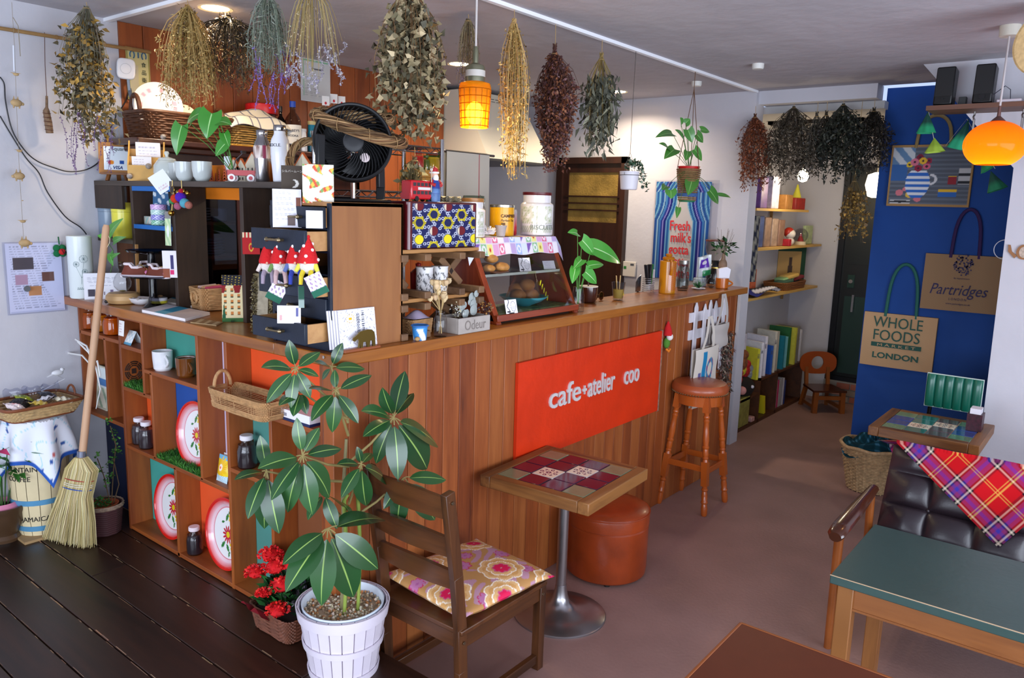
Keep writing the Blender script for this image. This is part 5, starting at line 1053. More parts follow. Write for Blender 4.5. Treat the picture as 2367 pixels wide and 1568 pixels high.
# ------------------------------------------------------------------ on the left arm of the counter
def onct(px,py):p=P(px,py,z=CT);return(p.x,p.y,CT)
vt=thing('dandelion_vase','tall white cylinder vase with a dandelion line drawing','vase',(0.005,1.93,CT));hv=P(197,545,y=1.93).z-CT;rv_=0.054
part(vt,'body',MB().lathe([(rv_*.93,0),(rv_,0.006),(rv_,hv-.004),(rv_-.003,hv),(rv_-.006,hv-0.003),(rv_-.008,0.02)],n=48),mat('#dfe6e6',0.35,coat=0.2))
dr=MB();a0=math.atan2(CAM.y-1.93,CAM.x)
def onv(a,z):r=rv_+0.0008;return(r*math.cos(a0+a),r*math.sin(a0+a),z)
for ca,cz,R in((0.25,0.19,0.018),(-0.35,0.165,0.013),(0.3,0.13,0.012)):
    for k in range(12):q=2*PI*k/12;dr.tube([onv(ca,cz),onv(ca+R*math.cos(q)/rv_,cz+R*math.sin(q))],0.0005,3)
    dr.tube([onv(ca+R*math.cos(2*PI*k/20)/rv_,cz+R*math.sin(2*PI*k/20))for k in range(20)],0.0005,3,closed=True);dr.tube([onv(ca,cz-R),onv(0.02,0.1),onv(0.0,0.07)],0.0005,3)
for k in range(5):q=-0.3+.15*k;dr.tube([onv(q-.06,0.045),onv(q,0.056),onv(q+.06,0.045),onv(q-.06,0.045)],0.0009,3)
part(vt,'drawing',dr,mat('#4a6a6e',0.6))
card('flyer','white folded flyer with small photos standing by the vase','flyer',onct(245,692),0.18,0.125,-0.45,0.1,textlines('#ecebf2','#7a7a94',7,.92,.5,5,.08,((.08,.26,.12,.38,'#4a4450'),(.45,.5,.15,.3,'#6a4a5a'),(.6,.68,.15,.36,'#7a6a8a'),(.74,.9,.12,.2,'#c8a890'))),stand='#e6e4ea')
sl=thing('hourglass_lamp','round pale wood stand with a glass bulb vessel','lamp',onct(285,700));sl.location=(0.055,1.62,CT)
part(sl,'wooden_base',MB().lathe([(0.055,0),(0.065,0.004),(0.074,0.02),(0.072,0.038),(0.06,0.05),(0.0,0.052)],n=36),mat('#c29a68',0.5,noise=0.06,scale=6));part(sl,'power_button',MB().ball((-0.072,0.012,0.012),0.008,8,6),mat('#2a2426',0.4));part(sl,'glass_bulb',MB().lathe([(0.004,0.053),(0.022,0.06),(0.036,0.078),(0.039,0.1),(0.03,0.125),(0.015,0.145),(0.012,0.158),(0.02,0.168),(0.022,0.178),(0.018,0.19),(0,0.193)],n=32),M_glass);part(sl,'golden_residue',MB().lathe([(0.004,0.054),(0.015,0.058),(0.012,0.06),(0,0.06)],n=20),mat('#a08a2a',0.4))
part(sl,'wooden_stick',MB().bar((0.07,0.0,0.0),(0.075,0.0,0.27),0.011,0.011),mat('#b0804a',0.5))
def cake(px,py,x,lab,zbase,r,h):
    pass
ck=thing('cake_stand','two-tier clear glass cake stand with patterned plates','cake stand',(0.095,P(355,690,x=0.095).y,CT));M_gd=glass((195,195,205),tint=0.55)
z1=P(358,640,x=0.085).z-CT;z2=P(358,584,x=0.085).z-CT
part(ck,'foot',MB().lathe([(0.045,0),(0.044,0.004),(0.026,0.02),(0.018,0.05),(0.016,z1-.01)],n=28),M_gd);part(ck,'lower_plate',MB().lathe([(0.0,z1-.012),(0.07,z1-.01),(0.122,z1-.002),(0.128,z1+.006),(0.122,z1+.003),(0.05,z1-.005),(0,z1-.006)],n=44),M_gd);part(ck,'upper_foot',MB().lathe([(0.026,z1-.004),(0.02,z1+.02),(0.015,z2-.01)],n=28),M_gd);part(ck,'upper_plate',MB().lathe([(0.0,z2-.01),(0.065,z2-.008),(0.1,z2+0.0),(0.105,z2+.008),(0.1,z2+0.004),(0,z2-.005)],n=44),M_gd)
def shoe(lab,loc,rz):
    t=thing('baby_shoe',lab,'shoe',loc,rz,'baby moccasins',scale=1.45);part(t,'sole',MB().lathe([(0.0,0),(0.98,0),(1,.004),(0.98,.008),(0,.008)],n=24).xform(Matrix.Diagonal((0.021,0.044,1,1))),mat('#e8dce4',0.6));part(t,'upper',MB().grid(lambda u,v:((0.02*(1-0.45*v))*math.cos(2*PI*u),-0.004*v+(0.042*(1-0.25*v))*math.sin(2*PI*u),0.007+0.022*v+(0.012*v if math.sin(2*PI*u)>0.3 else 0)),24,5,closeu=True),mat('#6b2c1a',0.5));part(t,'cuff',MB().tube([(0.0125*math.cos(2*PI*k/20),0.006+0.024*math.sin(2*PI*k/20),0.03+(0.01 if math.sin(2*PI*k/20)>0.3 else 0))for k in range(20)],0.0042,6,closed=True),mat('#e6d6da',0.8));part(t,'toe_patch',MB().ball((0,-0.033,0.014),(0.014,0.012,0.009),10,7),mat('#d07aa4',0.6));part(t,'lace',MB().tube([(-0.012,-0.012,0.032),(0.004,-0.018,0.036),(0.012,-0.03,0.024),(-0.008,-0.034,0.025)],0.0014,5),mat('#c8a86a',0.6));return t
zc1=CT+z1-0.003
shoe('brown baby moccasin with pink toe, front left on the cake stand',(0.03,ck.location.y+0.02,zc1),0.9);shoe('brown baby moccasin lying behind on the cake stand',(0.09,ck.location.y+0.075,zc1),-0.9);shoe('brown baby moccasin with white cuff at the right of the cake stand',(0.085,ck.location.y-0.07,zc1),0.4)
card('charm_packet','clear packet with a pink and blue charm clipped on the cake stand','packet',(0.02,P(394,640,x=0.02).y,P(394,642,x=0.02).z),0.055,0.112,-0.7,-0.05,lambda u,v:lin('#3f3a6a')if.55<u<.8 and.3<v<.85 else(lin('#d0306a')if.5<u<.8 and.1<v<.3 else(lin('#8a4a34')if v<.34 and u<.5 else lin('#e3dde6'))))
cat_=thing('cat_card_stand','black cat figure holding an orange shop card','card holder',onct(440,697));M_blk=mat('#15151a',0.4);part(cat_,'cat',MB().lathe([(0.014,0),(0.016,0.004),(0.012,0.03),(0.009,0.038),(0.012,0.046),(0.01,0.054),(0,0.057)],n=18).prism([(-0.009,0,0.05),(-0.003,0,0.054),(-0.008,0,0.066)],(0,0.003,0)).prism([(0.009,0,0.05),(0.003,0,0.054),(0.008,0,0.066)],(0,0.003,0)),M_blk)
part(cat_,'shop_card',MB().grid(lambda u,v:((u-.5)*0.056,0.004+0.006*v,0.058+0.062*v),30,30,textlines('#e46a3a','#f6e0d4',4,.9,.2,3,.15,((0,1,0,.14,'#f0ecec'),))).box(-.028,.028,0.0105,0.012,0.06,0.12),M_vc);cat_.rotation_euler=(0,0,-0.6);cat_.scale=(1.45,)*3
def notebook(lab,pxs,z0,th,cf,side):
    q=[P(a,b,z=z0+th)for a,b in pxs];mb=MB();n=40
    mb.grid(lambda u,v:q[0]*(1-u)*(1-v)+q[1]*u*(1-v)+q[2]*u*v+q[3]*(1-u)*v,n,n,cf);mb.color(side)
    b=len(mb.v);dz=Vector((0,0,-th));mb.add([*q,*[p+dz for p in q]],[(0,4,5,1),(1,5,6,2),(2,6,7,3),(3,7,4,0),(4,7,6,5)]);return single('notebook',lab,'book',mb,M_vc,group='notebooks on the counter')
notebook('white, cyan and pink patterned notebook at the counter edge',[(328,716),(428,737),(485,722),(385,703)],CT+0.001,0.012,lambda u,v:lin('#ded8dc')if u<.3 else(lin('#2f8db0')if u<.55 and v>.3 else(lin('#6fb6cc')if u<.55 else lin('#d9c6bc'))),'#e6dede')
notebook('teal and cream notebook lying behind the patterned one',[(378,696),(470,712),(505,700),(412,682)],CT+0.001,0.011,lambda u,v:lin('#1f7d96')if v>.45 and u<.5 else lin('#d8cdb8'),'#dcd2cc')
notebook('flat clear packet of postcards near the counter edge',[(440,745),(500,752),(515,745),(455,736)],CT+0.0005,0.003,lambda u,v:lin('#9a7448')if math.sin(20*u)>-.2 else lin('#c4a478'),'#b89a70')
tin=thing('washi_tin','low round tin with white and yellow bands on the notebook','tin',onct(368,707));tin.location.z=CT+0.013;tin.scale=(1.2,)*3;part(tin,'tin_body',MB().lathe([(0.029,0),(0.03,0.001),(0.03,0.01)],n=32),mat('#e0d23a',0.35));part(tin,'tin_lid',MB().lathe([(0.0305,0.01),(0.0305,0.02),(0.029,0.021),(0,0.021)],n=32),mat('#dedce2',0.35));part(tin,'stones',MB().ball((-0.008,0,0.026),(0.012,0.01,0.006),8,6),mat('#6a5038',0.6));part(tin,'stones',MB().ball((0.01,0.006,0.025),(0.009,0.01,0.005),8,6),mat('#8a6a44',0.6))
bw=thing('boat_bowl','white leaf-shaped dish with cloth scraps beside the glass lamp','bowl',onct(325,704));bw.scale=(1.3,)*3;part(bw,'dish',MB().lathe([(0.02,0),(0.035,0.008),(0.046,0.024),(0.043,0.024),(0.03,0.01),(0,0.006)],n=28,sx=0.8,sy=1.15),mat('#e6e4ea',0.3));part(bw,'cloth_scrap',MB().grid(lambda u,v:((u-.5)*.06,(v-.5)*.08,0.02+0.008*math.sin(7*u+5*v)),10,10),mat('#cdbfba',0.8))
sn=thing('small_bottles','tiny teal pot holding a paint brush near the cat card stand','pot',onct(428,693));part(sn,'pot',MB().lathe([(0.011,0),(0.012,0.02),(0.0,0.02)],n=16),mat('#1f6a86',0.3));part(sn,'brush',MB().tube([(0,0,0.018),(-0.012,0.006,0.045)],0.005,8),mat('#9a6a3a',0.5))
for k,(a,b)in enumerate(((401,690),(409,693))):single('cotton_ball',('left','right')[k]+' cream round ball beside the teal pot','ball',MB().ball((0,0,0.013),0.013,14,9),mat('#d6cfae',0.7),onct(a,b),group='cream balls')
gb=thing('glass_bowl','small ribbed clear bowl behind the rattan basket','bowl',onct(455,700));part(gb,'bowl',MB().lathe([(0.02,0),(0.03,0.01),(0.038,0.032),(0.036,0.032),(0.027,0.012),(0,0.006)],n=24),glass((215,220,220),0.1,0.75))
rb2=thing('rattan_basket','square light rattan basket of goods with a side ring handle','basket',tuple(P(492,715,z=CT)),rz=-0.15);rb2.location.z=CT;sz=0.105;rb2.scale=(1.3,)*3
pth=rect_path(sz,sz,0,0.12,0.075);part(rb2,'woven_wall',woven(MB(),pth,0.003,0.078,12,0.0035,0.0018,52),M_rl);part(rb2,'bottom',MB().box(-.048,.048,-.048,.048,0.002,0.006),M_rl);part(rb2,'ring_handle',MB().tube([(-0.062,0.026*math.cos(2*PI*k/20),0.045+0.02*math.sin(2*PI*k/20))for k in range(20)],0.0045,6,closed=True),M_rl)
for k,c in enumerate(('#c8486a','#d9a87a','#e0c0b4')):single('fabric_roll',('pink','tan','pale peach')[k]+' fabric roll inside the square rattan basket','fabric',MB().cyl((-0.045,-0.03+0.03*k,0),(0.035,-0.03+0.03*k,0.004),0.012,n=12),mat(c,0.8),rb2.location+Vector((0,0,0.095)),group='fabric rolls in the basket')
def house_card(u,v):
    if v>.78:return lin('#d8b43a')if math.sin(37*u+51*v)*math.sin(23*u-61*v)>.75 else lin('#25222a')
    if v>.62 and abs(((u*2.2)%1)-.5)>.34*(1-(v-.62)*2):return lin('#8a1a1e')
    if v<.08:return lin('#3a6a34')
    if(u<.12 or u>.86)and v<.4 and abs(u-(.06 if u<.5 else.93))<.07*(1-v/.42):return lin('#1f5a3a')
    if.12<v<.72 and abs((u*5)%1-.5)<.22 and abs((v*8)%1-.45)<.28:return lin('#c87a3a')if(v*8)%1>.3 else lin('#2a3a2a')
    return lin('#e6d3a4')if.42<v or True else lin('#000000')
hc=card('house_greeting_card','greeting card of a lit cream mansion under a starry sky','card',onct(553,744),0.13,0.19,-0.62,0.2,house_card,nu=60,nv=80);part(hc,'clear_stand',MB().bar((-0.025,-0.012,0.004),(-0.025,0.05,0.004),0.012,0.008).bar((0.025,-0.012,0.004),(0.025,0.05,0.004),0.012,0.008).bar((-0.025,0.03,0.004),(-0.025,0.034,0.06),0.01,0.005).bar((0.025,0.03,0.004),(0.025,0.034,0.06),0.01,0.005),glass((230,235,240),0.05,0.8))
wb=thing('moss_frame','moss-covered bark frame leaning against the navy drawers','frame',onct(607,768),-0.75);wb.scale=(1.3,)*3
mm=MB().color('#8a7a58').bar((0,0.0,0.0),(0,0.05,0.165),0.05,0.012);n=900;c=np.stack([rng.choice([-1,1],n)*rng.uniform(.018,.03,n),np.zeros(n),rng.uniform(0,.165,n)],1);c[:,1]=c[:,2]*.3-0.006+rng.uniform(-.008,.006,n);blades(mm,c,unit(n),unit(n),0.008,0.006,jcols(['#7a6c48','#5f5438','#9a8a60','#4a4030'],n));part(wb,'bark_and_moss',mm,M_leafm);part(wb,'inner_face',MB().bar((0,-0.008,0.01),(0,0.042,0.155),0.03,0.006),mat('#a89c86',0.8,noise=.3,scale=50))
gy=thing('grey_wreath','silvery lichen ball behind the moss frame','ornament',onct(603,740));gy.location=(0.115,P(603,650,x=0.115).y,CT+0.135);gm=MB().color('#5a5658').ball((0,0,0.02),0.026,10,7);star_leafy(gm,500,(0,0,0.02),0.034,0.01,0.004,['#77737a','#9a969c','#4a474c']);part(gy,'lichen',gm,M_leafm);part(gy,'support_stick',MB().cyl((0,0,-0.135),(0,0,0.0),0.005,n=8),mat('#4a3a2a',0.7))

# ------------------------------------------------------------------ tall chest with navy drawers
CX0,CX1,CY0,CY1,CZ1=-0.0,0.318,0.03,0.355,1.743
dc=thing('drawer_chest','tall wooden chest with navy drawers on the counter corner','chest',(0.16,0.19,CT))
M_cw=wood('#7a4722','#9a6334','z',0.5,0.6,c3='#5f3a1c');M_cwy=wood('#a06c3a','#c0905a','y',0.5,0.9);M_nv=mat('#111a2b',0.42,noise=0.25,scale=14,bump=0.1)
D=lambda name,mb,m,p=None,bv=0.0015:part(p or dc,name,mb if p else mb.xform(Matrix.Translation((-0.16,-0.19,-CT))),m,bevel=bv)
D('side_panel',MB().box(CX0+0.004,CX1,CY0,CY0+0.014,CT,CZ1),M_cw);D('side_panel',MB().box(CX0+0.004,CX1,CY1-0.014,CY1,CT,CZ1),M_cw);D('top_panel',MB().box(CX0,CX1,CY0,CY1,CZ1-0.014,CZ1),wood('#8a5a30','#b08050','x',0.5,0.7));D('bottom_panel',MB().box(CX0,CX1,CY0+0.014,CY1-0.014,CT,CT+0.03),M_nv);D('back_panel',MB().box(CX1-0.01,CX1,CY0,CY1,CT,CZ1),M_cw)
D('navy_edge',MB().box(CX0-0.004,CX0+0.005,CY0-0.001,CY0+0.015,CT,CZ1-0.004),M_nv);D('navy_edge',MB().box(CX0-0.004,CX0+0.005,CY1-0.015,CY1+0.001,CT,CZ1),M_nv)
dv=[CT+0.03+k*(CZ1-0.014-CT-0.03)/6 for k in range(7)];outs=[0.075,0.012,0.052,-0.2,0.10,0.02];outs=[0.085,0.0,0.055,0.045,0.08,0.006]
M_hd=mat('#8f7f62',0.35,0.9)
for k in range(6):
    z0,z1_=dv[k]+0.003,dv[k+1]-0.003;o=outs[k];D('divider',MB().box(CX0,CX1-0.01,CY0+0.014,CY1-0.014,dv[k]-0.003,dv[k]+0.003),M_nv)
    if k==3:continue
    xf=CX0-o;dr_=D('drawer',MB().box(xf-0.012,xf,CY0+0.016,CY1-0.016,z0,z1_),M_nv)
    D('drawer_side',MB().box(xf,xf+0.2,CY0+0.017,CY0+0.026,z0+.003,z1_-.003).box(xf,xf+0.2,CY1-0.026,CY1-0.017,z0+.003,z1_-.003).box(xf,xf+.2,CY0+.026,CY1-.026,z0+.003,z0+.008).xform(Matrix.Translation((-0.16,-0.19,-CT))),M_cwy,dr_,0)
    zc_=(z0+z1_)/2;yc_=(CY0+CY1)/2;hh=MB().tube([(xf-0.03,yc_-0.034,zc_),(xf-0.033,yc_-.015,zc_),(xf-0.033,yc_+.015,zc_),(xf-0.03,yc_+0.034,zc_)],[0.005,0.0038,0.0038,0.005],8)
    for s in(-1,1):hh.ball((xf-0.028,yc_+s*0.034,zc_),(0.008,0.007,0.008),8,6).cyl((xf-0.026,yc_+s*0.034,zc_),(xf-0.012,yc_+s*0.034,zc_),0.005,n=8)
    D('handle',hh.xform(Matrix.Translation((-0.16,-0.19,-CT))),M_hd,dr_,0)
# felt gnomes on the open drawer
for k,(px,leg,arm_,dots,lab)in enumerate(((622,'#9a8a9a','#d8c8c0',0,'plain red hat, leftmost'),(648,'#c0a0a0','#6a8a4a',1,'spotted hat, second from the left'),(685,'#2f3f9a','#5a6aa0',1,'spotted hat and blue legs, third from the left'),(712,'#d8c030','#d8d24a',1,'spotted hat and yellow legs, rightmost'))):
    xg=-0.075;yg=P(px,610,x=xg).y;zg=P(px,612,x=xg).z
    t=thing('felt_gnome','felt gnome with '+lab+' on the drawers','doll',(xg,yg,zg),-0.75+rnd.uniform(-.25,.25),'felt gnomes on the chest',scale=1.38)
    part(t,'beard_body',MB().ball((0,0,0.0),(0.021,0.017,0.022),14,10),mat('#dcd2ca',0.95,bump=0.5,bscale=200));part(t,'hat',MB().lathe([(0.0235,0.004),(0.024,0.01),(0.018,0.03),(0.010,0.05),(0.004,0.062),(0,0.063)],n=18).ball((0,0,0.064),0.006,8,6),mat('#c4141a',0.9,bump=0.4,bscale=200));part(t,'nose',MB().ball((0,-0.02,0.006),0.0045,8,6),mat('#dba890',0.8))
    if dots:
        for q in range(9):a=q*2.4;z=0.012+0.0045*q;r=0.0242-0.0185*(z-.01)/.05;part(t,'white_spot',MB().ball((r*math.cos(a),r*math.sin(a),z),(0.0042,0.0042,0.0042),7,5),mat('#e8dada',0.9))
    for s in(-1,1):part(t,'leg',MB().tube([(s*0.009,-0.008,-0.015),(s*0.011,-0.018,-0.026),(s*0.012,-0.019,-0.045)],[0.006,0.0055,0.0045],8),mat(leg,0.9));part(t,'arm',MB().tube([(s*0.018,-0.004,0.0),(s*0.026,-0.01,-0.016)],[0.006,0.0045],8),mat(arm_,0.9))
for px,py,rz,lab in((629,665,.5,'left'),(744,652,-.45,'right')):
    card('gnome_tag','white and green printed tag hanging '+lab+' of the gnomes','tag',tuple(P(px,py+30,x=-0.10)),0.052,0.07,-.7,0,lambda u,v:lin('#1a5a44')if v<.3 else(lin('#e8e4ea')if math.sin(22*u+9*v)*math.sin(17*v)<.3 else lin('#9a7aa0')),nu=20,nv=24).rotation_euler=(0,rz,-.7)
card('gnome_tag','dark green folded tag dangling below the gnomes','tag',tuple(P(697,712,x=-0.10)),0.018,0.07,-0.5,0,lambda u,v:lin('#1f4a3a')if v>.4 else lin('#8a9a94'),nu=8,nv=12)
card('business_card','white business card clipped on the lowest open drawer','card',tuple(P(668,748,x=-0.108)),0.075,0.058,-.8,.1,textlines('#ece6ea','#b88a8a',4,.8,.2,7,.1,((.08,.2,.15,.5,'#c89a9a'),(.8,.92,.4,.9,'#5a5a8a'))),nu=26,nv=22)
# cards and leaflets stuck in the top drawers
def fork(px,py,x,w,h,lab,cf,rz=-.68,t=.1,name='leaflet',cat='leaflet',nu=40,nv=50):return card(name,lab,cat,tuple(P(px,py,x=x)),w,h,rz,t,cf,nu=nu,nv=nv)
fork(664,526,-0.045,0.092,0.126,'white printed leaflet stack standing in the open second drawer',textlines('#e6e2ec','#6a6480',16,.95,.2,9,.06,((.5,.78,.05,.3,'#6a5a58'),(.8,1,.55,.8,'#7a4a3c'))))
def moon(u,v):
    if(u-.45)**2+(v-.52)**2*2.2<.025 and(u-.36)**2+(v-.53)**2*2.2>.02:return lin('#e8e2da')
    return lin('#7a6f2a')if v<.16 and u>.6 else lin('#4a3f36')
mc=fork(684,470,0.02,0.094,0.126,'brown shop card with a silver crescent moon',moon,name='shop_card',cat='card');lettering(mc,'\u30b7\u30eb\u30d0\u30fc\u30e0\u30fc\u30f3\u5f6b\u91d1\u5de5\u623f',0.0098,mat('#d8d0c6',0.6),(-0.045,0.0085,0.103),(1,0,0),(0,0.1,0.995),extrude=0.0002);lettering(mc,'Silver Moon',0.007,mat('#d8d0c6',0.6),(-0.02,0.001,0.033),(1,0,0),(0,0.1,0.995),extrude=0.0002,shear=.2)
fork(736,470,0.015,0.1,0.126,'colourful bird and flower painted postcard',lambda u,v:lin('#f0ead8')if math.sin(11*u+3*math.sin(9*v))+math.sin(13*v+4*u)<.55 else(lin('#c8503a')if math.sin(29*u+17*v)>.2 else(lin('#d8b44a')if math.sin(19*v-23*u)>0 else lin('#7a9a5a'))),name='postcard',cat='card')
fork(727,528,-0.055,0.052,0.056,'small white card standing in the second drawer',textlines('#e9e7ee','#8a8a98',5,.9,.3,11),name='small_card',cat='card')
# elephant letter rack with cards
er=thing('elephant_card_rack','wooden card rack with a brass elephant silhouette','card holder',(P(843,805,y=-0.0).x,0.004,CT),0.0);er.scale=(1.28,)*3
part(er,'base',MB().box(-0.08,0.045,-0.018,0.022,0,0.009),mat('#8a4a28',0.4),bevel=0.003)
el=[(-.033,.012),(-.03,.03),(-.034,.037),(-.04,.034),(-.046,.03),(-.052,.033),(-.05,.04),(-.04,.045),(-.034,.048),(-.028,.053),(-.018,.055),(.0,.057),(.015,.055),(.024,.048),(.027,.036),(.028,.012),(.019,.012),(.017,.027),(.009,.027),(.007,.012),(-.002,.012),(-.005,.026),(-.016,.026),(-.018,.012),(-.026,.012),(-.027,.024)]
el=[(x_*0.95,-0.016,z_*1.05-0.004)for x_,z_ in el];part(er,'brass_elephant',MB().prism(el,(0,0.004,0)),mat('#7a6430',0.3,0.9))
cs=thing('card_stack','stack of white illustrated cards in the elephant rack','cards',er.location+Vector((0,0,0)),scale=1.28)
def ill(u,v):
    if.28<u<.36 and.72<v<.80:return lin('#e6b41e')
    if abs(((u-.32)**2+(v-.76)**2)**.5-.1)<.02 and math.sin(12*math.atan2(v-.76,u-.32))>0:return lin('#e6c07a')
    if.48<u<.56 and.35<v<.9 and math.sin(90*v)*math.sin(140*u)>-.2:return lin('#6a6a72')
    if.62<u<.7 and.3<v<.95 and math.sin(110*v+8*u)>0:return lin('#54545c')
    if math.sin(31*u+6*math.sin(11*v))*math.sin(27*v+5*math.sin(13*u))>.8:return lin('#9a96a4')
    return lin('#e6e4ee')
for k in range(5):part(cs,'card',MB().grid(lambda u,v:(-0.078+0.125*u-.006*k,0.0+0.0035*k+0.012*v,0.009+0.1*v),70 if k==0 else 2,60 if k==0 else 2,ill if k==0 else(lambda u,v:lin('#e2dfe8'))).grid(lambda u,v:(0.047-0.125*u-.006*k,0.001+0.0035*k+0.012*v,0.009+0.1*v),1,1,lambda u,v:lin('#d8d4de')),M_vc)
# ------------------------------------------------------------------ fan with twig wreaths on the chest
fn=thing('desk_fan','black circulator fan standing on the wooden chest','fan',(0.19,0.155,CZ1),0.0)
M_fb=mat('#0b0b0d',0.38);fc=P(815,332,y=0.155)-fn.location;Rf=0.132
fdir=Vector((-0.56,-0.80,0.16)).normalized();fs_,fu_,_=frame(fdir);fs_=fdir.cross(Vector((0,0,1))).normalized();fu_=fs_.cross(fdir).normalized()
FP=lambda r,a,d:fc+(fs_*math.cos(a)+fu_*math.sin(a))*r+fdir*d
hg=MB().grid(lambda u,v:FP([Rf,Rf+.004,Rf+.002,Rf*.9,Rf*.62,0.03][int(round(v*5))],2*PI*u,[0.02,0.012,-0.01,-0.06,-0.1,-0.11][int(round(v*5))]),56,5,closeu=True);part(fn,'housing',hg,M_fb)
part(fn,'front_ring',MB().tube([FP(Rf*.98,2*PI*k/60,0.022)for k in range(60)],0.007,8,closed=True),M_fb);gr=MB()
for k in range(44):
    a=2*PI*k/44;gr.tube([FP(0.03+(Rf-0.035)*t,a+0.95*t**0.8,0.03-0.01*t*t)for t in(0,.2,.4,.6,.8,1)],0.0017,4,caps=False)
part(fn,'spiral_grille',gr,mat('#161618',0.35));part(fn,'hub',MB().grid(lambda u,v:FP(0.033*v,2*PI*u,0.036-0.004*v**4),28,4).tube([FP(0.033,2*PI*k/28,0.03)for k in range(28)],0.003,6,closed=True),mat('#1d1d20',0.5));part(fn,'logo_disc',MB().grid(lambda u,v:FP(0.066,-2.2,0.028)+(fs_*math.cos(2*PI*u)+fu_*math.sin(2*PI*u))*0.016*v+fdir*.001,20,1),mat('#b8a8a8',0.5))
for k in range(5):
    a=2*PI*k/5;part(fn,'blade',MB().grid(lambda u,v:FP(0.03+0.075*u,a+1.0*v+.3*u,-0.05+0.05*v),6,6),mat('#0d0d0f',0.4))
part(fn,'base',MB().box(-0.135,0.135,-0.06,0.07,0,0.014),M_fb,bevel=0.006)
for s in(-1,1):part(fn,'yoke_arm',MB().bar((s*0.125,-0.01,0.0),(s*0.135,0.0,0.05),0.03,0.05).bar((s*0.135,0.0,0.04),(s*0.13,0.0,fc.z+.02),0.018,0.03),M_fb,bevel=0.003)
def wreath(name,lab,c,R1,R2,ax1,ax2,thick,n=34,pal=('#6f5034','#8a6844','#5a3f28','#a0805a'),seg=40):
    t=thing(name,lab,'wreath',c,group='twig wreaths');mb=MB()
    for k in range(n):
        ph=rnd.uniform(0,2*PI);rr=thick*math.sqrt(rnd.random());w0=rnd.choice((1,2,3));b0=rnd.uniform(0,2*PI);mb.cur=jit(lin(rnd.choice(pal)),.2);pts=[]
        nx=ax1.cross(ax2)
        for q in range(seg):a=2*PI*q/seg;off=rr*(math.cos(b0+w0*a));off2=rr*math.sin(b0+w0*a);pts.append(ax1*((R1+off)*math.cos(a))+ax2*((R2+off)*math.sin(a))+nx*off2)
        mb.tube(pts,rnd.uniform(.0018,.003),4,closed=True)
    tw_=part(t,'twigs',mb,M_vc);tw_['kind']='stuff';bd=MB().color('#8f6f48')
    for k in range(9):
        a=2*PI*k/9;c_=ax1*(R1*math.cos(a))+ax2*(R2*math.sin(a));tn=(ax1*(-R1*math.sin(a))+ax2*(R2*math.cos(a))).normalized();p_,q_,_=frame(tn);bd.tube([c_+(p_*math.cos(2*PI*j/10)+q_*math.sin(2*PI*j/10))*(thick*1.08)+tn*.006*math.sin(2*PI*j/10)for j in range(10)],0.0016,4,closed=True)
    part(t,'binding',bd,M_vc);return t
rt_=Vector((0.78,-0.62,0)).normalized()
wc=P(830,298,y=0.16);wreath('twig_wreath','large twig wreath draped over the top of the black fan',wc,0.155,0.075,(rt_+Vector((0,0,-0.28))).normalized(),(Vector((0.5,0.72,0.22))).normalized(),0.02,46)
wc=P(822,268,y=0.24);wreath('twig_wreath','second twig wreath resting behind on top of the fan',wc,0.12,0.06,(rt_+Vector((0,0,-0.06))).normalized(),Vector((0.5,0.75,0.12)).normalized(),0.018,36)
wc=P(718,385,y=0.33);wreath('twig_wreath','small twig wreath standing on the left of the fan',wc,0.072,0.088,Vector((0.85,-0.52,0)).normalized(),Vector((0,0.1,1)).normalized(),0.014,34)

# ------------------------------------------------------------------ brown glazed cupboard against the wood wall
cbx0,cbx1,cby=0.32,1.62,1.80;zC=2.015
cb=thing('china_cupboard','dark reddish-brown china cupboard with a glass door','cupboard',(0.8,1.92,0));M_cb=wood('#2f130b','#4a2012','z',0.35,0.8,c3='#1f0b06',coat=.2)
C_=lambda name,mb,m,**k:part(cb,name,mb.xform(Matrix.Translation((-0.8,-1.92,0))),m,**k)
C_('cornice',MB().box(0.2,1.69,1.70,2.045,zC-0.03,zC).box(0.24,1.66,1.74,2.045,zC-0.06,zC-0.03),M_cb,bevel=.006);C_('side',MB().box(cbx0,cbx0+.02,cby,2.045,0,zC-.06),M_cb);C_('side',MB().box(cbx1-.02,cbx1,cby,2.045,0,zC-.06),M_cb);C_('back',MB().box(cbx0,cbx1,2.03,2.045,0,zC-.06),M_cb);C_('frieze',MB().box(cbx0,cbx1,cby,cby+.02,1.78,zC-.06),M_cb);C_('lower_front',MB().box(cbx0,cbx1,cby,cby+.02,0,1.22),M_cb)
for x0 in(cbx0,0.77,0.83,cbx1-.05):C_('stile',MB().box(x0,x0+.045,cby,cby+.02,1.2,1.8),M_cb)
C_('glass_door',MB().box(cbx0+.045,cbx1-.05,cby+.008,cby+.012,1.22,1.78),glass((200,205,220),tint=.8))
for z in(1.24,1.42,1.60):C_('inner_shelf',MB().box(cbx0+.02,cbx1-.02,cby+.03,2.03,z,z+.015),wood('#5a2c14','#7a4020','x',.5))
def plates(lab,x,y,z,n,r,c,grp):
    for k in range(n):single('plate',lab%('bottom one' if k==0 else 'top one' if k==n-1 else('second','third','fourth','fifth','sixth')[min(k-1,4)]+' from below'),'plate',MB().lathe([(0.0,0),(r*.6,0.0),(r,0.012),(r*.99,0.015),(r*.6,0.004),(0,0.004)],n=28),mat(c,.25),(x,y,z+k*.0145),group=grp)
plates('cream saucer in the cupboard stack, %s',0.60,1.92,1.616,5,0.075,'#b8b0a4','saucers in the cupboard');plates('grey-blue plate in the cupboard stack, %s',0.66,1.92,1.436,6,0.09,'#5f6a80','plates in the cupboard')
mug('glass_cup','upturned pale glass cup in the cupboard','cup',(0.72,1.90,1.616),.045,.07,'#8f98a4','#7a828c',handle=False)
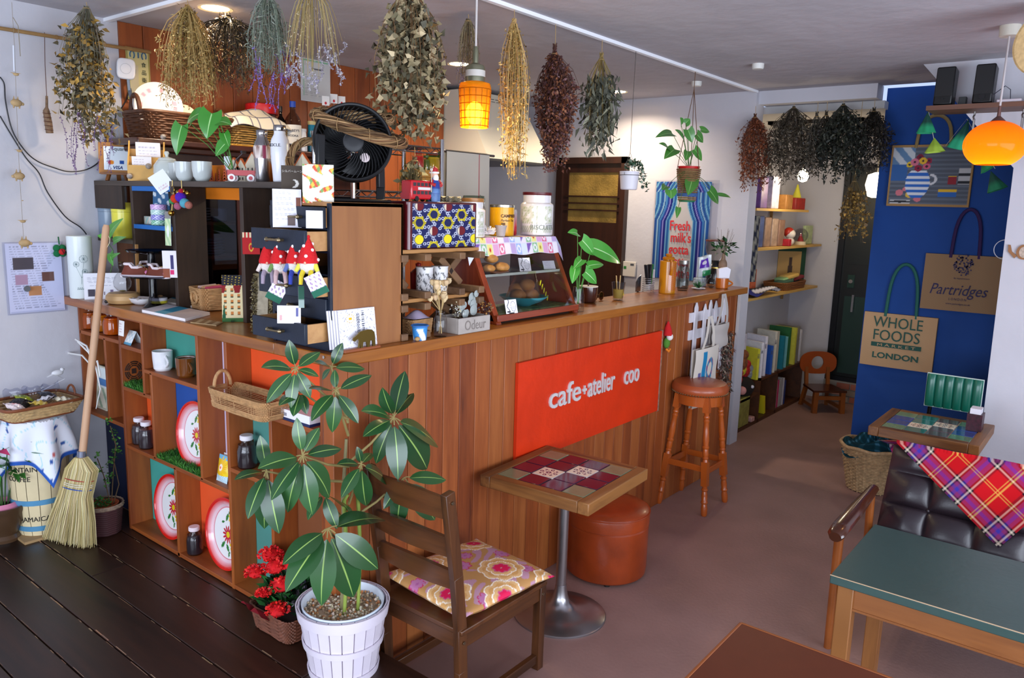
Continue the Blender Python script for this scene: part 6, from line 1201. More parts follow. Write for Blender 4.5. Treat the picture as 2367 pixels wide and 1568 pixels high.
# baskets and bottles on the cupboard
wbk=thing('wicker_hamper','long dark brown wicker hamper on top of the cupboard','basket',(0.50,1.86,zC));M_wk=mat('#5f3820',.5,noise=.35,scale=40)
pth=rect_path(0.42,0.24,0,.12,.125);part(wbk,'woven_wall',woven(MB(),pth,.004,.125,11,.0062,.004,40),M_wk);part(wbk,'rim',MB().tube([pth(k/60,.13)for k in range(60)],.009,8,closed=True),M_wk);part(wbk,'handle',MB().tube([(-.225,.045*math.cos(PI*k/10),.125+.085*math.sin(PI*k/10))for k in range(11)],.011,8),M_wk);part(wbk,'handle',MB().tube([(.215,.045*math.cos(PI*k/10),.125+.06*math.sin(PI*k/10))for k in range(11)],.011,8),M_wk);part(wbk,'bottom',MB().box(-.19,.19,-.1,.1,0,.006),M_wk)
pt_=single('round_plate','white plate with pink floral border standing in the hamper','plate',MB().grid(lambda u,v:(.115*v*math.cos(2*PI*u),-.01*v**3,.115*v*math.sin(2*PI*u)),60,24,lambda u,v:lin('#d8a0b0')if.62<v<.78 and math.sin(40*u)+math.sin(66*u)>.5 else lin('#dfdcdc')).grid(lambda u,v:(-.115*v*math.cos(2*PI*u),-.01*v**3+.004,.115*v*math.sin(2*PI*u)),40,4,lambda u,v:lin('#d0cccc')),vcm(.2,.5,.3),tuple(P(365,245,y=1.84)),rot=(-.2,0,-.35))
def drape(lab,c0,c1,lx,ly,h,colf,loc,name='tea_towel'):
    return single(name,lab,'cloth',MB().grid(lambda u,v:((u-.5)*lx,(v-.5)*ly,h*(math.sin(PI*min(max(u,.02),.98))**.5)*(math.sin(PI*min(max(v,.02),.98))**.6)+.012*math.sin(9*u+3*v)+.008*math.sin(14*v)),60,40,colf),vcm(.9,.2),loc)
drape('cream cloth bundle between the hamper and the checked towel',0,0,.26,.2,.1,lambda u,v:lin('#d8cdb4'),(0.50,1.86,zC+.08),'cloth_bundle')
rtb=thing('rattan_tray','golden open-weave rattan basket beside the dark hamper','basket',(0.88,1.86,zC));pth=rect_path(.36,.22,0,.1,.11);part(rtb,'woven_wall',woven(MB(),pth,.004,.11,9,.0045,.004,64),mat('#a07a40',.55,noise=.25,scale=50));part(rtb,'rim',MB().tube([pth(k/60,.003)for k in range(60)],.008,6,closed=True),mat('#b0802c',.5))
drape('white tea towel with navy check over the rattan basket',0,0,.40,.26,.12,lambda u,v:lin('#3a3f66')if(u*9)%1<.07 or(v*6)%1<.09 else lin('#ddd3bf'),(0.90,1.85,zC+.085))
rl=thing('red_tin','red fluted lid tin behind the checked towel','tin',(1.03,2.0-.06,zC));part(rl,'body',MB().lathe([(.075,0),(.078,.2),(.0,.2)],n=28),mat('#4a0f12',.4));part(rl,'lid',MB().lathe([(.088+.0,.2),(.09,.205),(.088,.25),(.08,.255),(0,.256)],n=40),mat('#c0141a',.35))
def bottle(lab,loc,r,h,c,capc,labc=None,neck=.32,txt=None,trans=True,name='liquor_bottle'):
    t=thing(name,lab,'bottle',loc,0,'bottles on the cupboard');part(t,'glass_body',MB().lathe([(r*.95,0),(r,.006),(r,h*.6),(r*.85,h*.67),(r*neck,h*.78),(r*neck*.9,h*.92)],n=26),glass(c,tint=.75)if trans else mat('#%02x%02x%02x'%c,.2,coat=.4));part(t,'cap',MB().lathe([(r*neck*1.05,h*.88),(r*neck*1.08,h*.995),(r*neck,h),(0,h)],n=20),mat(capc,.35))
    if labc:part(t,'label',MB().lathe([(r*1.012,h*.14),(r*1.012,h*.52)],n=26,caps=False),mat(labc,.6))
    if txt:
        a0_=math.atan2(CAM.y-loc[1],CAM.x-loc[0])
        for i,(tx,sz)in enumerate(txt):
            me=text_mesh(tx,sz,.0004,'CENTER')
            for v in me.vertices:a=a0_+v.co.x/r;rr=r*1.02+.001+v.co.z;v.co=(rr*math.cos(a),rr*math.sin(a),h*.38-i*h*.1+v.co.y)
            link('lettering',me,mat('#2a2a44',.6),t)
    return t
bq=lambda px,y:(P(px,325,y=y).x,y,zC)
bottle('clear vodka bottle with blue cap and white shield label',bq(678,1.76),.045,.27,(215,205,195),'#1c3f9a','#d8d2c8',txt=(("GILBEY'S",.019),('VODKA',.016)),neck=.36)
bottle('dark slim bottle with a white hang tag left of the vodka',bq(650,1.80),.03,.24,(90,75,50),'#2a2420')
bottle('slim white drinks can beside the vodka bottle',bq(700,1.74),.024,.125,(205,205,210),'#b8b8bc',neck=.8,trans=False,name='drinks_can');bottle('metallic teal drinks can near the twig wreath',bq(721,1.76),.026,.175,(20,110,140),'#b0a070',neck=.85,trans=False,name='drinks_can')
bottle('dark green bottle behind the fan wreath',bq(775,1.86),.032,.22,(30,60,40),'#7a1a20');bottle('dark red bottle behind the fan wreath',bq(800,1.88),.032,.2,(70,25,25),'#2a2a2a')
for px,py,lab in((753,232,'leftmost'),(772,227,'middle'),(790,232,'rightmost')):
    p=P(px,py+12,y=1.72);tg_=card('bottle_tag','white tag with a red seal over the bottles, '+lab+' of three','tag',tuple(p),.042,.052,-.45,0,lambda u,v:lin('#b8242c')if(u-.5)**2+(v-.25)**2<.02 else lin('#dcdad8'),nu=16,nv=16,group='tags over the bottles');part(tg_,'wire',MB().tube([(0,.002,0),(.004,.01,-.05),(.006,.02,zC-p.z)],.0015,5),mat('#8a8a8a',.4,.8))
pink=single('pink_packet','pink packet standing behind the bottles','packet',MB().box(-.07,.07,-.01,.01,0,.17),mat('#c06a74',.5),(bq(735,1.95)),bevel=.008)
# ------------------------------------------------------------------ certificates on the wood wall
def plaque(lab,pxs,y,cf,frame_c,nu=40,nv=60):
    a,b=P(pxs[0],pxs[1],y=y),P(pxs[2],pxs[3],y=y);t=thing('certificate',lab,'certificate',((a.x+b.x)/2,y,(a.z+b.z)/2));w,h=abs(b.x-a.x),abs(a.z-b.z)
    part(t,'sheet',MB().grid(lambda u,v:((u-.5)*w,-.004,(v-.5)*h),nu,nv,cf),M_vc);part(t,'backing',MB().box(-w/2-.004,w/2+.004,-.003,.0,-h/2-.004,h/2+.004),mat(frame_c,.5));return t,w,h
t,w_,h_=plaque('cream hygiene certificate plaque with vertical characters on the wood wall',(291,109,348,234),2.046,lambda u,v:lin('#9a8f3a')if abs(u-.5)>.46 or abs(v-.5)>.48 else(lin('#cfc6a8')if.12<u<.48 and.12<v<.68 else lin('#d8cf96')),'#b0a76a')
for k,chx in enumerate('\u98df\u54c1\u885b\u751f\u8cac\u4efb\u8005'):lettering(t,chx,.026,mat('#2a2a22',.7),(w_*.12,-.006,h_*.16-k*.037),(1,0,0),(0,0,1),extrude=.0004)
part(t,'crest',MB().tube([(-.03+.011*math.cos(a_),-.006,h_*.37+.018*math.sin(a_))for a_ in[k*.35 for k in range(-3,12)]],.003,5).tube([(.03-.011*math.cos(a_),-.006,h_*.37+.018*math.sin(a_))for a_ in[k*.35 for k in range(-3,12)]],.003,5).bar((0,-.006,h_*.32),(0,-.006,h_*.43),.012,.003),mat('#3a6a94',.6))
plaque('white framed licence sheet with fine print on the wood wall',(695,130,762,240),2.046,textlines('#c9c9c8','#77777c',12,.62,.12,4,.12,((.06,.94,.93,.955,'#7ab08a'),(.06,.09,.1,.955,'#7ab08a'),(.34,.72,.74,.78,'#5a5a60'))),'#d6d6d6')

# ------------------------------------------------------------------ crossed-wood shelf rack right of the chest
rk=thing('folding_rack','three-tier rack of crossed carved wooden supports on the counter','rack',(0.545,0.165,CT));M_rk=wood('#5a3d26','#7d5a3a','x',.6,1.0,c3='#402a18');M_rb=wood('#94622f','#bb8850','x',.5,.9)
zr1=P(1020,684,y=.06).z-CT;zr2=P(1020,575,y=.06).z-CT
for z in(zr1,zr2):part(rk,'shelf',MB().box(-.215,.215,-.11,.11,z-.014,z),M_rb,bevel=.002)
for x0 in(-.165,.14):
    for z0,z1_ in((0.0,zr1-.014),(zr1,zr2-.014)):
        zc_=(z0+z1_)/2;hh=(z1_-z0)/2
        for s in(-1,1):
            mb=MB().bar((x0-.062,s*.004,zc_-s*(hh-.03)),(x0+.062,s*.004,zc_+s*(hh-.03)),.05,.03)
            for e in(-1,1):mb.bar((x0+e*.058,-.145,zc_+e*s*(hh-.014)),(x0+e*.058,.1,zc_+e*s*(hh-.014)),.032,.026)
            part(rk,'crossed_leg',mb,M_rk,bevel=.003)
        part(rk,'diamond_rosette',MB().prism([(x0-.012,-.03,zc_),(x0,-.03,zc_-.014),(x0+.012,-.03,zc_),(x0,-.03,zc_+.014)],(0,.008,0)),mat('#2a1a10',.7))
zk1,zk2=CT+zr1,CT+zr2
def anem(a,r,z):
    k=math.sin(5*a+40*z)*math.sin(90*z+2*a);return lin('#2c2a30')if(abs(k)<.12 and z<.085)or k>.85 else lin('#dcd9d8')
for k,(px,lab)in enumerate(((981,'left'),(1016,'right'))):single('flower_tin','white tin with black flower outlines, %s of the pair in the rack'%lab,'tin',MB().lathe([(.032,0)]+[(.0325,.002+.0045*q)for q in range(23)]+[(.034,.106),(.034,.109),(.0,.109)],n=60,colf=anem),vcm(.3),(P(px,668,y=.12).x,.12,zk1),group='flower tins')
single('red_knob_jar','dark jar with a red knob behind the flower tins','jar',MB().lathe([(.03,0),(.032,.08),(.01,.1),(.012,.115),(0,.12)],n=20),mat('#7a1014',.3),(P(975,668,y=.17).x,.19,zk1))
yo=thing('yoghurt_cup','small blue and white winter-print cup at the counter edge','cup',(P(968,785,z=CT).x,.012,CT));part(yo,'cup',MB().lathe([(.024,0)]+[(.0245+.0045*q/9,.002+.0055*q)for q in range(10)],n=48,colf=lambda a,r,z:lin('#e8ecf2')if math.sin(3*a+60*z)>.3 and z<.042 else lin('#3a86c8')),vcm(.4));part(yo,'rim',MB().lathe([(.031,.05),(.034,.053),(.031,.056),(.028,.053)],n=32,caps=False),mat('#3f74b8',.4))
sdb=single('seed_pod','tiny tan seed pod beside the blue cup','pod',MB().ball((0,0,.008),(.012,.009,.008),9,6),mat('#b08a58',.8),(yo.location.x-.028,-.004,CT))
bl_=thing('flower_bottle','clear milk bottle with dried poppy heads at the counter edge','vase',(P(1018,778,z=CT).x,.01,CT));part(bl_,'bottle',MB().lathe([(.024,0),(.026,.003),(.026,.06),(.022,.075),(.0175,.085),(.0175,.098),(.02,.102)],n=28),M_glass);po_=MB();hd=MB()
for k in range(18):
    a=rnd.uniform(0,2*PI);rr=rnd.uniform(.008,.05);top_=Vector((rr*math.cos(a),rr*math.sin(a)*.6,rnd.uniform(.14,.21)));po_.color('#b89a68').tube([(-.006*math.cos(a),-.006*math.sin(a),.012),(.004*math.cos(a),.004*math.sin(a),.1),top_],.0013,4);hd.cur=jit(lin('#cfb48a'),.15);hd.lathe([(.002,-.012),(.009,-.006),(.0115,.002),(.009,.008),(.012,.011),(.0,.012)],tuple(top_),9)
part(bl_,'stems',po_,M_vc);part(bl_,'poppy_heads',hd,M_vc)
ob=thing('wooden_planter_box','whitewashed wooden box lettered Odeur with dried sprigs','box',(.668,.048,CT));M_gr=mat('#a49a92',.8,noise=.12,scale=20);bx_=MB()
part(ob,'front',MB().box(-.097,.09,-.062,-.052,0,.062),M_gr,bevel=.002);part(ob,'side',MB().box(-.097,-.087,-.052,.05,0,.062),M_gr,bevel=.002);part(ob,'side',MB().box(.08,.09,-.052,.05,0,.062),M_gr);part(ob,'rear',MB().box(-.097,.09,.05,.06,0,.062),M_gr);part(ob,'filling',MB().box(-.087,.08,-.052,.05,0,.05),mat('#6a5238',.9,noise=.5,scale=60));lettering(ob,'Odeur',.055,mat('#7d736c',.8),(-.062,-.0628,.013),(1,0,0),(0,0,1),extrude=.0006,fitw=.125)
lv=MB()
for k,(x_,y_,z_,r_)in enumerate(((-.03,-.02,.09,.016),(-.015,-.02,.105,.014),(-.04,-.015,.108,.013),(-.02,-.03,.07,.018),(.04,-.01,.13,.02),(.055,-.01,.118,.016),(.045,-.015,.1,.022),(.03,-.01,.112,.014),(.055,-.02,.145,.014),(.04,-.02,.08,.022),(.0,-.02,.075,.012))):part(ob,'eucalyptus_leaf',MB().grid(lambda u,v:(x_+r_*v*math.cos(2*PI*u),y_+.004*v,z_+r_*v*math.sin(2*PI*u)),16,2),mat('#9aa09c',.6))
part(ob,'leaf_stem',MB().tube([(.045,0,.05),(.045,-.005,.14)],.0015,4).tube([(-.025,0,.05),(-.025,-.01,.11)],.0015,4),mat('#8a7a5a',.7));bf=MB();star_leafy(bf,160,(.085,-.04,.085),.026,.012,.007,['#7a4a22','#4a2f2a','#a87a44','#2f2430']);star_leafy(bf,60,(-.06,-.02,.09),.03,.008,.006,['#d8d4c8','#b0a888']);part(ob,'dried_sprig',bf,M_leafm)
bk2=thing('small_basket','small wicker basket with packets under the crossed rack','basket',(.47,.13,CT));pth=rect_path(.11,.09,0,.1,.06);part(bk2,'woven_wall',woven(MB(),pth,.003,.06,9,.0034,.0018,50),M_rl);single('purple_packet','shiny pale purple packet lying in the small basket','packet',MB().grid(lambda u,v:((u-.5)*.09,(v-.5)*.07,.03*math.sin(PI*u)*math.sin(PI*v)),12,10),mat('#b0a0b8',.2),(.475,.12,CT+.062))

# ------------------------------------------------------------------ on top of the rack
alb=thing('wax_print_album','thick album box covered in navy and yellow wax-print fabric','box',(.0,0,0));a_=P(955,567,y=.075);b_=P(1100,472,y=.075);x0,x1,zz1=P(940,560,y=.075).x,b_.x+.012,b_.z
alb.location=((x0+x1)/2,.17,zk2);w2,h2=(x1-x0)/2,zz1-zk2
part(alb,'maroon_case',MB().box(-w2,w2,-.09,.1,0,h2+.004),mat('#4a0f16',.25,coat=.4),bevel=.004);part(alb,'spine',MB().cyl((-w2+.006,-.095,0),(-w2+.006,-.095,h2),.016,n=16),mat('#5a1018',.22,coat=.4))
def waxp(u,v):
    x,y=u*1.5,v*.95;c=lin('#141a50');gx,gy=x/.33,y/.36;i=math.floor(gx);
    for di in(-1,0,1):
        for dj in(-1,0,1):
            ci=i+di;row=math.floor(gy-.5*(ci%2))+dj;cx=(ci+.5)*.33;cy=(row+.5+.5*(ci%2))*.36;dx,dy=x-cx,y-cy;r=math.hypot(dx,dy*.95);kind=(ci*2+row*3)%4;a=math.atan2(dy,dx)
            if kind in(0,2):
                if r<.095:return lin('#e6d21a')if kind==0 else(lin('#d8c8b0')if dx<-.045 else lin('#6a0f18'))
                if r<.105:return c
            elif kind==1 or kind==3:
                if r<.085:return lin('#141a4c')
                if r<.125+.03*max(0,math.cos(6*a)):return lin('#d8c422')if math.sin(40*a)>-.6 else lin('#3a3410')
            for q in range(6):
                rr=math.hypot(dx-.155*math.cos(q*PI/3+.4),dy-.155*math.sin(q*PI/3+.4))
                if.02<rr<.034:return lin('#c9ccdc')
            if kind in(0,2)and.105<r<.135 and math.sin(30*a+60*r)>0 and dx<.05:return lin('#b8bccc')
    return c
part(alb,'wax_print_front',MB().grid(lambda u,v:(-w2+.028+(2*w2-.04)*u,-.0925,.004+(h2-.008)*v),170,110,waxp),vcm(.4));zt2=zk2+h2+.004
bs_=thing('toy_bus','red double-decker toy bus on the wax-print album','toy',(P(958,470,y=.16).x,.13,zt2));M_red=mat('#b8141c',.25,coat=.4);part(bs_,'body',MB().box(-.058,.05,-.022,.022,.006,.062),M_red,bevel=.004);part(bs_,'bonnet',MB().box(-.062,-.03,-.02,.02,.006,.024),M_red);wn=MB()
for q in range(6):wn.box(-.05+.016*q,-.038+.016*q,-.0228,-.0215,.045,.055);wn.box(-.05+.016*q,-.038+.016*q,-.0228,-.0215,.021,.031)
part(bs_,'windows',wn,mat('#3a3436',.2));part(bs_,'advert_strip',MB().box(-.03,.03,-.0232,-.0218,.034,.042),mat('#d8d0cc',.5))
for sx in(-.035,.03):
    for sy in(-.02,.02):part(bs_,'wheel',MB().cyl((sx,sy-.003,.008),(sx,sy+.003,.008),.008,n=12),mat('#181414',.5))
bs_.scale=(1.25,)*3
sf=thing('santa_ornament','painted ornament of a bearded figure in a red hat holding a staff','ornament',(P(1003,472,y=.11).x,.11,zt2));part(sf,'coat',MB().lathe([(.02,0),(.021,.03),(.016,.062),(.01,.07)],n=18),mat('#4a6a9a',.4,noise=.3,scale=60));part(sf,'cape',MB().lathe([(.021,.025),(.017,.062),(.008,.075)],n=18),mat('#2a3f8a',.4));part(sf,'head',MB().ball((0,0,.085),.0125,12,9),mat('#d8a890',.5));part(sf,'beard',MB().ball((0,-.007,.074),(.011,.008,.014),10,7),mat('#e6e2dc',.6));part(sf,'hat',MB().lathe([(.0135,.09),(.011,.105),(.0,.112)],n=14),mat('#a81c20',.5));part(sf,'hat_trim',MB().tube([(.0135*math.cos(2*PI*k/16),.0135*math.sin(2*PI*k/16),.091)for k in range(16)],.003,5,closed=True).ball((-.012,0,.1),.005,8,5),mat('#ece8e4',.7))
for s in(-1,1):part(sf,'sleeve',MB().tube([(s*.014,-.004,.066),(s*.022,-.01,.055),(s*.012,-.018,.052)],.006,8),mat('#a81c20',.5))
part(sf,'staff',MB().tube([(-.024,-.012,.03),(-.022,-.01,.1),(-.014,-.01,.108)],.0015,5),mat('#c8b89a',.5));sf.scale=(1.2,)*3
for k in range(5):single('doily','scalloped cream doily, %s in the small pile on the album'%('lowest','second','middle','fourth','uppermost')[k],'doily',MB().grid(lambda u,v:((.045+.004*math.cos(14*2*PI*u))*v*math.cos(2*PI*u),(.045+.004*math.cos(14*2*PI*u))*v*math.sin(2*PI*u),.003*math.sin(9*u*2*PI)*v+.003),56,3),mat('#cfc4a8',.8),(P(1040,472,y=.15).x+.004*(k%2),.15,zt2+.0045*k),group='cream doilies')

# ------------------------------------------------------------------ pastry display case
cz=thing('display_case','slanted-front reddish wooden pastry display case with glass','case',(1.17,.16,CT));M_cs=wood('#6b2412','#94401f','z',.25,.8,c3='#4a160a',coat=.4);M_csx=wood('#6b2412','#94401f','x',.25,.8,c3='#4a160a',coat=.4)
xl,xr_,zcb,zct=-.30,.29,.022,.352
for xx in(xl,xr_):part(cz,'end_panel',MB().prism([(xx,-.11,0),(xx,.2,0),(xx,.2,zct),(xx,.06,zct)],(.022,0,0)),M_cs,bevel=.002)
part(cz,'front_frame',MB().prism([(xl-.001,-.118,0),(xl+.03,-.118,0),(xl+.03,0.052,zct),(xl-.001,0.052,zct)],(0,.012,0)),M_cs);part(cz,'front_frame',MB().prism([(xr_-.01,-.118,0),(xr_+.023,-.118,0),(xr_+.023,0.052,zct),(xr_-.01,0.052,zct)],(0,.012,0)),M_cs)
part(cz,'base',MB().box(xl,xr_+.022,-.12,.2,0.012,.04),M_csx,bevel=.002);part(cz,'top',MB().box(xl,xr_+.022,.05,.2,zct-.012,zct),M_csx);part(cz,'back',MB().box(xl,xl+.2,.19,.198,.03,zct).box(xr_-.12,xr_,.19,.198,.03,zct),mat('#4a1a10',.4));part(cz,'foot_rail',MB().box(xl+.02,xr_-.02,-.09,.1,0,.012),mat('#1a0c08',.8));part(cz,'front_glass',MB().prism([(xl+.03,-.112,.04),(xr_-.01,-.112,.04),(xr_-.01,.05,zct-.012),(xl+.03,.05,zct-.012)],(0,.003,0)),glass((245,245,245),tint=.95));part(cz,'glass_shelf',MB().box(xl+.022,xr_,-.015,.19,.195,.201),mat('#3a4a58',.25,noise=.3,scale=90));part(cz,'shelf_trim',MB().box(xl+.03,xr_-.01,-.021,-.015,.192,.203),mat('#c8ccc0',.4));part(cz,'mat_liner',MB().box(xl+.03,xr_-.01,-.10,.11,.04,.043),mat('#6a7a4a',.6,noise=.7,scale=60))
def bread(lab,x,y,z,r):single('bread_roll',lab,'bread',MB().ball((0,0,r*.6),(r*1.15,r,r*.62),16,10),mat('#b07a3c',.55,noise=.35,scale=30,bump=.3,bscale=60),(1.2+x,.16+y,CT+z),group='bread rolls')
pan=thing('bread_plate','brown plate on the upper glass shelf of the case','plate',(1.2-.2,.19,CT+.201));part(pan,'plate',MB().lathe([(.05,0),(.08,.012),(.076,.014),(.04,.005),(0,.005)],n=28),mat('#6a3a20',.4))
bread('rough baked roll at the front of the upper shelf',-.17,.0,.207,.036);bread('rough baked roll at the rear of the upper shelf',-.22,.05,.207,.033);bread('rough baked roll stacked on top in the case',-.215,.02,.248,.03);bread('rough baked roll half hidden at the left of the upper shelf',-.245,.01,.207,.03)
bwl=thing('blue_bowl','wide shallow turquoise bowl in the display case','bowl',(1.2+.01,.17,CT+.043));part(bwl,'bowl',MB().lathe([(.035,0),(.04,.004),(.085,.022),(.115,.045),(.111,.046),(.08,.026),(.03,.01),(0,.009)],n=40),mat('#3f9aa8',.3,coat=.2))
for k,(x_,y_,z_)in enumerate(((-.04,0,.02),(.03,-.02,.02),(.06,.03,.022),(.0,.04,.045),(.025,.0,.065))):single('scone','round brown scone %s in the turquoise bowl'%('at the left','at the front','at the right','at the back','on top')[k],'bread',MB().ball((0,0,.028),(.04,.038,.03),14,9),mat('#a86a3c',.6,noise=.15,scale=30),(1.21+x_,.17+y_,CT+.043+z_),group='scones in the bowl')
pb=MB();pb.grid(lambda u,v:((.095-.05*v)*math.cos(2*PI*u)*(1+.05*math.sin(9*u*2*PI))+.02*v,(.08-.04*v)*math.sin(2*PI*u),.03+.13*v),30,8);single('plastic_bag','thin clear plastic bag over the scones','bag',pb,glass((250,250,225),.08,.95),(1.21,.17,CT+.043))
for k in range(5):single('yellow_sticker','yellow dot on the bag, %s in the row'%('top','second','third','fourth','lowest')[k],'sticker',MB().tube([(0,0,0),(.0,-.002,0)],.013,14),mat('#e0d818',.5),(1.21+.045+.012*k,.17-.062-.002*k,CT+.15-.018*k),group='yellow dots on the bag',rot=(.1,0,.5))
def cowf(u,v):
    if((u-.68)/.22)**2+((v-.5)/.38)**2<1:return lin('#3a3a40')if((u-.68)/.22)**2+((v-.5)/.38)**2>.86 else(lin('#b0b0ba')if(v*9)%1<.18 and v<.5 else lin('#ece8ee'))
    if u<.45 and abs(u-.25-.08*math.sin(9*v))<.03:return lin('#3a3a40')
    if.1<u<.4 and.08<v<.2:return lin('#2a2a30')
    return lin('#ece8ee')
card('price_card','white price card with an animal sketch on the upper case shelf','card',(1.2+.0,.16-.008,CT+.203),.075,.062,-.1,.25,cowf,nu=44,nv=40,stand='#e0dde4');card('price_card','white folded price card at the right of the upper case shelf','card',(1.2+.2,.16+.0,CT+.203),.075,.042,-.2,.4,textlines('#e2dfe8','#8a8aa0',4),stand='#e0dde4');card('price_card','white price card on the case base near the dried sprigs','card',(1.2-.235,.16-.122,CT+.042),.07,.06,-.1,.25,cowf,nu=44,nv=40,stand='#2a2a2a')
# cloth over the case
def patch(u,v):
    i,j=int(u*17),int(v*5);fu,fv=u*17-i,v*5-j;k=(i*7+j*11)%9;pal=['#d8a0c4','#9ab0dc','#e2d88a','#b8a0cc','#8ab88a','#e6dce8','#7a5aa8','#d86a8a','#cfd8ec']
    if fu<.08 or fv<.08:return lin('#d8d0dc')
    s=math.hypot(fu-.5,fv-.5)
    if k in(1,4,7)and.18<s<.34:return lin('#e9e4ee')
    if k==6 and fu+fv>1:return lin('#e0d8e6')
    if k==2 and s<.18:return lin('#c83a34')if i%2 else lin('#b08a2a')
    return lin(pal[k])
def cl_(u,v):
    x=xl-.035+(xr_-xl+.1)*u;t=v*.27;e=max(0,t-.19);side=max(0,xl-x)+max(0,x-xr_-.022)
    y=.2-min(t,.19)*.88-e*.25;z=zct+.004-e*.95-side*1.1+.004*math.sin(20*u)*(e*12)
    return(x-.0,y,z)
single('patchwork_cloth','pastel patchwork-print cloth laid over the display case','cloth',MB().grid(cl_,170,60,patch),vcm(.85,.2),(1.17,.16,CT));zct2=CT+zct+.006
def canister(lab,px,y,r,h,lidc,txt,neckf=.84,lidh=.014,name='storage_jar'):
    t=thing(name,lab,'jar',(P(px,515,y=y).x,y,zct2),0,'lily storage jars');a0_=math.atan2(CAM.y-y,CAM.x-t.location.x)
    def col(a,rr,z):
        d=(a-a0_+PI)%(2*PI)-PI
        if abs(d)>1.15 or z>h*.72 or z<.006:return lin('#e2dcdc')
        q=z/h
        if q<.32:return lin('#a8b08a')if math.sin(42*d+2*math.sin(30*q))>.35 else lin('#e2dcdc')
        k=math.sin(9*d+3)*math.sin(24*q+1.3*math.sin(5*d));return lin('#b4bc98')if.1<k<.3 or k<-.75 else(lin('#f0ece8')if k>.3 else lin('#d8d6c4'))
    pr=[(r*.96,0),(r,.004)]+[(r,.006+(h*.74-.006)*q/26)for q in range(27)]+[(r*.97,h*.78),(r*neckf,h*.82),(r*neckf,h*.96),(r*neckf,h)]
    part(t,'body',MB().lathe(pr,n=84,colf=col),vcm(.18,.5,.4));part(t,'lid',MB().lathe([(r*neckf*1.04,h),(r*neckf*1.06,h+.003),(r*neckf*1.06,h+lidh),(0,h+lidh+.001)],n=36),mat(lidc,.35,noise=.1,scale=30))
    if txt:
        me=text_mesh(txt,r*.40,.0005,'CENTER')
        for v in me.vertices:a=a0_+.42+v.co.x/r;rr=r+.0012+v.co.z;v.co=(rr*math.cos(a),rr*math.sin(a),h*.15+v.co.y)
        link('lettering',me,mat('#7d8478',.6),t)
    return t
canister('large white storage jar with green lilies lettered BISCUITS',1240,.30,.081,.192,'#5a1418','BISCUITS');canister('smaller white lily jar with a wooden lid on the case',1088,.27,.063,.15,'#a87038',None,lidh=.016)
gj=thing('clip_top_jar','glass clip-top jar of brown grains behind the white jars','jar',(P(1098,515,y=.32).x,.33,zct2));part(gj,'glass_body',MB().lathe([(.05,0),(.054,.006),(.054,.12),(.047,.135),(.047,.15)],n=30),M_glass);part(gj,'grains',MB().lathe([(.05,.003),(.052,.1),(.0,.105)],n=30),mat('#a07438',.8,noise=.4,scale=120));part(gj,'glass_lid',MB().lathe([(.05,.15),(.051,.165),(.047,.178),(0,.18)],n=30),glass((215,225,210),tint=.7));part(gj,'wire_clip',MB().tube([(.05,-.01,.12),(.062,-.01,.14),(.06,-.01,.17),(.04,0,.182)],.0018,5),mat('#9a9a94',.3,.9))
cp=thing('coffee_tin','yellow tea tin lettered CAMPBELL with a silver lid','tin',(P(1160,512,y=.31).x,.31,zct2));a0_=math.atan2(CAM.y-.31,CAM.x-cp.location.x);part(cp,'body',MB().lathe([(.056,0),(.057,.003),(.057,.13)],n=40),mat('#d89a0e',.3,coat=.2));part(cp,'lid',MB().lathe([(.058,.13),(.0585,.133),(.0585,.141),(.056,.143),(0,.143)],n=40),mat('#b8b4a8',.25,.9))
for tx,sz,zz,bo in(("CAMPBELL'S",.019,.085,.0006),('Perfect Tea',.015,.066,0)):
    me=text_mesh(tx,sz,.0004,'LEFT',shear=.25 if 'Per' in tx else 0,bold=bo)
    for v in me.vertices:a=a0_-.1+v.co.x/.057;rr=.0578+v.co.z;v.co=(rr*math.cos(a),rr*math.sin(a),zz+v.co.y)
    link('lettering',me,mat('#4a2a10',.6),cp)
part(cp,'emblem',MB().box(-.009,.009,-.0009,0,.04,.06).xform(Matrix.Rotation(a0_+PI/2+.12,4,'Z')@Matrix.Translation((0,-.0576,0))),mat('#6a4a1e',.6))
single('soda_can','slim red and silver can between the tin and the biscuit jar','can',MB().lathe([(.022,0),(.024,.004),(.024,.04)],n=22,colf=lambda a,r,z:lin('#a81826')).lathe([(.024,.04),(.024,.11),(.021,.12),(0,.12)],n=22,colf=lambda a,r,z:lin('#b0282e')if z<.07 else lin('#9a969c')),vcm(.25,.5),(P(1191,512,y=.31).x,.33,zct2))
cr=MB().color('#e2dcd8')
for k in range(46):u_=Vector((rnd.gauss(0,1),rnd.gauss(0,1),rnd.random()*1.6-.2)).normalized();cr.tube([(0,0,.015),u_*.02+Vector((0,0,.018)),u_*rnd.uniform(.03,.04)+Vector((0,0,.02))],[.004,.0035,.0025],5)
single('coral','white branching coral piece on the patchwork cloth','coral',cr,mat('#ddd6d0',.8),(P(1128,518,y=.235).x,.235,zct2));mug('raku_cup','small flared cup with brown and white glaze beside the coral','cup',(P(1158,518,y=.24).x,.24,zct2),.026,.05,'#b4a8a4','#8a7a74',prof=[(.018,0),(.02,.004),(.023,.03),(.028,.05)],handle=False)
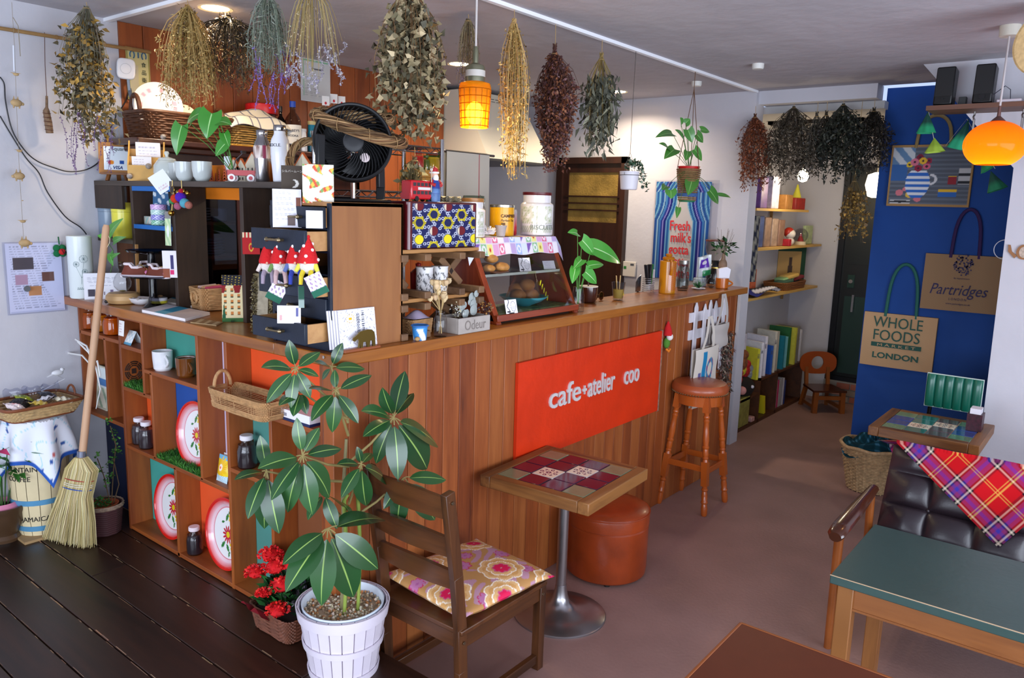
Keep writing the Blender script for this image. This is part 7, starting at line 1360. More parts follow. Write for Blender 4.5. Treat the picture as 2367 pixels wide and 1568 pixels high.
# ------------------------------------------------------------------ right end of the counter
sy_=syngonium('arrowhead_plant','variegated arrowhead vine in a clear vase beside the display case',(1.50,.06,CT),[((1345,555),(1372,590),.07,.02),((1368,572),(1432,608),.1,.03),((1330,620),(1322,655),.05,.02),((1352,628),(1378,655),.07,.02),((1335,540),(1312,538),.045,0),((1345,600),(1325,622),.05,.01),((1360,615),(1395,612),.05,0)],y=.06,vase=[(.03,0),(.032,.004),(.03,.08),(.024,.11),(.026,.12)],c1='#4a9a38',c2='#b8e0a0')
def oc(px,py):return onct(px,py)
ih=thing('brown_mug','dark brown lidded mug with a spoon near the display case','mug',(oc(1375,702)[0],.22,CT));part(ih,'body',MB().lathe([(.03,0),(.042,.01),(.05,.05),(.05,.085)],n=30),mat('#3a1a10',.15,coat=.4));part(ih,'rim_paper',MB().lathe([(.051,.085),(.052,.09),(.0,.089)],n=30),mat('#cfc6b8',.5));part(ih,'spoon',MB().tube([(0,.0,.08),(.01,.01,.125)],.004,6),mat('#4a3020',.5))
lg=thing('lemon_drink','glass of lemon drink with two straws on the counter','glass',oc(1428,694));part(lg,'tumbler',MB().lathe([(.026,0),(.027,.004),(.038,.1),(.0365,.1),(.026,.012),(0,.01)],n=28),M_glass);part(lg,'drink',MB().lathe([(.024,.012),(.03,.06),(0,.06)],n=28),honey('#e0c86a'))
for k,(a,z)in enumerate(((.6,.035),(-.6,.04),(2.4,.045))):part(lg,'lemon_slice',MB().tube([(.012*math.cos(a),.012*math.sin(a)-.008,z),(.012*math.cos(a),.012*math.sin(a)-.012,z+.002)],.017,18),mat('#e6d23a',.4))
for s in(-1,1):part(lg,'straw',MB().tube([(s*.008,0,.02),(s*.022,.004,.135)],.003,7),mat('#c8a468',.5))
sg_=thing('sunglasses','round wire sunglasses lying on the counter','glasses',oc(1382,696));
for s in(-1,1):part(sg_,'lens',MB().tube([(s*.026+.018*math.cos(2*PI*k/24),0,.02+.018*math.sin(2*PI*k/24))for k in range(24)],.0014,5,closed=True),mat('#8a5a30',.3,.9));part(sg_,'tinted_lens',MB().grid(lambda u,v:(s*.026+.0175*v*math.cos(2*PI*u),0,.02+.0175*v*math.sin(2*PI*u)),20,1),glass((120,80,60),tint=.5));part(sg_,'temple',MB().tube([(s*.045,0,.024),(s*.047,.05,.02),(s*.045,.07,.004)],.0013,5),mat('#8a5a30',.3,.9))
sg_.scale=(1.25,)*3
th=thing('thermos','tall ochre vacuum jug with a geometric band','thermos',oc(1541,678));a0_=math.atan2(CAM.y-th.location.y,CAM.x-th.location.x)
def thc(a,r,z):
    d=(a-a0_+PI)%(2*PI)-PI
    if.1<d<1.5 and.02<z<.19:return lin('#a0501c')if(int(d*16)+int(z/.006))%2 else lin('#c0721e')
    return lin('#c07a10')
part(th,'body',MB().lathe([(.048,0),(.05,.004)]+[(.05,.006+.0062*q)for q in range(31)]+[(.046,.197),(.03,.2),(.03,.205)],n=72,colf=thc),vcm(.22,.5,.3));part(th,'stopper',MB().lathe([(.036,.203),(.038,.212),(.03,.22),(.016,.222),(.02,.232),(.018,.238),(0,.24)],n=28),mat('#b06a10',.25));part(th,'handle',MB().tube([(-.034,-.036,.2),(-.052,-.052,.19),(-.053,-.053,.15),(-.046,-.044,.115)],.008,8),mat('#b86e0c',.25))
kd=thing('knife_caddy','wire caddy of black-handled knives behind the thermos','caddy',(oc(1502,676)[0],.27,CT));part(kd,'wire_basket',woven(MB(),round_path((0,0,0),lambda z:.036),.0,.09,8,.0015,0,24,4),mat('#b8b8bc',.25,.9))
for x_,c_,dx in((-.012,'#14141a',-.03),(.01,'#14141a',.0),(.02,'#1f7a34',.006)):part(kd,'knife_handle',MB().bar((x_,0,.05),(x_+dx,.0,.17),.02,.014,w2=(.024,.016)),mat(c_,.4),bevel=.003)
sp_=thing('spatula','slotted steel spatula standing behind the counter','utensil',(P(1475,668,y=.33).x,.33,CT-.1));part(sp_,'blade',MB().prism([(-.03,0,.1),(.03,0,.1),(.03,0,.2),(-.005,0,.185),(-.03,0,.16)],(0,.002,0)),mat('#9aa0a8',.2,1.0));part(sp_,'slots',MB().box(-.008,-.004,-.001,0,.13,.165).box(.004,.008,-.001,0,.13,.17).box(.016,.02,-.001,0,.13,.175),mat('#2a2c30',.5));part(sp_,'handle',MB().bar((.0,.0,-.0),(0,0,.1),.014,.006),mat('#2a2c30',.4))
single('white_board','white cutting board standing on edge behind the counter','board',MB().box(-.03,.03,-.006,.006,-.1,.12),mat('#d8d6dc',.5),(P(1505,668,y=.36).x,.36,CT),bevel=.002)
def gbottle(lab,px,py,prof,c=(235,240,240),y=None,cap=None):
    l=oc(px,py);t=thing('glass_bottle',lab,'bottle',(l[0],l[1]if y is None else y,CT),0,'glass bottles by the thermos');part(t,'glass_body',MB().lathe(prof,n=26),glass(c,tint=.8))
    if cap:part(t,'cap',MB().lathe([(prof[-1][0]*1.1,prof[-1][1]),(prof[-1][0]*1.1,prof[-1][1]+.02),(0,prof[-1][1]+.02)],n=20),mat(cap,.3,.7))
gbottle('waisted clear glass carafe right of the thermos',1577,672,[(.03,0),(.034,.02),(.036,.06),(.024,.1),(.02,.12),(.026,.16),(.024,.165)]);gbottle('clear swing-top jar behind the carafe',1592,668,[(.036,0),(.038,.01),(.038,.12),(.03,.14),(.03,.16)],y=.24,cap='#9a9a94');gbottle('little round clear flask by the straw mug',1643,666,[(.012,0),(.028,.02),(.03,.04),(.02,.062),(.01,.07),(.012,.09)])
cg=thing('coffee_grinder','coffee grinder with a clear bean hopper behind the counter','grinder',(P(1648,668,y=.36).x,.36,CT-.2));z0=.2;part(cg,'body',MB().lathe([(.06,0),(.06,.25),(.05,.3),(.062,.33),(.06,.36),(.035,.40)],n=30),mat('#141416',.25,coat=.3));part(cg,'brass_band',MB().lathe([(.063,.335),(.064,.34),(.063,.346)],n=30,caps=False),mat('#b89a4a',.25,1.0));part(cg,'hopper',MB().lathe([(.032,.40),(.05,.43),(.078,.47),(.084,.52),(.082,.56)],n=34,caps=False),glass((235,232,228),tint=.85));part(cg,'hopper_lid',MB().lathe([(.086,.56),(.086,.57),(.08,.575),(0,.575)],n=34),mat('#5a2f26',.3));part(cg,'lever',MB().bar((.06,-.02,.3),(.085,-.03,.32),.012,.012),mat('#141416',.4));cg.scale=(.9,.9,.86)
def bagc(u,v):
    if v<.3 and u>.35+.2*v:return lin('#1a8a50')
    if.12<u<.8 and.42<v<.86:return lin('#d8d4e0')if((u-.45)/.2)**2+((v-.68)/.1)**2<1 else lin('#5a2fa8')
    return lin('#cfd6d8')
single('snack_bag','pale bag with purple emblem and green corner behind the succulent','bag',MB().grid(lambda u,v:((u-.5)*.1,.012*math.sin(6*u)*math.sin(5*v),v*.135+.02*u),40,40,bagc).grid(lambda u,v:((.5-u)*.1,.02+.008*math.sin(6*u),v*.135+.02*(1-u)),6,6,lambda u,v:lin('#cfd6d8')),vcm(.2,.5),(oc(1615,660)[0],.22,CT+.055),rz=-.5);single('clear_tub','clear plastic tub with a printed lid under the snack bag','tub',MB().box(-.04,.04,-.03,.03,0,.058),mat('#9aa4ac',.25,noise=.4,scale=40),(oc(1612,662)[0],.22,CT),bevel=.004)
su=thing('succulent','spiky green succulent on a small white dish','plant',oc(1614,669));part(su,'dish',MB().lathe([(.025,0),(.045,.008),(.043,.01),(0,.005)],n=28),mat('#d8d4dc',.3));sm_=MB();n=70;u_=unit(n);u_[:,2]=np.abs(u_[:,2])+.35;blades(sm_,np.tile([[0,0,.008]],(n,1)),u_,unit(n),rng.uniform(.035,.062,n),.006,jcols(['#2c5a34','#4a7a4a','#23482c','#6a8a5a'],n));part(su,'leaves',sm_,M_leafm)
mg=mug('straw_mug','ochre banded mug holding white paper straws','mug',oc(1668,667),.042,.068,'#b05a14','#6a3410',-2.6,prof=[(.036,0),(.04,.003),(.041,.03),(.042,.068)]);sw=MB()
single('paper_straws','bunch of white wrapped straws standing in the ochre mug','straws',MB().prism([(-.035,0,.03),(.035,0,.03),(.048,0,.125),(.02,0,.14),(-.01,0,.135),(-.04,0,.128)],(0,.02,0)),mat('#e4e2ea',.5),mg.location+Vector((0,-.01,0)),rz=-.6)
cv=thing('caudex_plant','small bonsai-like fig in a tall white pot at the counter end','plant',(3.36,.14,CT));part(cv,'pot',MB().lathe([(.026,0),(.042,.115),(.038,.115),(.0,.105)],n=24),mat('#d4d0da',.4));part(cv,'saucer',MB().lathe([(.04,0),(.044,.006),(0,.006)],n=24),mat('#d4d0da',.4));part(cv,'caudex',MB().ball((0,0,.14),(.03,.028,.045),12,9).tube([(0,0,.17),(.004,0,.21),(0,0,.24)],[.018,.01,.005],8),mat('#8a6f5a',.8,noise=.3));fm=MB();foliage_cloud(fm,46,(0,0,.255),(.085,.07,.045),.042,.024,['#1f4a26','#2f5f34','#183a1e']);part(cv,'leaves',fm,M_leaf);bm2=MB().color('#6a5a50')
for k in range(9):a=rnd.uniform(0,2*PI);bm2.tube([(0,0,.22),(.05*math.cos(a),.04*math.sin(a),.29),(.09*math.cos(a),.06*math.sin(a),.34+.06*rnd.random())],.001,4)
part(cv,'twigs',bm2,M_vc)
# ------------------------------------------------------------------ far wall
XF=3.855
mt=thing('tea_towel_poster','blue striped milk-bottle tea towel pinned on the far wall','tea towel',(XF,.712,1.22));wt_,ht_=.455,.74
def milk(u,v):
    hw=.2 if v<.6 else(.2-.11*math.sin(PI/2*min(1,(v-.6)/.22)));
    if v>.82:hw=.09 if v<.9 else-.1-(v-.9)
    d=abs(u-.5)-hw
    if d<0:return lin('#dcd6cc')
    k=int(d/.021);return lin(['#8fc8dc','#2f7ab0','#1f5fa8','#7ab8d8','#1a2f88','#141f7a','#9a96d8','#1a2a8c','#2f6ab8','#5aa0cc','#1f5aa0','#a8d0dc','#2a6ab0','#1f4a94','#3f80b8'][k%15])
part(mt,'cloth',MB().grid(lambda u,v:(-.004-.003*math.sin(7*u)*math.sin(5*v),(.5-u)*wt_,v*ht_),90,110,milk),M_vc);part(mt,'clear_sleeve',MB().grid(lambda u,v:(-.009,(.52-1.16*u)*wt_,v*ht_*1.03-.01),2,2),glass((240,240,245),.15,.96))
for k,(tx,yo_)in enumerate((('Fresh',.088),("milk's",.075),('gotta',.088),('lotta',.06),('bottle',.07))):lettering(mt,tx,.105,mat('#c8202c',.6),(-.0105,yo_,.375-.09*k),(0,-1,0),(0,0,1),extrude=.0004,bold=.0012,fitw=.168 if k!=3 else.145)
wp=thing('wall_controller','white water-heater control panel by the kitchen door','control panel',(XF,P(1455,622,x=XF).y,P(1455,622,x=XF).z));part(wp,'housing',MB().box(-.02,0,-.065,.065,-.06,.06),mat('#cfcac4',.5),bevel=.004);part(wp,'green_button',MB().box(-.0215,-.02,.018,.042,.0,.022),mat('#2f7a3a',.4));part(wp,'display',MB().box(-.0212,-.02,-.05,-.018,.03,.045),mat('#4a5058',.2))
def hangpot(lab,px,hook_py,rim_py,bot_py,r,c,wires=3):
    h=P(px,hook_py,y=.2);h.z=CZ-.016;zr=P(px,rim_py,y=.2).z-h.z;zb=P(px,bot_py,y=.2).z-h.z;t=thing('hanging_pot',lab,'plant',tuple(h));return t,zr,zb
t,zr,zb=hangpot('ivy in a white hanging pot with thin wires',1470,122,398,440,.05,0);part(t,'pot',MB().lathe([(.04,zb),(.045,zb+.004),(.054,zr),(.05,zr),(.0,zr-.012)],n=26),mat('#d6d2d8',.4));part(t,'wire',MB().tube([(0,0,0),(-.004,0,zr*.4),(-.004,0,zr+.1)],.0015,5).tube([(-.004,0,zr+.1),(-.05,0,zr+.03),(-.054,0,zr-.02)],.0012,4).tube([(-.004,0,zr+.1),(.05,0,zr+.03),(.054,0,zr-.02)],.0012,4).tube([(.055*math.cos(2*PI*k/30),.055*math.sin(2*PI*k/30),zr-.02)for k in range(30)],.0014,4,closed=True),mat('#5a5450',.4,.6));ivm=MB()
for q in range(16):s_=q/15;foliage_cloud(ivm,9,(-.02+.15*s_,-.03*s_,zr+.02+.045*math.sin(3*s_)-.12*s_*s_),(.024,.024,.02),.022,.018,['#2c4a34','#8a9a84','#3a5f44','#1f3a28','#a8b0a0'])
part(t,'ivy_leaves',ivm,M_leafm)
t,zr,zb=hangpot('lush arrowhead plant in a striped basket pot on cords',1607,170,392,465,.075,0);part(t,'basket',woven(MB(),round_path((0,0,0),lambda z:.052+.02*(z-zb)/(zr-zb)),zb,zr,17,.0042,.0012,40),mat('#8a6a44',.8,noise=.25,scale=50));part(t,'green_foot',MB().lathe([(.048,zb-.008),(.053,zb+.01),(0,zb+.01)],n=26),mat('#1a6a44',.7));part(t,'blue_band',MB().lathe([(.061,zb+.025),(.064,zb+.045)],n=30,caps=False),mat('#3a5a8a',.8));part(t,'red_pot',MB().lathe([(.062,zr-.01),(.068,zr+.014),(.062,zr+.014),(.0,zr-.005)],n=30),mat('#c01c1c',.4));cm=MB()
for a in(0.3,2.4,4.5):cm.tube([(0,0,0),(.0,0,-.1),(.075*math.cos(a),.075*math.sin(a),zr),(.05*math.cos(a),.05*math.sin(a),zb)],.0022,5)
part(t,'cord',cm,mat('#6a4a34',.8));O_=t.location;sm=MB().color('#4a6a34')
for hx,hy,tx,ty,w in((1555,310,1515,318,.06),(1545,345,1523,332,.045),(1560,345,1535,368,.075),(1575,290,1572,272,.055),(1590,300,1600,330,.07),(1610,310,1625,330,.06),(1580,325,1560,300,.06),(1605,345,1622,372,.06),(1590,350,1585,372,.05),(1600,415,1590,452,.085),(1550,440,1552,460,.07),(1640,440,1660,472,.075),(1660,450,1690,458,.03),(1568,480,1564,505,.035),(1620,300,1640,305,.05),(1585,285,1595,275,.05),(1540,430,1530,440,.05)):
    h=P(hx,hy,y=.16)-O_;tt=P(tx,ty,y=.14)-O_;sm.tube([(0,0,zr),(h+Vector((0,0,zr)))/2+Vector((0,0,.01)),h],.0018,4);part(t,'leaf',leaf3(MB(),h,tt,w,-F_+Vector((0,0,.3)),jit(lin('#4a8a38'),.25),'#8fc070',arch=.06,fold=.12,heart=True),M_leaf)
part(t,'stem',sm,M_vc)
# ------------------------------------------------------------------ kitchen behind
ho=thing('range_hood','white range hood with a dark underside in the kitchen','hood',(3.1,1.9,2.06));M_hw=mat('#d9d2c0',.45)
part(ho,'canopy',MB().add([(-.46,-.28,0),(.3,-.28,0),(.3,.5,0),(-.46,.5,0),(-.46,-.02,.5),(.2,-.02,.5),(.2,.5,.5),(-.46,.5,.5)],[(4,5,6,7),(0,1,5,4),(1,2,6,5),(2,3,7,6),(3,0,4,7)]),M_hw,smooth=False);part(ho,'underside',MB().box(-.46,.3,-.28,.5,-.004,.012),mat('#3a3a3c',.4,.3));vn=MB()
for k in range(8):vn.box(-.3+.06*k,-.255+.06*k,-.042,-.03,.455,.462);vn.box(-.3+.06*k,-.255+.06*k,-.052,-.04,.435,.442)
part(ho,'vent_slots',vn,mat('#1a1a1a',.7));part(ho,'bracket',MB().box(-.46,.2,.45,.5,.5,.53),M_hw)
rkx=P(1021,400,y=1.0).x
wr2=thing('wire_rack','chrome wire kitchen rack behind the toy bus','rack',(rkx-.3,1.1,0));M_cr=mat('#a8a6a8',.2,1.0)
for x_ in(-.32,.3):
    for y_ in(-.1,.2):part(wr2,'post',MB().cyl((x_,y_,0),(x_,y_,2.09),.012,n=10),M_cr)
for z in(1.78,2.02):
    mb=MB()
    for y_ in(-.1,.2):mb.tube([(-.32,y_,z+.02),(.3,y_,z+.02)],.004,5).tube([(-.32,y_,z-.01),(.3,y_,z-.01)],.004,5).tube([(-.32+.62*q/14,y_,z+(.02 if q%2 else-.01))for q in range(15)],.003,4)
    for q in range(16):mb.tube([(-.32+.62*q/15,-.1,z+.02),(-.32+.62*q/15,.2,z+.02)],.002,4)
    part(wr2,'wire_shelf',mb,M_cr)
part(wr2,'towel_rod',MB().tube([(.3,-.1,2.03),(.74,-.1,2.03)],.007,8),M_cr)
for k,(px,c,r,h)in enumerate(((968,'#b01c1c',.03,.1),(985,'#5a6a2a',.022,.08),(1000,'#b8a018',.045,.1))):jar('spice_jar',('red-capped spice jar','small green-labelled jar','jar of yellow preserve with red lid')[k]+' on the wire rack',(P(px,380,y=1.1).x,1.1,1.925),r,h,'#a81c1c' if k!=1 else '#3a5a2a',c,.95,'jars on the wire rack')
for k in range(3):single('wooden_crate','stacked light wooden box, %s on the wire rack'%('lowest','middle','topmost')[k],'box',MB().box(-.1,.1,-.09,.09,0,.04),wood('#a8742c','#c8944a','x',.5),(P(985,400,y=1.1).x,1.12,1.802+.041*k),group='wooden boxes on the rack',bevel=.003)
rd=wr2.location
single('dish_towel','white dish towel with a red stripe hung on the rack rod','towel',MB().grid(lambda u,v:((u-.5)*.36,-.012-.012*math.sin(9*u)*v,-.5*v),60,30,lambda u,v:lin('#a8243a')if.735<u<.765 else lin('#c6c0b4')).grid(lambda u,v:((.5-u)*.36,.012,-.4*v),6,4,lambda u,v:lin('#c6c0b4')).grid(lambda u,v:((u-.5)*.36,-.012+.024*v,.009),6,2,lambda u,v:lin('#c6c0b4')),M_vc,(P(1080,365,y=1.0).x,1.0,2.03))
single('green_board','green cutting board with red edge beside the dish towel','board',MB().box(-.012,.012,-.15,.1,0,.42),mat('#2f5a14',.5),(P(1030,420,y=1.15).x,1.2,1.62),bevel=.004)
# kitchen worktop run so the items behind stand on something
kw=thing('kitchen_worktop','low kitchen worktop behind the counter','worktop',(2.6,.5,0));part(kw,'slab',MB().box(-1.2,1.2,-.17,.3,CT-.25,CT-.2),mat('#8a8a8c',.3,.6));part(kw,'carcass',MB().box(-1.2,1.2,-.15,.3,0,CT-.25),mat('#6a6a6a',.5))
# ------------------------------------------------------------------ ceiling fittings
def downlight(px,py,lab,pw=9):
    p=P(px,py,z=CZ);t=thing('downlight',lab,'ceiling light',(p.x,p.y,CZ),0,'recessed ceiling lights');part(t,'trim_ring',MB().lathe([(.06,0),(.075,-.004),(.078,0)],n=36,caps=False),mat('#d8cdb4',.5));part(t,'diffuser',MB().lathe([(.0,-.001),(.06,-.001)],n=36),mat('#fff2d8',.5,emis=9.0));l=bpy.data.lights.new('downlight_glow','AREA');l.shape='DISK';l.size=.11;l.energy=pw;l.color=(1.0,.82,.60);l.spread=2.6;o=bpy.data.objects.new('downlight_glow',l);COL.objects.link(o);o.parent=t;o.location=(0,0,-.012)
downlight(498,19,'round recessed downlight above the wicker hamper',9);downlight(1062,148,'round recessed downlight left of the amber pendant',16);downlight(1427,212,'round recessed downlight near the far kitchen wall',14)
for px,py,lab in((1752,156,'small round white ceiling fixture near the corridor'),(1610,196,'small round white ceiling fixture over the far wall')):p=P(px,py,z=CZ-.02);single('ceiling_fixture',lab,'ceiling fixture',MB().lathe([(.0,-.03),(.03,-.03),(.034,-.02),(.034,0)],n=24),mat('#d8d6d0',.5),(p.x,p.y,CZ),group='ceiling fixtures')
lp=thing('pendant_lamp','amber pressed-glass pendant lamp over the counter','lamp',(.88,.2,CZ));zt_,zb_=P(1098,190,y=.2).z-CZ,P(1098,298,y=.2).z-CZ
part(lp,'cord',MB().cyl((0,0,0),(0,0,zt_+.12),.0045,n=8),mat('#cfc8c4',.6));part(lp,'metal_cap',MB().lathe([(.008,zt_+.14),(.012,zt_+.12),(.012,zt_+.075),(.036,zt_+.065),(.04,zt_+.055),(.04,zt_+.0),(.044,zt_)],n=28,caps=False),mat('#8a8a72',.35,.7));part(lp,'cap_band',MB().lathe([(.0412,zt_+.02),(.0412,zt_+.045)],n=28,caps=False),mat('#c9c5bd',.5));hz=zt_-zb_
def ambr(key='amber'):
    m,nt,b=_new('amber_glass');t_=nt.nodes.new('ShaderNodeBsdfTranslucent');t_.inputs[0].default_value=(*lin('#a8680c'),1);g=nt.nodes.new('ShaderNodeBsdfTransparent');g.inputs[0].default_value=(*lin('#d8a01c'),1);b.inputs['Base Color'].default_value=(*lin('#c88a14'),1);b.inputs['Roughness'].default_value=.1
    a_=nt.nodes.new('ShaderNodeMixShader');a_.inputs[0].default_value=.72;c_=nt.nodes.new('ShaderNodeMixShader');c_.inputs[0].default_value=.35;L=nt.links.new;L(t_.outputs[0],a_.inputs[1]);L(g.outputs[0],a_.inputs[2]);L(a_.outputs[0],c_.inputs[1]);L(b.outputs[0],c_.inputs[2]);L(c_.outputs[0],nt.nodes['Material Output'].inputs[0]);return m
M_amb=ambr();ri=MB();prf=[(.04,zt_),(.062,zt_-.006),(.066,zt_-.02)]
prf+=[(.066-.010*q/16+(.0015 if q%2 else-.0005),zt_-.02-(hz-.024)*q/16)for q in range(17)];part(lp,'glass_shade',MB().lathe(prf,n=48,caps=False),M_amb);gd=MB()
for k in range(16):a=2*PI*k/16;gd.tube([(.0665*math.cos(a),.0665*math.sin(a),zt_-.03),(.0575*math.cos(a),.0575*math.sin(a),zb_+.004)],.002,4)
for q in range(6):z=zt_-.03-(hz-.04)*q/5;r=.0668-.009*q/5;gd.tube([(r*math.cos(2*PI*k/40),r*math.sin(2*PI*k/40),z)for k in range(40)],.0018,4,closed=True)
part(lp,'moulded_ribs',gd,M_amb);part(lp,'bulb',MB().ball((0,0,zb_+hz*.34),(.036,.036,.046),16,10),mat('#ffe9a8',.5,emis=40.0));l=bpy.data.lights.new('pendant_glow','POINT');l.energy=6;l.color=(1,.8,.42);l.shadow_soft_size=.04;o=bpy.data.objects.new('pendant_glow',l);COL.objects.link(o);o.parent=lp;o.location=(0,0,zb_-.02)
op_=thing('pendant_lamp','round orange glass pendant lamp by the white pier','lamp',(2.555,-1.455,CZ));zg=P(2300,335,x=2.555).z-CZ
part(op_,'ceiling_rose',MB().lathe([(.0,-.045),(.04,-.045),(.042,-.01),(.042,0)],n=24),mat('#cfcabc',.5));part(op_,'cord',MB().cyl((0,0,-.04),(0,0,zg+.13),.0045,n=8),mat('#b8b0b0',.6));part(op_,'socket_cap',MB().lathe([(.006,zg+.17),(.008,zg+.125),(.022,zg+.112),(.03,zg+.104)],n=20),mat('#6a4a44',.4,.5))
def orng():
    m,nt,b=_new('orange_opal');b.inputs['Base Color'].default_value=(*lin('#f07a08'),1);b.inputs['Roughness'].default_value=.12;t_=nt.nodes.new('ShaderNodeBsdfTranslucent');t_.inputs[0].default_value=(1.0,.25,.008,1);a_=nt.nodes.new('ShaderNodeMixShader');a_.inputs[0].default_value=.82;nt.links.new(b.outputs[0],a_.inputs[1]);nt.links.new(t_.outputs[0],a_.inputs[2]);nt.links.new(a_.outputs[0],nt.nodes['Material Output'].inputs[0]);return m
part(op_,'globe',MB().lathe([(.128*math.sin(a),zg+.105*math.cos(a))for a in[0.12+2.45*k/24 for k in range(25)]],n=44,caps=False),orng());part(op_,'bulb',MB().ball((0,0,zg-.02),.03,14,9),mat('#fff0c8',.5,emis=6.0));l=bpy.data.lights.new('orange_glow','POINT');l.energy=1.6;l.color=(1,.72,.3);l.shadow_soft_size=.03;o=bpy.data.objects.new('orange_glow',l);COL.objects.link(o);o.parent=op_;o.location=(0,0,zg-.055)

# ------------------------------------------------------------------ dried flower bundles
def bundle(lab,px,pys,w,pal,midf=.75,tipf=1.0,y=None,x=None,hook=None,n_st=46,n_lf=900,ls=.02,lw=.008,st='#8a7048',tips=None,shape=1.0,wob=.01,strands=1.6,bend=.35,z_hook=None,droop=.6,name='dried_flower_bundle'):
    """pys: tie, foliage start, foliage end (pixels)"""
    tie=P(px,pys[0],y=y,x=x);a=P(px,pys[1],y=y,x=x);b=P(px,pys[2],y=y,x=x);dist=(b-CAM).length;R=w/2*dist/FPX;hz_=z_hook or CZ-.016
    t=thing(name,lab,'dried flowers',(tie.x,tie.y,hz_),group='dried flower bundles');zt,za,zb=tie.z-hz_,a.z-hz_,b.z-hz_;dx=Vector((b.x-tie.x,b.y-tie.y,0))*.6
    if zt>-.02:zt=-.03
    part(t,'cord',MB().tube([(0,0,0),(.003,0,zt/2),(0,0,zt)],.0016,5).tube([(.014*math.cos(2*PI*k/12),.014*math.sin(2*PI*k/12),zt)for k in range(12)],.002,4,closed=True),mat('#a88a5a',.8));mb=MB();ends=[]
    for k in range(n_st):
        an=rnd.uniform(0,2*PI);q=math.sqrt(rnd.random());e=Vector((R*q*math.cos(an)*tipf,R*q*math.sin(an)*tipf,zb+(zt-zb)*rnd.uniform(0,.5)*(q**.5)))+dx;s0=Vector((.01*math.cos(an+2),.01*math.sin(an+2),zt+rnd.uniform(.0,.05)*min(1,-zt*8)));m1=Vector((.013*math.cos(an),.013*math.sin(an),zt));mid=Vector((R*q*math.cos(an)*midf,R*q*math.sin(an)*midf,(zt+e.z)/2))+dx*.5+Vector((rnd.gauss(0,wob),rnd.gauss(0,wob),0));ends.append((m1,mid,e));mb.cur=jit(lin(st),.25);mb.tube([s0,m1,(m1+mid)/2+Vector((mid.x*.18,mid.y*.18,0)),mid,e],[.0018,.0016,.0014,.0012,.0008],3,caps=False)
    so_=part(t,'stems',mb,M_vc);so_['kind']='stuff';fm=MB()
    if n_lf:
        idx=rng.integers(0,n_st,n_lf);E=np.array([[tuple(v)for v in ends[i]]for i in range(n_st)])[idx];tt=rng.uniform(max(.02,(zt-za)/(zt-zb)if zt>za else.02),1,n_lf)[:,None];c=np.where(tt<.5,E[:,0]*(1-2*tt)+E[:,1]*2*tt,E[:,1]*(2-2*tt)+E[:,2]*(2*tt-1))+rng.normal(size=(n_lf,3))*ls*.35
        d=unit(n_lf)+np.array([0,0,-droop]);blades(fm,c,d,unit(n_lf),rng.uniform(.6,1.25,n_lf)*ls,rng.uniform(.7,1.2,n_lf)*lw,jcols(pal,n_lf,.35),bend);fo_=part(t,'dried_leaves',fm,M_leafm);fo_['kind']='stuff'
    if tips:
        tm=MB()
        for k in range(tips[1]):
            e=ends[rnd.randrange(n_st)][2];L_=tips[2]*rnd.uniform(.5,1.1);c0=Vector((e.x,e.y,min(e.z,zb*.8+zt*.2)if len(tips)>3 else e.z));nn=26;cc=np.array(c0)+np.stack([.012*np.sin(np.linspace(0,3,nn)+k),.01*np.cos(np.linspace(0,4,nn)+k),-np.linspace(0,L_,nn)],1);blades(tm,cc,unit(nn),unit(nn),.009,.006,jcols(tips[0],nn));tm.cur=lin(tips[0][0]);tm.tube([tuple(cc[0]),tuple(cc[nn//2]),tuple(cc[-1])],.001,3,caps=False)
        to_=part(t,'flower_spikes',tm,M_leafm);to_['kind']='stuff'
    return t
X1=.2475
bundle('dried bundle of golden petals and grey sage with purple tips by the left wall',200,(20,70,330),120,['#8a6a30','#6a5a3a','#a8823a','#5f5844','#7a7258'],y=1.72,n_lf=1500,midf=.6,tipf=.9,ls=.034,lw=.018,st='#6f6a58',tips=(['#6a4a7a','#7a5a92','#58406a'],12,.24,1),n_st=70,wob=.02)
bundle('bushy golden dried bundle hanging before the wood wall',432,(-20,20,250),130,['#a88a50','#8f7238','#c0a468','#7a6030'],x=X1,n_st=110,n_lf=3000,ls=.02,lw=.006,st='#b09058',wob=.015)
bundle('dark brown spiky dried bundle behind the golden one',528,(25,40,205),165,['#3f3322','#2f281e','#5a4830','#7a6030'],x=.45,n_st=170,n_lf=2800,ls=.026,lw=.005,st='#3a3022',wob=.035,midf=1.0,tipf=1.05)
bundle('grey-green dried bundle with drooping lavender spikes',618,(-10,10,175),85,['#6a7264','#7f8878','#565f52','#8a8f80'],x=X1,n_st=90,n_lf=900,ls=.03,lw=.004,st='#7d8474',tips=(['#7a62a8','#8a72b8','#644e90'],14,.16))
bundle('sparse straw-stemmed dried lavender bundle',722,(-30,0,185),130,['#9a8458','#b8a88a'],x=X1,n_st=60,n_lf=260,ls=.012,lw=.004,st='#a08a5a',tips=(['#a8a0a8','#8f88a0','#b8b0b0'],26,.07),wob=.004)
bundle('big bundle of broad grey-brown dried leaves beside the fan',945,(-30,10,330),165,['#8f8060','#6a6248','#a89670','#55503e','#b4a07c'],y=.215,n_st=70,n_lf=1900,ls=.032,lw=.025,midf=.8,tipf=.9,st='#7a5a38',bend=.6,wob=.02)
bundle('thin wispy dried lavender bundle behind the amber pendant',1083,(10,20,200),60,['#5f5644','#7a6e58','#4a4438'],y=.42,n_st=60,n_lf=420,ls=.014,lw=.004,st='#7a6c50',tips=(['#7d7484','#6a6070'],8,.06),wob=.005)
bundle('long golden straw dried bundle right of the amber pendant',1188,(55,70,420),70,['#a07c40','#b8964e','#8a6830','#c8a868'],y=.2025,n_st=64,n_lf=2200,ls=.018,lw=.007,st='#b89a60',wob=.012,midf=1.0,tipf=.85)
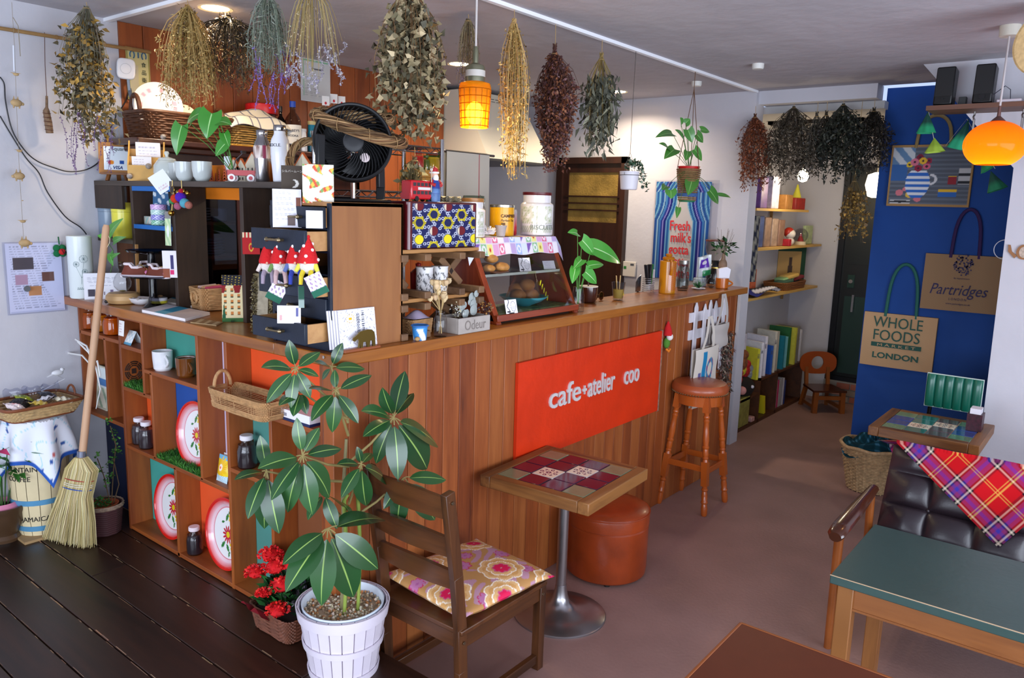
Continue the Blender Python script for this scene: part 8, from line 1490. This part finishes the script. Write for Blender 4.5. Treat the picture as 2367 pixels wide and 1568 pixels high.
bundle('reddish-brown dried bundle in front of the range hood',1282,(125,130,400),105,['#7a4a30','#64382a','#8f5a3c','#5a3a3a','#6f4a4a'],y=.2025,n_st=80,n_lf=4200,ls=.021,lw=.012,st='#4a2c24',midf=1.0,tipf=.55)
bundle('olive-grey bundle of long curled dried leaves',1390,(138,185,345),72,['#6a6a58','#565646','#85836c','#494a3e'],y=.2025,n_st=44,n_lf=620,ls=.06,lw=.018,midf=.85,tipf=.85,st='#8a7444',bend=.5,droop=1.6)
bundle('rust-coloured dried bundle on the edge of the column',1745,(272,280,445),72,['#7a3f26','#8f5030','#643220'],x=3.80,n_st=60,n_lf=2200,ls=.028,lw=.01,st='#5a3020',z_hook=P(1752,245,x=3.80).z,midf=1.0,tipf=.7)
ZL=2.49;XL=3.88
bundle('wide grey-brown dried bundle under the corridor lintel',1835,(250,275,425),120,['#4a4034','#3a332a','#5f5444'],x=XL,n_st=90,n_lf=3200,ls=.03,lw=.01,midf=.9,st='#3f362a',z_hook=ZL)
bundle('slim grey dried bundle, second under the corridor lintel',1888,(270,290,400),52,['#4f4a42','#3a362f'],x=XL,n_st=40,n_lf=800,ls=.026,lw=.01,st='#4a443a',z_hook=ZL);bundle('small dark dried bundle, third under the corridor lintel',1910,(268,275,380),50,['#2f2a22','#40382c'],x=XL,n_st=36,n_lf=800,ls=.026,lw=.01,st='#332c22',z_hook=ZL)
bundle('dark green dried bundle under the corridor lintel',1950,(240,270,425),95,['#22261e','#2f332a','#181b16','#3a3c30'],x=XL,n_st=70,n_lf=2200,ls=.032,lw=.016,midf=.85,st='#2a2a22',z_hook=ZL);bundle('dark brown dried bundle next to the blue wall',2020,(258,265,395),66,['#241f1a','#302a22','#1a1714'],x=XL+.04,n_st=50,n_lf=1600,ls=.03,lw=.011,midf=.9,st='#2a241c',z_hook=ZL)
bundle('ochre seed-pod dried bundle hanging low before the green door',1975,(420,445,560),70,['#8a6a34','#6a4f28','#a8843f'],x=XL+.06,n_st=34,n_lf=420,ls=.024,lw=.02,st='#5a4a2c',z_hook=ZL)
bundle('dried leaf sprig hanging at the right side of the fan',958,(372,378,452),60,['#8a7f58','#6f6844','#a0946a'],y=.29,n_st=20,n_lf=120,ls=.03,lw=.024,st='#6a5a3a',z_hook=P(955,340,y=.29).z)
# ------------------------------------------------------------------ blue wall: bags, garland, shelf
XB=4.145
def wallbag(lab,pxs,cf,bc,hc,htop,hw,nu=60,nv=60):
    a,b=P(pxs[0],pxs[1],x=XB),P(pxs[2],pxs[3],x=XB);yc,w,h=(a.y+b.y)/2,abs(a.y-b.y),abs(a.z-b.z);t=thing('shopping_bag',lab,'bag',(XB,yc,min(a.z,b.z)),0,'jute bags on the blue wall')
    part(t,'front',MB().grid(lambda u,v:(-.03-.004*math.sin(5*u+3*v),(.5-u)*w,v*h),nu,nv,cf),M_vc);part(t,'gusset',MB().box(-.022,-.002,-w/2,w/2,0,h),mat(bc,.8));zt=P((pxs[0]+pxs[2])/2,htop,x=XB).z-t.location.z
    part(t,'handle',MB().tube([(-.022,hw*w*math.cos(PI*k/14)*(1 if k not in(0,14)else 1.05),h-.02+(zt-h+.02)*math.sin(PI*k/14)**.6)for k in range(15)],.011,8),mat(hc,.7));return t,w,h
jt=lambda c:(lambda u,v:tuple(x_*(.92+.08*math.sin(160*u)*math.sin(170*v))for x_ in lin(c)))
def inkl(t,tx,sz,y0,z0,c,fw=None,**k):lettering(t,tx,sz,mat(c,.7),(-.0355,y0,z0),(0,-1,0),(0,0,1),extrude=.0005,fitw=fw,**k)
t,w,h=wallbag('natural jute bag with green lettering ending LONDON',(2002,719,2155,862),jt('#b3906a'),'#a8845c','#1a5a50',610,.2)
inkl(t,'WHOLE',.105,.165,.275,'#16463c',.31);inkl(t,'FOODS',.105,.155,.185,'#16463c',.29);part(t,'banner',MB().box(-.0352,-.0345,-.15,.165,.138,.168),mat('#16463c',.7));inkl(t,'MARKET',.026,.125,.143,'#b3906a',.24,space=1.5);inkl(t,'LONDON',.055,.15,.06,'#1a4a40',.29,bold=.0015)
t,w,h=wallbag('natural jute bag with a purple crest and script lettering',(2143,585,2308,728),jt('#8f7050'),'#241038','#2a1048',484,.17)
inkl(t,'Partridges',.10,.175,.105,'#241c48',.33,shear=.3);inkl(t,'LONDON',.022,.06,.07,'#241c48',.1,space=1.4);inkl(t,'www.partridges.co.uk',.016,.075,.042,'#241c48',.14);cm=MB()
for k in range(90):a,r=rnd.uniform(0,2*PI),math.sqrt(rnd.random());cm.box(-.0355,-.0345,.04+.055*r*math.cos(a)-.62*.0-.04-.004,.04+.055*r*math.cos(a)-.04+.004,.30+.07*r*math.sin(a)-.004,.30+.07*r*math.sin(a)+.004)
co=part(t,'crest',cm,mat('#2a2350',.7));co['kind']='stuff';inkl(t,'By Appointment',.012,.045,.21,'#241c48',.09)
def vase_art(u,v):
    if abs(u-.5)>.475 or abs(v-.5)>.46:return lin('#9a7648')
    x,y=(u-.35),(v-.35)
    for cx,cy,r,c in((.30,.72,.06,'#c86a80'),(.40,.74,.055,'#d8a82a'),(.35,.62,.055,'#8a1a3a'),(.45,.65,.05,'#c85a74'),(.24,.68,.045,'#d8b42a'),(.36,.80,.05,'#7a1a34'),(.47,.74,.045,'#8f1f3c')):
        d=math.hypot((u-cx)*1.15,v-cy)
        if d<r:return lin('#3a2030')if d<.018 else lin(c)
    hw=.15*math.sin(PI*min(1,max(0,(v-.12)/.52)))**.45
    if.14<v<.58 and abs(u-.36)<hw:return lin('#2a62b4')if int(v*22)%2 else lin('#d2d4d8')
    if abs(math.hypot((u-.52)*1.2,v-.44)-.07)<.018 and u>.5:return lin('#c9c9cc')
    for cx,cy,r,c in((.15,.22,.05,'#c8707a'),(.28,.19,.05,'#d8b040'),(.38,.12,.045,'#c8707a'),(.22,.28,.035,'#c8707a')):
        if math.hypot(u-cx,v-cy)<r:return lin(c)
    if.62<u<.84 and.16<v<.28:return lin('#d8ac2a')if v>.24 else lin('#2a5fa8')
    if.72<u<.82 and.36<v<.5:return lin('#8a2430')if v<.48 else lin('#d8ac2a')
    if.04<u<.3 and.04<v<.11:return lin('#23252c')if abs((v-.075)*2)<.03*(1-abs(u-.17)*6)+.012 else lin('#b8b8b8')
    if u<.3 and v>.68:return lin('#b9bcc0')if(u+v*.7)%.2<.1 else lin('#5a7a9c')
    if u<.22 and.42<v<.68:return lin('#2f5a94')
    if u>.84 and.36<v<.62:return lin('#23252c')if int(v*24)%3==0 else lin('#b0b0b2')
    return lin('#4f5560')if math.sin(90*v)>-.3 else lin('#5f6672')
wallbag('grey art tote with a striped vase and flowers printed on it',(2066,337,2240,480),vase_art,'#8f6c40','#8a7448',268,.2,110,90)
ga=thing('pennant_garland','garland of green paper cone pennants strung before the blue wall','garland',tuple(P(2150,255,x=3.5)))
lo=lambda a,b:P(a,b,x=3.5)-ga.location
part(ga,'string',MB().tube([lo(2145,250),lo(2160,330),lo(2185,338),lo(2235,275),lo(2300,390)],.0015,4),mat('#c8c8b8',.7))
for(tx,ty),(bx,by),w,c,ci in(((2145,258),(2140,308),.05,'#1f4a40','#2a9a6a'),((2160,318),(2160,352),.052,'#8fae3a','#a8c84a'),((2240,275),(2212,345),.055,'#1c4a40','#2a9a70'),((2290,395),(2305,440),.05,'#1a3f34','#1f6a4a'),((2270,370),(2285,392),.04,'#1f6a48','#2a8a5a')):
    a,b=lo(tx,ty),lo(bx,by);ax=(b-a).normalized();p_,q_,_=frame(ax);part(ga,'pennant',MB().grid(lambda u,v:a+(b-a)*v+(p_*math.cos(2*PI*u)+q_*math.sin(2*PI*u))*w*v*(1+.08*math.cos(10*PI*u)),30,4,lambda u,v:lin(ci)if v>.7 else lin(c)),M_vc)
ws=thing('wall_shelf','brown wall shelf with curtain hooks on the white pier','shelf',(3.235,-1.05,P(2145,250,x=3.12).z));part(ws,'board',MB().box(-.115,.115,-1.0,.01,-.012,.012),wood('#4a2a18','#6b4028','y',.5))
for y_ in(-.2,-.42,-.65):part(ws,'hook',MB().tube([(.03,y_,-.012),(.03,y_,-.03),(.02,y_+.003,-.04),(.03,y_,-.055)],.005,6).tube([(.03,y_,-.05),(.03,y_,-.12)],.006,6),mat('#8f8a88',.3,.8))
zsh=ws.location.z+.012
for px,lab in((2182,'left black loudspeaker on the wall shelf'),(2272,'right black loudspeaker with a visible dial on the wall shelf')):
    t=thing('loudspeaker',lab,'speaker',(3.2,P(px,235,x=3.2).y,zsh),-1.15,'loudspeakers',rot=(0,.1,0));H_=.2;part(t,'cabinet',MB().box(-.05,.05,-.045,.045,0,H_),mat('#0c0c0e',.4),bevel=.008);part(t,'grille',MB().box(-.052,-.049,-.04,.04,.045,H_-.008),mat('#141416',.7));part(t,'volume_dial',MB().tube([(-.05,0,.032),(-.058,0,.032)],.014 if px>2200 else.006,16),mat('#1a1a1c',.3))
single('power_adapter','black power adapter and cable between the loudspeakers','adapter',MB().box(-.02,.02,-.018,.018,0,.05).tube([(0,.03,.004),(.02,.01,.02),(0,-.03,.004)],.006,6),mat('#101012',.4),(3.24,P(2225,240,x=3.24).y,zsh),bevel=.003);rt2=thing('router','flat white router with a cable on the wall shelf','router',(3.2,P(2335,235,x=3.2).y,zsh));part(rt2,'housing',MB().box(-.05,.05,-.055,.055,0,.018),mat('#d8ccd4',.4),bevel=.005);part(rt2,'cable',MB().tube([(0,0,.018),(0,.005,.07),(0,.03,.09),(0,.09,.04)],.002,5),mat('#2a2a3a',.5))
pq=thing('teapot_plaque','wooden teapot-shaped wall plaque on the pier','plaque',(3.35,P(2362,583,x=3.345).y,P(2362,583,x=3.345).z));part(pq,'outline',MB().prism([(-.012,.035*math.cos(a)-.01,.04*math.sin(a))for a in[2*PI*k/20 for k in range(20)]],(.012,0,0)).prism([(-.012,.02,-.02),(-.012,.045,.0),(-.012,.055,.035),(-.012,.065,.036),(-.012,.062,.0),(-.012,.03,-.035)],(.012,0,0)),mat('#8f5f36',.6));part(pq,'inset',MB().prism([(-.014,.024*math.cos(a)-.012,.03*math.sin(a))for a in[2*PI*k/20 for k in range(20)]],(.002,0,0)),mat('#b8a494',.6,noise=.3,scale=90))
single('white_hoop','thin white wire hoop beside the pier','hoop',MB().tube([(0,.05*math.cos(2*PI*k/36),.052*math.sin(2*PI*k/36))for k in range(36)],.0022,6,closed=True),mat('#b8bcc8',.5),tuple(P(2322,577,x=3.42)))
single('straw_hat','straw hat hung at the right edge below the ceiling','hat',MB().lathe([(.0,.07),(.05,.065),(.07,.0),(.13,-.01),(.135,-.005),(.075,.006)],n=36),mat('#a8895c',.8,noise=.2,scale=60),tuple(P(2425,95,x=2.2)),rot=(0,1.2,.6))
# green vinyl chair, napkin box, wicker basket with blanket
gc=thing('vinyl_chair','green vinyl chair with a ribbed backrest behind the tile table','chair',(3.28,-1.31,0));M_gv=mat('#0d5a48',.3,coat=.2)
part(gc,'backrest',MB().grid(lambda u,v:(.05-.012*abs(math.sin(PI*u*6))**.4-.014*math.sin(PI*v)**.5,.14-.28*u,.67+.19*v),60,10).box(.05,.075,-.14,.14,.67,.86),M_gv);part(gc,'piping',MB().tube([(.052,.14,.67),(.052,.14,.86),(.052,-.14,.86),(.052,-.14,.67)],.006,6,closed=True),mat('#b8c8c0',.4));part(gc,'seat',MB().box(-.3,.05,-.17,.17,.38,.43),M_gv,bevel=.01)
for s in(-1,1):part(gc,'tube_frame',MB().tube([(.06,s*.11,.7),(.05,s*.12,.38),(.06,s*.15,0)],.011,8).tube([(.05,s*.12,.38),(-.25,s*.13,.37),(-.28,s*.15,0)],.011,8),mat('#141416',.3,.6))
nb=thing('napkin_box','dark maroon napkin holder with white napkins on the blue tile table','napkin holder',(3.02,-1.47,.65));part(nb,'holder',MB().box(-.045,.045,-.035,.035,0,.09),mat('#3a1220',.4,noise=.5,scale=70));part(nb,'napkins',MB().box(-.038,.038,-.025,.025,.02,.118),mat('#dcd8e0',.8))
wk=thing('wicker_basket','pale round wicker basket on the floor by the blue wall','basket',(3.60,-.86,0));M_wkl=mat('#a88a64',.6,noise=.3,scale=50);fw=lambda z:.125+.062*z/.3;part(wk,'woven_wall',woven(MB(),round_path((0,0,0),fw),.005,.29,26,.0058,.0035,44),M_wkl);sk=MB()
for k in range(22):a=2*PI*k/22;sk.tube([(fw(0)*math.cos(a),fw(0)*math.sin(a),0),(fw(.3)*math.cos(a),fw(.3)*math.sin(a),.3)],.005,5)
part(wk,'stakes',sk,M_wkl);part(wk,'rim',MB().tube([(.19*math.cos(2*PI*k/50),.19*math.sin(2*PI*k/50),.295+.004*math.sin(14*PI*k/50))for k in range(50)],.011,8,closed=True),M_wkl);part(wk,'bottom',MB().lathe([(.12,.004),(0,.004)],n=24),M_wkl)
def plaid(u,v):k=((u*9)%1<.25)+((v*9)%1<.25);return lin(['#0c2a34','#123a48','#3a6a84'][k])
single('tartan_blanket','dark green tartan blanket stuffed in the wicker basket','blanket',MB().grid(lambda u,v:((.185*v)*math.cos(2*PI*u),(.185*v)*math.sin(2*PI*u),.26+.10*(1-v**2)+.025*math.sin(3*2*PI*u+4*v)*v+.02*math.sin(11*v+14*u)),90,30,plaid),vcm(.95,.1),wk.location)
# ------------------------------------------------------------------ corridor
bc=thing('low_bookcase','low brown bookcase along the corridor wall','bookcase',(4.17,.28,0));zk=P(1800,858,y=.28).z;M_bc=wood('#3a1f10','#5a3218','x',.5);part(bc,'top',MB().box(.45,1.52,0,.26,zk-.02,zk),M_bc);part(bc,'base',MB().box(0,1.52,0,.26,0,.03),M_bc);part(bc,'back',MB().box(0,1.52,.24,.26,0,zk),M_bc)
for x_ in(0,.45,.85,1.5):part(bc,'upright',MB().box(x_,x_+.02,0,.24,0,zk if x_ else zk-.12),M_bc)
part(bc,'shelf',MB().box(.02,.45,0,.24,zk-.14,zk-.12),M_bc)
bcol=['#d8d23a','#e4e2ea','#dcd8e0','#2a5ab0','#cfc9b8','#b8b0a0','#1f7a8a','#7ac0c4','#2f6a3a','#d0cc4a','#8a8478','#e2e0e6'];bnm=['yellow','thin white','white picture-book','blue','cream','beige','teal','pale aqua','green','lime-edged','grey','plain white']
xx=.36
for k in range(12):
    hh=[.26,.3,.34,.25,.36,.35,.3,.28,.35,.34,.34,.3][k];th_=.025 if k not in(2,)else.03;mb=MB().box(0,th_,0,.2,0,hh);o=single('book','%s book in the upright row on the low bookcase'%bnm[k],'book',mb,mat(bcol[k],.5,noise=.08,scale=30),(4.17+xx+.1*k,.285+.01*(k%3),zk),group='books on the bookcase',rz=-.35 if k<5 else-.1);
    if k<5:lettering(o,('\u3042\u304a','abc','\u305b\u3093\u305d\u3046','ABC','\u3048\u307b\u3093')[k],.05,mat('#3a1a4a' if k==2 else '#5a5a66',.7),(.0,-.001,hh*.7),(1,0,0),(0,0,1),extrude=.0004,fitw=.02)
for k in range(7):single('book','%s book in the lower bookcase compartment'%('yellow slanted','white','pink-spined','pale grey','silver','white-edged','navy')[k],'book',MB().box(0,.028,0,.2,0,[.16,.26,.25,.25,.26,.25,.22][k]),mat(['#d8c81e','#d8d6de','#c83a6a','#b0aca8','#a8a4a4','#d0ccd4','#2a3a7a'][k],.5),(4.17+(.66 if k==0 else.86+.045*k),.3,.032),group='books in the lower compartment',rot=(0,-.2 if k==0 else 0,0))
def wshelf(lab,z,x0,x1):t=thing('corridor_shelf',lab,'shelf',(x0,.28,z),0,'corridor wall shelves');part(t,'board',MB().box(0,x1-x0,0,.27,-.02,0),wood('#a8803c','#c8a058','x',.5));part(t,'bracket',MB().bar((x1-x0-.25,.24,-.02),(x1-x0-.25,.24,-.13),.02,.02),mat('#8f6a3a',.5))
wshelf('top light wooden shelf in the corridor',1.78,4.24,5.45);wshelf('middle light wooden shelf in the corridor',1.47,4.3,5.9);wshelf('lowest light wooden shelf in the corridor',1.08,4.2,5.9)
def cbox(name,lab,cat,x,z,w,d,h,c,y=.36,**k):return single(name,lab,cat,MB().box(-w/2,w/2,-d/2,d/2,0,h),mat(c,.5,noise=.25,scale=25),(x,y,z),bevel=.006,**k)
cbox('gift_bag','purple gift bag on the top corridor shelf','bag',4.45,1.78,.14,.1,.24,'#5a3a78');cbox('gift_bag','silvery gift bag on the top corridor shelf','bag',4.7,1.78,.16,.1,.26,'#a8a0b0');cbox('straw_box','tan box on the top corridor shelf','box',5.0,1.78,.16,.12,.12,'#9a6a34');cbox('red_basket','red box of trinkets on the top corridor shelf','box',5.25,1.78,.24,.14,.1,'#8a1f18');single('paper_cone','yellow paper cone beside the red box','cone',MB().lathe([(.07,0),(.005,.22)],n=18),mat('#c8c23a',.6),(5.4,.38,1.78))
for k,(x,c)in enumerate(((4.5,'#3a4a7a'),(4.66,'#8a7060'),(4.82,'#a08878'),(4.98,'#8a6a5a'))):cbox('patterned_packet',('navy striped','figured brown','figured pale','figured tan')[k]+' standing packet on the middle shelf','packet',x,1.47,.13,.05,.25-.01*k,c,group='standing packets')
dl=thing('round_doll','small red and white round doll on the middle shelf','doll',(5.2,.34,1.47));part(dl,'body',MB().ball((0,0,.035),(.045,.04,.036),14,9),mat('#c8c0b8',.4));part(dl,'head',MB().ball((0,0,.1),(.05,.045,.042),14,9),mat('#d8d0c8',.4));part(dl,'hood',MB().ball((0,.012,.112),(.055,.045,.045),14,9),mat('#a82a1c',.4))
sgb=thing('snow_globe','glass snow globe with red figures on the middle shelf','snow globe',(5.48,.34,1.47));part(sgb,'base',MB().lathe([(.05,0),(.045,.03),(0,.03)],n=20),mat('#c8b89a',.5));part(sgb,'globe',MB().ball((0,0,.085),.065,18,12),glass((235,235,240),tint=.9));part(sgb,'figure',MB().lathe([(.03,.03),(.0,.11)],n=10),mat('#b02a34',.5));cbox('green_print','pale green printed card on the middle shelf','card',5.72,1.47,.2,.03,.17,'#a8b88a');cbox('red_ball','red cloth ball on the middle shelf','ball',5.05,1.47,.06,.06,.06,'#a81c28',.31)
for k,c in enumerate(('#d0a01c','#b85a3a')):cbox('picture_booklet',('yellow','orange-red')[k]+' booklet leaning on the lowest shelf','booklet',4.5+.17*k,1.08,.14,.04,.2,c,.45,group='booklets')
single('folded_scarf','royal blue patterned scarf draped on the lowest shelf','scarf',MB().grid(lambda u,v:(.6*u,.2*v-.1*v*u,.03*math.sin(5*u+3*v)**2-.03*(1-v)*math.sin(7*u)),40,12,lambda u,v:lin('#14207a')if u<.4 else(lin('#d0ccd4')if math.sin(19*u+11*v)>0 else lin('#23242c'))),M_vc,(4.3,.27,1.10));tb3=thing('fabric_basket','brown wicker tray of folded fabrics on the lowest shelf','basket',(5.35,.40,1.08));pth=rect_path(.5,.2,0,.1,.07);part(tb3,'woven_wall',woven(MB(),pth,.0,.07,6,.007,.003,50),mat('#7a4a24',.6))
for k,c in enumerate(('#3a5a4a','#8ab07a','#c8a45a','#2a2a3a','#7a2a34')):single('folded_fabric',('dark green','pale green','mustard','navy','wine red')[k]+' folded fabric in the corridor tray','fabric',MB().bar((-.08,0,0),(.1,-.03,.02),.1,.035),mat(c,.9),(5.2+.07*k,.38+.02*(k%2),1.14+.022*(k%3)),group='folded fabrics',bevel=.012)
pf=thing('photo_frame','green framed picture of a standing figure on the lowest shelf','picture',(5.62,.47,1.09),-.75);part(pf,'frame',MB().box(-.16,.16,0,.02,0,.36),mat('#12402c',.5));part(pf,'print',MB().grid(lambda u,v:(-.115+.23*u,-.002,.05+.26*v),30,40,lambda u,v:lin('#4a3a34')if abs(u-.55)<.09*(1.2-v)+.02 and.12<v<.8 else lin('#b8945c')),M_vc);cbox('calendar','white printed calendar sheet behind the green frame','poster',5.85,1.06,.1,.01,.32,'#b8b4bc',.5);cbox('white_carton','white carton with a small red mark beside the column','box',4.36,zk+.22,.2,.16,.17,'#c4c0cc',.44);single('carton_bracket','small plank ledge under the white carton','ledge',MB().box(-.12,.12,-.1,.1,-.02,0),M_bc,(4.36,.445,zk+.22))
pu=thing('brown_plush','big dark brown plush toy with a white eye in the bookcase','plush toy',(4.42,.36,zk-.12));part(pu,'body',MB().ball((0,0,.07),(.14,.1,.09),18,12),mat('#1d1310',.95,bump=.5,bscale=80));part(pu,'eye',MB().ball((-.02,-.1,.09),.014,10,7),mat('#dcd8e0',.3));part(pu,'snout',MB().ball((-.13,-.06,.07),.035,12,8),mat('#c88a84',.8))
for k,(x,z,c,r)in enumerate(((4.3,.15,'#b02430',.06),(4.38,.22,'#c8b82a',.055),(4.45,.2,'#a81c1c',.06),(4.36,.28,'#7a4420',.07),(4.55,.16,'#8a8a8a',.05),(4.3,.24,'#d8a8b0',.045))):single('rag_doll',('striped red','yellow','bright red','brown hooded','grey','pink')[k]+' soft doll heaped above the brown plush','doll',MB().ball((0,0,0),(r,r*.8,r),12,8).ball((.0,-r*.3,r*1.0),r*.6,10,7),mat(c,.9,noise=.5,scale=40),(x,.36,zk-.12+z),group='soft dolls');
cbox('paper_bag','olive paper bag with a bow on the bookcase base','bag',4.33,.032,.2,.14,.24,'#8a8440',.35);cbox('pink_block','small pink block at the bookcase edge','block',4.52,.032,.07,.05,.04,'#c89a94',.3);single('dark_apron','dark striped apron hanging on the corridor side of the column','apron',MB().grid(lambda u,v:(.2*u,-.02*math.sin(9*u),-.5*v),16,20,lambda u,v:lin('#14182c')if math.sin(30*u+20*v)>-.3 else lin('#8a8474')),M_vc,(4.02,.25,1.72))
kc2=thing('child_chair','small child chair with an oval plywood back with a round hole','chair',(5.49,.02,0),-.859);M_kc=mat('#8a4a1c',.35,noise=.2,coat=.3);ov=MB();N_=40
ro=[(.17*math.copysign(abs(math.cos(a))**.75,math.cos(a)),.105*math.copysign(abs(math.sin(a))**.75,math.sin(a)))for a in[2*PI*k/N_ for k in range(N_)]];ri_=[(.057*math.cos(2*PI*k/N_),.06*math.sin(2*PI*k/N_))for k in range(N_)]
vs_=[(x,.15+s*.006+.02*(1-(x/.17)**2),.40+z)for s in(-1,1)for x,z in ro+ri_];q=2*N_;fs_=[]
for k in range(N_):j=(k+1)%N_;fs_+=[(k,j,N_+j,N_+k),(q+j,q+k,q+N_+k,q+N_+j),(j,k,q+k,q+j),(N_+k,N_+j,q+N_+j,q+N_+k)]
part(kc2,'backrest',MB().add(vs_,fs_),mat('#a0481a',.3,coat=.4));part(kc2,'seat',MB().prism([(-.15,-.15,.19),(.15,-.15,.19),(.13,.13,.19),(-.13,.13,.19)],(0,0,.018)),mat('#4a2212',.3,coat=.3))
for s in(-1,1):part(kc2,'front_leg',MB().bar((s*.125,-.135,0),(s*.12,-.13,.19),.04,.04),M_kc);part(kc2,'rear_leg',MB().bar((s*.12,.17,0),(s*.1,.13,.19),.032,.03).bar((s*.1,.13,.19),(s*.1,.165,.36),.03,.026),M_kc);part(kc2,'side_rail',MB().bar((s*.12,-.13,.05),(s*.115,.15,.05),.018,.03),M_kc)
part(kc2,'front_rail',MB().bar((-.12,-.135,.14),(.12,-.135,.14),.02,.035),M_kc)
def clamp(name,lab,p,c,e,pw,prof):t=thing(name,lab,'lamp',p);part(t,'shade',MB().lathe(prof,n=28),mat(c,.5,emis=e));part(t,'stem',MB().cyl((0,0,prof[-1][1]),(0,0,2.45-p[2]),.006,n=8),mat('#8a8478',.5));l=bpy.data.lights.new('corridor_glow','POINT');l.energy=pw;l.color=(1,.82,.55);l.shadow_soft_size=.06;o=bpy.data.objects.new('corridor_glow',l);COL.objects.link(o);o.parent=t;o.location=(0,0,prof[0][1]-.05)
clamp('corridor_lamp','white glass shade lamp glowing beyond the blue wall',tuple(P(2026,428,x=5.2)),'#ffedcf',5.0,4,[(.03,-.1),(.06,-.09),(.085,.0),(.07,.08),(.02,.1)]);clamp('corridor_lamp','bare bulb lamp lighting the corridor shelves',tuple(P(1856,408,y=.1)),'#fff0c8',14.0,7,[(.0,-.045),(.03,-.035),(.045,0),(.03,.035),(.012,.06)])
# ------------------------------------------------------------------ picket rack with tote bags, counter end
pk_=thing('picket_fence_rack','white picket fence hook rack on the end of the counter front','rack',(3.1,.03,0));M_pw=mat('#d6d2d8',.6)
for px,top in((1612,697),(1632,702),(1645,692),(1657,695),(1676,686)):
    a=P(px,top,y=.02);zt=a.z;x=a.x-3.1;part(pk_,'picket',MB().prism([(x-.021,-.012,.72),(x+.021,-.012,.72),(x+.021,-.012,zt-.04),(x,-.012,zt),(x-.021,-.012,zt-.04)],(0,.01,0)),M_pw,bevel=.002)
for py in(735,775):z=P(1603,py,y=.02).z;part(pk_,'rail',MB().box(P(1598,740,y=.02).x-3.1,P(1682,740,y=.02).x-3.1,-.002,.006,z-.03,z+.03),M_pw)
def tote(lab,px,py0,py1,w,c,x_off,cf=None,y=-.03):
    a,b=P(px,py0,y=y),P(px,py1,y=y);h=a.z-b.z;t=thing('tote_bag',lab,'bag',(a.x,y,b.z),0,'tote bags on the picket rack');part(t,'front',MB().grid(lambda u,v:((u-.5)*w,-.02-.012*math.sin(PI*u)-.004*math.sin(9*v),v*h),60,60,cf or(lambda u,v:lin(c))).grid(lambda u,v:((.5-u)*w,.0,v*h),4,4,lambda u,v:lin(c)),M_vc)
    for s in(-1,1):part(t,'strap',MB().grid(lambda u,v:(s*(.075-.06*v)+(u-.5)*.035,-.024-.01*math.sin(PI*v),h-.01+.2*v),3,10),mat(c,.85))
    return t
def jo(u,v):
    if.28<u<.42 and.35+(u-.3)<v<.95:return lin('#1a7aa8')
    r=math.hypot((u-.6)/.16,(v-.62)/.2)
    if.6<r<1:return lin('#7a4a7a')if math.sin(40*u+31*v)>0 else lin('#3f86a8')
    if.16<u<.3 and.4<v<.6 and abs(u-.2-.1*(.6-v))<.05:return lin('#5a5a8a')
    return lin('#cfc6ba')
tote('cream tote bag with a colourful appliqued letter on the picket rack',1628,802,930,.32,'#cfc6ba',0,jo,-.05);tote('plain folded cream tote bag behind on the picket rack',1660,748,800,.24,'#b8b0aa',0,None,-.02);dg_=MB();n=700;c=np.stack([rng.uniform(-.07,.07,n),rng.uniform(-.02,.02,n),rng.uniform(-.42,0,n)],1);blades(dg_,c,unit(n)+np.array([0,0,-1]),unit(n),.035,.01,jcols(['#5a5048','#3a3630','#8a7a68','#6a4a44'],n));single('rag_garland','mottled brown rag garland hanging at the end of the picket rack','garland',dg_,M_leafm,tuple(P(1683,765,y=.0)))
gn=thing('felt_gnome','tiny felt gnome with red hat hanging on the counter front','doll',tuple(P(1543,775,y=.02)),-.5);part(gn,'hat',MB().lathe([(.03,0),(.02,.04),(.004,.08)],n=14),mat('#b81418',.9));part(gn,'beard',MB().ball((.008,-.012,-.008),(.02,.018,.022),12,8),mat('#d8d0cc',.9));part(gn,'body',MB().ball((-.004,0,-.045),(.022,.02,.032),12,8),mat('#4a7a24',.9));part(gn,'feet',MB().tube([(-.012,-.012,-.078),(.0,-.022,-.092),(.014,-.012,-.08)],.007,6),mat('#d8781c',.9));part(gn,'thread',MB().tube([(0,0,.08),(0,.012,.12)],.001,4),mat('#8a1a1a',.8))
